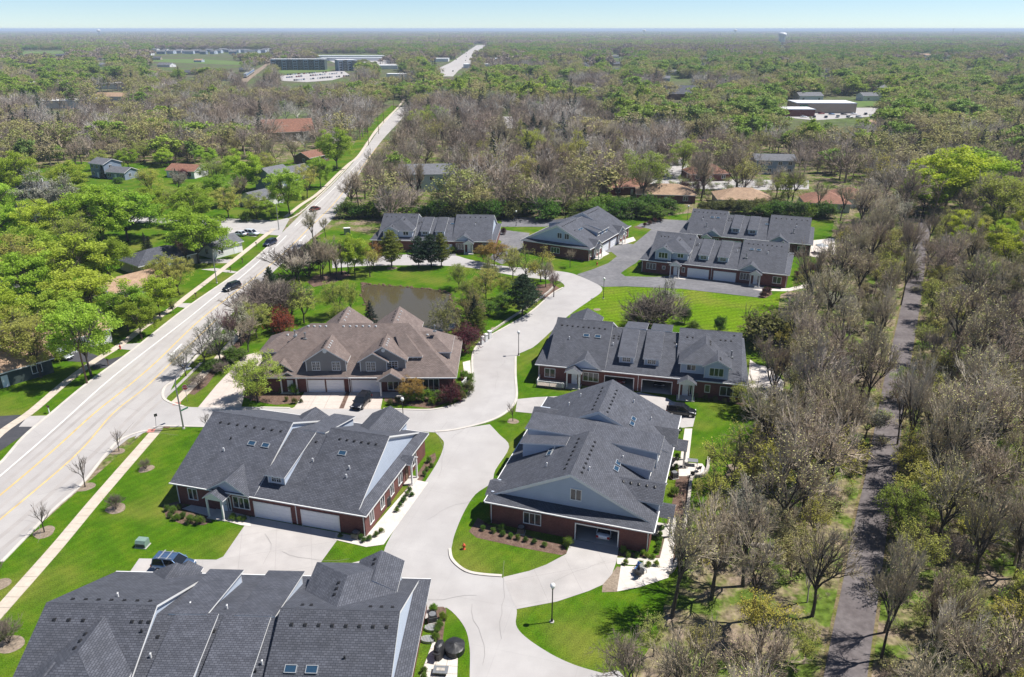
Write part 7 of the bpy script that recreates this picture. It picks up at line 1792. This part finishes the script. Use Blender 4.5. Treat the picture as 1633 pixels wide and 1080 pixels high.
def joined(pair, mats):
    t, c = pair; S = bpy.data.meshes.new('thin_tree'); f = [tuple(p.vertices) for p in t.polygons]; n0 = len(t.vertices)
    f += [tuple(q + n0 for q in p.vertices) for p in c.polygons]; mi = [0] * len(t.polygons) + [p.material_index for p in c.polygons]
    S.from_pydata([tuple(v.co) for v in t.vertices] + [tuple(v.co) for v in c.vertices], [], f)
    S.materials.append(mats[0]); S.materials.append(mats[1]); S.polygons.foreach_set('material_index', mi); S.update(); return S
UND = [stuff_tree(261 + k, (5, 3, 3), 3.0, 260, .9, (WB, (WG, WL, WG)[k]), spread=.8, trunk=.2, stems=5, cut=1, jitter=1.4) for k in range(3)] + [stuff_tree(271 + k, (4, 4, 3), 3.0, 0, .3, (WB, WD), spread=.7, trunk=.25, stems=5, cut=1) for k in range(2)]
UND += [joined(p, (WB, WB)) for p in PROTO['tall'][:2] + PROTO['bare'][:2]] + [joined(p, (WD, WD)) for p in PROTO['bare'][2:4]] + [joined(p, (WB, WL)) for p in PROTO['bud'][:2]]      # 5-12 thin young trees

def scatter(name, meshes, pts, label, kind='stuff', cat=None):
    """pts: (x, y, z, rot, scale, wide, index); one object that instances the meshes with geometry nodes"""
    col = bpy.data.collections.new(name + '_kinds')
    for k, m in enumerate(meshes):
        o = bpy.data.objects.new('kind_%03d' % k, m); col.objects.link(o)
    A = np.array(pts, float)
    me = bpy.data.meshes.new(name); me.vertices.add(len(A)); me.vertices.foreach_set('co', A[:, :3].ravel())
    def attr(n_, t, d): a = me.attributes.new(n_, t, 'POINT'); a.data.foreach_set('vector' if t == 'FLOAT_VECTOR' else 'value', d.ravel())
    rot = np.zeros((len(A), 3)); rot[:, 2] = A[:, 3]; sc = np.stack([A[:, 4] * A[:, 5], A[:, 4] * A[:, 5], A[:, 4]], 1)
    attr('rot', 'FLOAT_VECTOR', rot); attr('size', 'FLOAT_VECTOR', sc); attr('pick', 'INT', A[:, 6].astype(np.int32))
    o = link_mesh(name, me); o['kind'] = kind; o['label'] = label
    if cat: o['category'] = cat
    g = bpy.data.node_groups.new(name, 'GeometryNodeTree')
    g.interface.new_socket('Geometry', in_out='INPUT', socket_type='NodeSocketGeometry'); g.interface.new_socket('Geometry', in_out='OUTPUT', socket_type='NodeSocketGeometry')
    n, l = g.nodes, g.links
    gi, go = n.new('NodeGroupInput'), n.new('NodeGroupOutput'); ci = n.new('GeometryNodeCollectionInfo'); ci.inputs[0].default_value = col
    ci.inputs['Separate Children'].default_value = True; ci.inputs['Reset Children'].default_value = True
    ip = n.new('GeometryNodeInstanceOnPoints'); ip.inputs['Pick Instance'].default_value = True
    def named(nm, t): q = n.new('GeometryNodeInputNamedAttribute'); q.data_type = t; q.inputs[0].default_value = nm; return q.outputs[0]
    l.new(gi.outputs[0], ip.inputs['Points']); l.new(ci.outputs[0], ip.inputs['Instance'])
    l.new(named('pick', 'INT'), ip.inputs['Instance Index'])
    er = n.new('FunctionNodeEulerToRotation'); l.new(named('rot', 'FLOAT_VECTOR'), er.inputs[0]); l.new(er.outputs[0], ip.inputs['Rotation'])
    l.new(named('size', 'FLOAT_VECTOR'), ip.inputs['Scale']); l.new(ip.outputs[0], go.inputs[0])
    md = o.modifiers.new('scatter', 'NODES'); md.node_group = g
    return o

KEEP = [   # stretches (photo pixels) that stay open: neither feet nor crowns of the far trees stand before them
    [(535, 290), (485, 332), (300, 488), (0, 735), (-900, 1500), (-300, 1700), (300, 620), (560, 330), (600, 262), (640, 200), (650, 160), (622, 158)],
    [(612, 212), (638, 165), (650, 165), (640, 190), (625, 215)],
    [(700, 122), (703, 105), (755, 70), (785, 70), (765, 85), (735, 122)],
    [(442, 132), (438, 98), (565, 98), (575, 110), (556, 124), (500, 130)], [(496, 98), (496, 86), (612, 86), (622, 98)], [(600, 120), (600, 103), (640, 103), (640, 117)], [(660, 102), (690, 92), (715, 96), (715, 103)], [(768, 104), (770, 94), (808, 94), (808, 101)],
    [(380, 142), (425, 92), (440, 92), (420, 115), (398, 142)],
    [(1240, 190), (1244, 162), (1350, 154), (1418, 148), (1420, 164), (1395, 184), (1340, 191)],
    [(1070, 160), (1070, 126), (1110, 126), (1110, 150)], [(1235, 86), (1237, 45), (1257, 45), (1259, 86)], [(150, 58), (150, 40), (168, 40), (168, 58)],
    [(20, 88), (24, 80), (108, 80), (108, 88)], [(228, 105), (228, 90), (330, 90), (392, 98), (392, 106)], [(236, 88), (236, 80), (440, 79), (440, 88)],
    [(425, 200), (432, 180), (500, 172), (500, 196)],
    [(795, 210), (802, 182), (832, 182), (830, 206)], [(985, 305), (1010, 280), (1300, 284), (1300, 304), (1180, 312)], [(1200, 285), (1200, 250), (1262, 250), (1262, 285)], [(655, 305), (660, 232), (722, 232), (720, 290)],
    [(60, 172), (62, 157), (135, 152), (135, 166)], [(140, 146), (140, 130), (205, 130), (205, 143)], [(1285, 340), (1285, 300), (1380, 296), (1380, 330)], [(1040, 320), (1045, 290), (1100, 290), (1100, 318)], [(1150, 325), (1150, 296), (1215, 296), (1215, 320)],
    [(140, 300), (145, 268), (215, 268), (215, 292)], [(630, 128), (630, 119), (675, 119), (675, 128)]]
KEEP += [[(x - 15, y + 4), (x - 13, y - 6), (x + 13, y - 6), (x + 15, y + 4)] for x, y in CLEARINGS]
KB = [(min(p[0] for p in k), max(p[0] for p in k), min(p[1] for p in k), max(p[1] for p in k)) for k in KEEP]
def kept(px, py):
    for b, k in zip(KB, KEEP):
        if b[0] <= px <= b[1] and b[2] <= py <= b[3] and inpoly(px, py, k): return True
    return False
EST_ALL = ESTATE
SUBL = P((-900, 1250), (0, 741), (140, 612), (300, 490), (390, 427), (447, 374), (462, 349), (535, 287), (575, 245), (560, 240), (300, 262), (120, 260), (-120, 300), (-700, 420))
rw = random.Random(77)
nzx = [(rw.uniform(.002, .02), rw.uniform(.002, .02), rw.uniform(0, 6)) for _ in range(6)]
def field(x, y): return sum(math.sin(a * x + c) * math.sin(b * y + c * 1.7) for a, b, c in nzx) / 3
tp = [(t[2], t[3]) for t in TREES if KIND[t[1]][3] == 'tree' and t[3] > 200]
pts = []
def pick_near(x, y):
    f = field(x, y) + rw.gauss(0, .35); right = x > .12 * y and y > 420
    g = f + (.55 if right else 0) - (.35 if y < 560 and not right else 0) + (.35 if y > 900 else 0)
    if rw.random() < .05: return 12
    if g < -.15: return rw.choice((0, 1, 2, 3, 0, 1, 2, 3, 4, 5))
    if g < .35: return rw.choice((0, 2, 1, 6, 7, 8, 4))
    return rw.choice((6, 7, 8, 9, 10, 11))
# first belt: single trees, 200 m to 1250 m
step = 8.2; y = 180.0
while y < 1250:
    x = -.80 * y - 30
    while x < .80 * y + 30:
        X, Y = x + rw.uniform(-.45, .45) * step, y + rw.uniform(-.45, .45) * step; x += step
        px_, py_ = pix(X, Y, 0)
        if px_ < -130 or px_ > 1760: continue
        if inpoly(X, Y, ESTATE) or inpoly(X, Y, WOOD) or inpoly(X, Y, SUBL): continue
        if Y < 300 and px_ < 612: continue
        if Y < 330 and not clear_of_houses(X, Y, 12): continue
        if Y < 222 and inpoly(X, Y, band): continue
        h = rw.choice((rw.uniform(7, 12), rw.uniform(11, 16), rw.uniform(12, 19))); k = pick_near(X, Y)
        if rw.random() < .05: continue
        if k == 12: h *= 1.15
        if kept(px_, py_) or kept(*pix(X, Y, h * .6)) or kept(*pix(X, Y, h)): continue
        if Y < 430 and any((X - a) ** 2 + (Y - b) ** 2 < 22 for a, b in tp): continue
        if Y < 520 and not clear_of_houses(X, Y, 9): continue
        pts.append((X, Y, -.1, rw.uniform(0, 6.28), h / H0, rw.uniform(.95, 1.6) if k != 12 else 1.0, k))
    y += step
# second belt: clumps, to the horizon
y = 1250.0
while y < 14500:
    st = 22 if y < 2600 else 34 if y < 4500 else 60 if y < 9000 else 95
    x = -.76 * y
    while x < .76 * y:
        X, Y = x + rw.uniform(-.5, .5) * st, y + rw.uniform(-.5, .5) * st; x += st
        px_, py_ = pix(X, Y, 0)
        if kept(px_, py_) or kept(*pix(X, Y, 9)): continue
        f = field(X * .35, Y * .35) + rw.gauss(0, .3) + (.25 if X > 0 else -.1) - (.25 if Y > 3200 else 0)
        if rw.random() < .06: continue
        k = rw.choice((13, 14, 18)) if f < -.1 else rw.choice((15, 18, 13, 16)) if f < .3 else rw.choice((16, 17, 15))
        s_ = rw.uniform(.8, 1.25); 
        pts.append((X, Y, -.5, rw.uniform(0, 6.28), s_, st / 30 * rw.uniform(.9, 1.2), k))
    y += st
print('far trees', len(pts))
scatter('distant_woodland', LOD, pts, 'woodland of bare, budding and green trees stretching to the horizon')
# undergrowth of the near woods
up = []
for _ in range(7000):
    x, y = rw.uniform(30, 150), rw.uniform(35, 300)
    if not inpoly(x, y, WOOD) or not off_trail(x, y, 2.9): continue
    k = rw.choice((0, 1, 2, 3, 4, 3, 4, 1)); h = rw.uniform(.5, 2.2); up.append((x, y, 0, rw.uniform(0, 6.28), h / H0, rw.uniform(1, 1.7), k))
yt = []
for _ in range(9000):
    x, y = rw.uniform(30, 170), rw.uniform(35, 320)
    if len(yt) > 420: break
    if not inpoly(x, y, WOOD) or not off_trail(x, y, 4.2): continue
    if any((x - a) ** 2 + (y - b) ** 2 < 5.5 for a, b in yt): continue
    yt.append((x, y)); h = rw.uniform(3.5, 8.0); up.append((x, y, 0, rw.uniform(0, 6.28), h / H0, rw.uniform(.8, 1.2), rw.choice((5, 6, 7, 8, 9, 11, 12, 11, 12, 11, 12))))
for _ in range(2600):
    x, y = rw.uniform(-140, 160), rw.uniform(195, 400)
    if not inpoly(x, y, band) or not clear_of_houses(x, y, 10): continue
    k = rw.choice((0, 1, 2, 0, 3)); h = rw.uniform(.8, 3.2); up.append((x, y, 0, rw.uniform(0, 6.28), h / H0, rw.uniform(1, 1.7), k))
scatter('undergrowth', UND, up, 'low green and bare undergrowth between the trees of the wood')

# ------------------------------------------------------------------ haze: the air of the plain
hz = MB().box(-40500, 40500, -400, 40500, -1.5, 60).build('haze', bpy.data.materials.new('haze'))
hz['kind'] = 'stuff'; hz['label'] = 'thin pale air over the plain'
m = hz.data.materials[0]; m.use_nodes = True; t = m.node_tree; t.nodes.clear()
out = t.nodes.new('ShaderNodeOutputMaterial'); pv = t.nodes.new('ShaderNodeVolumePrincipled')
pv.inputs['Color'].default_value = (0.66, 0.80, 1.0, 1); pv.inputs['Density'].default_value = 0.0001; pv.inputs['Anisotropy'].default_value = 0.0
t.links.new(pv.outputs[0], out.inputs['Volume'])
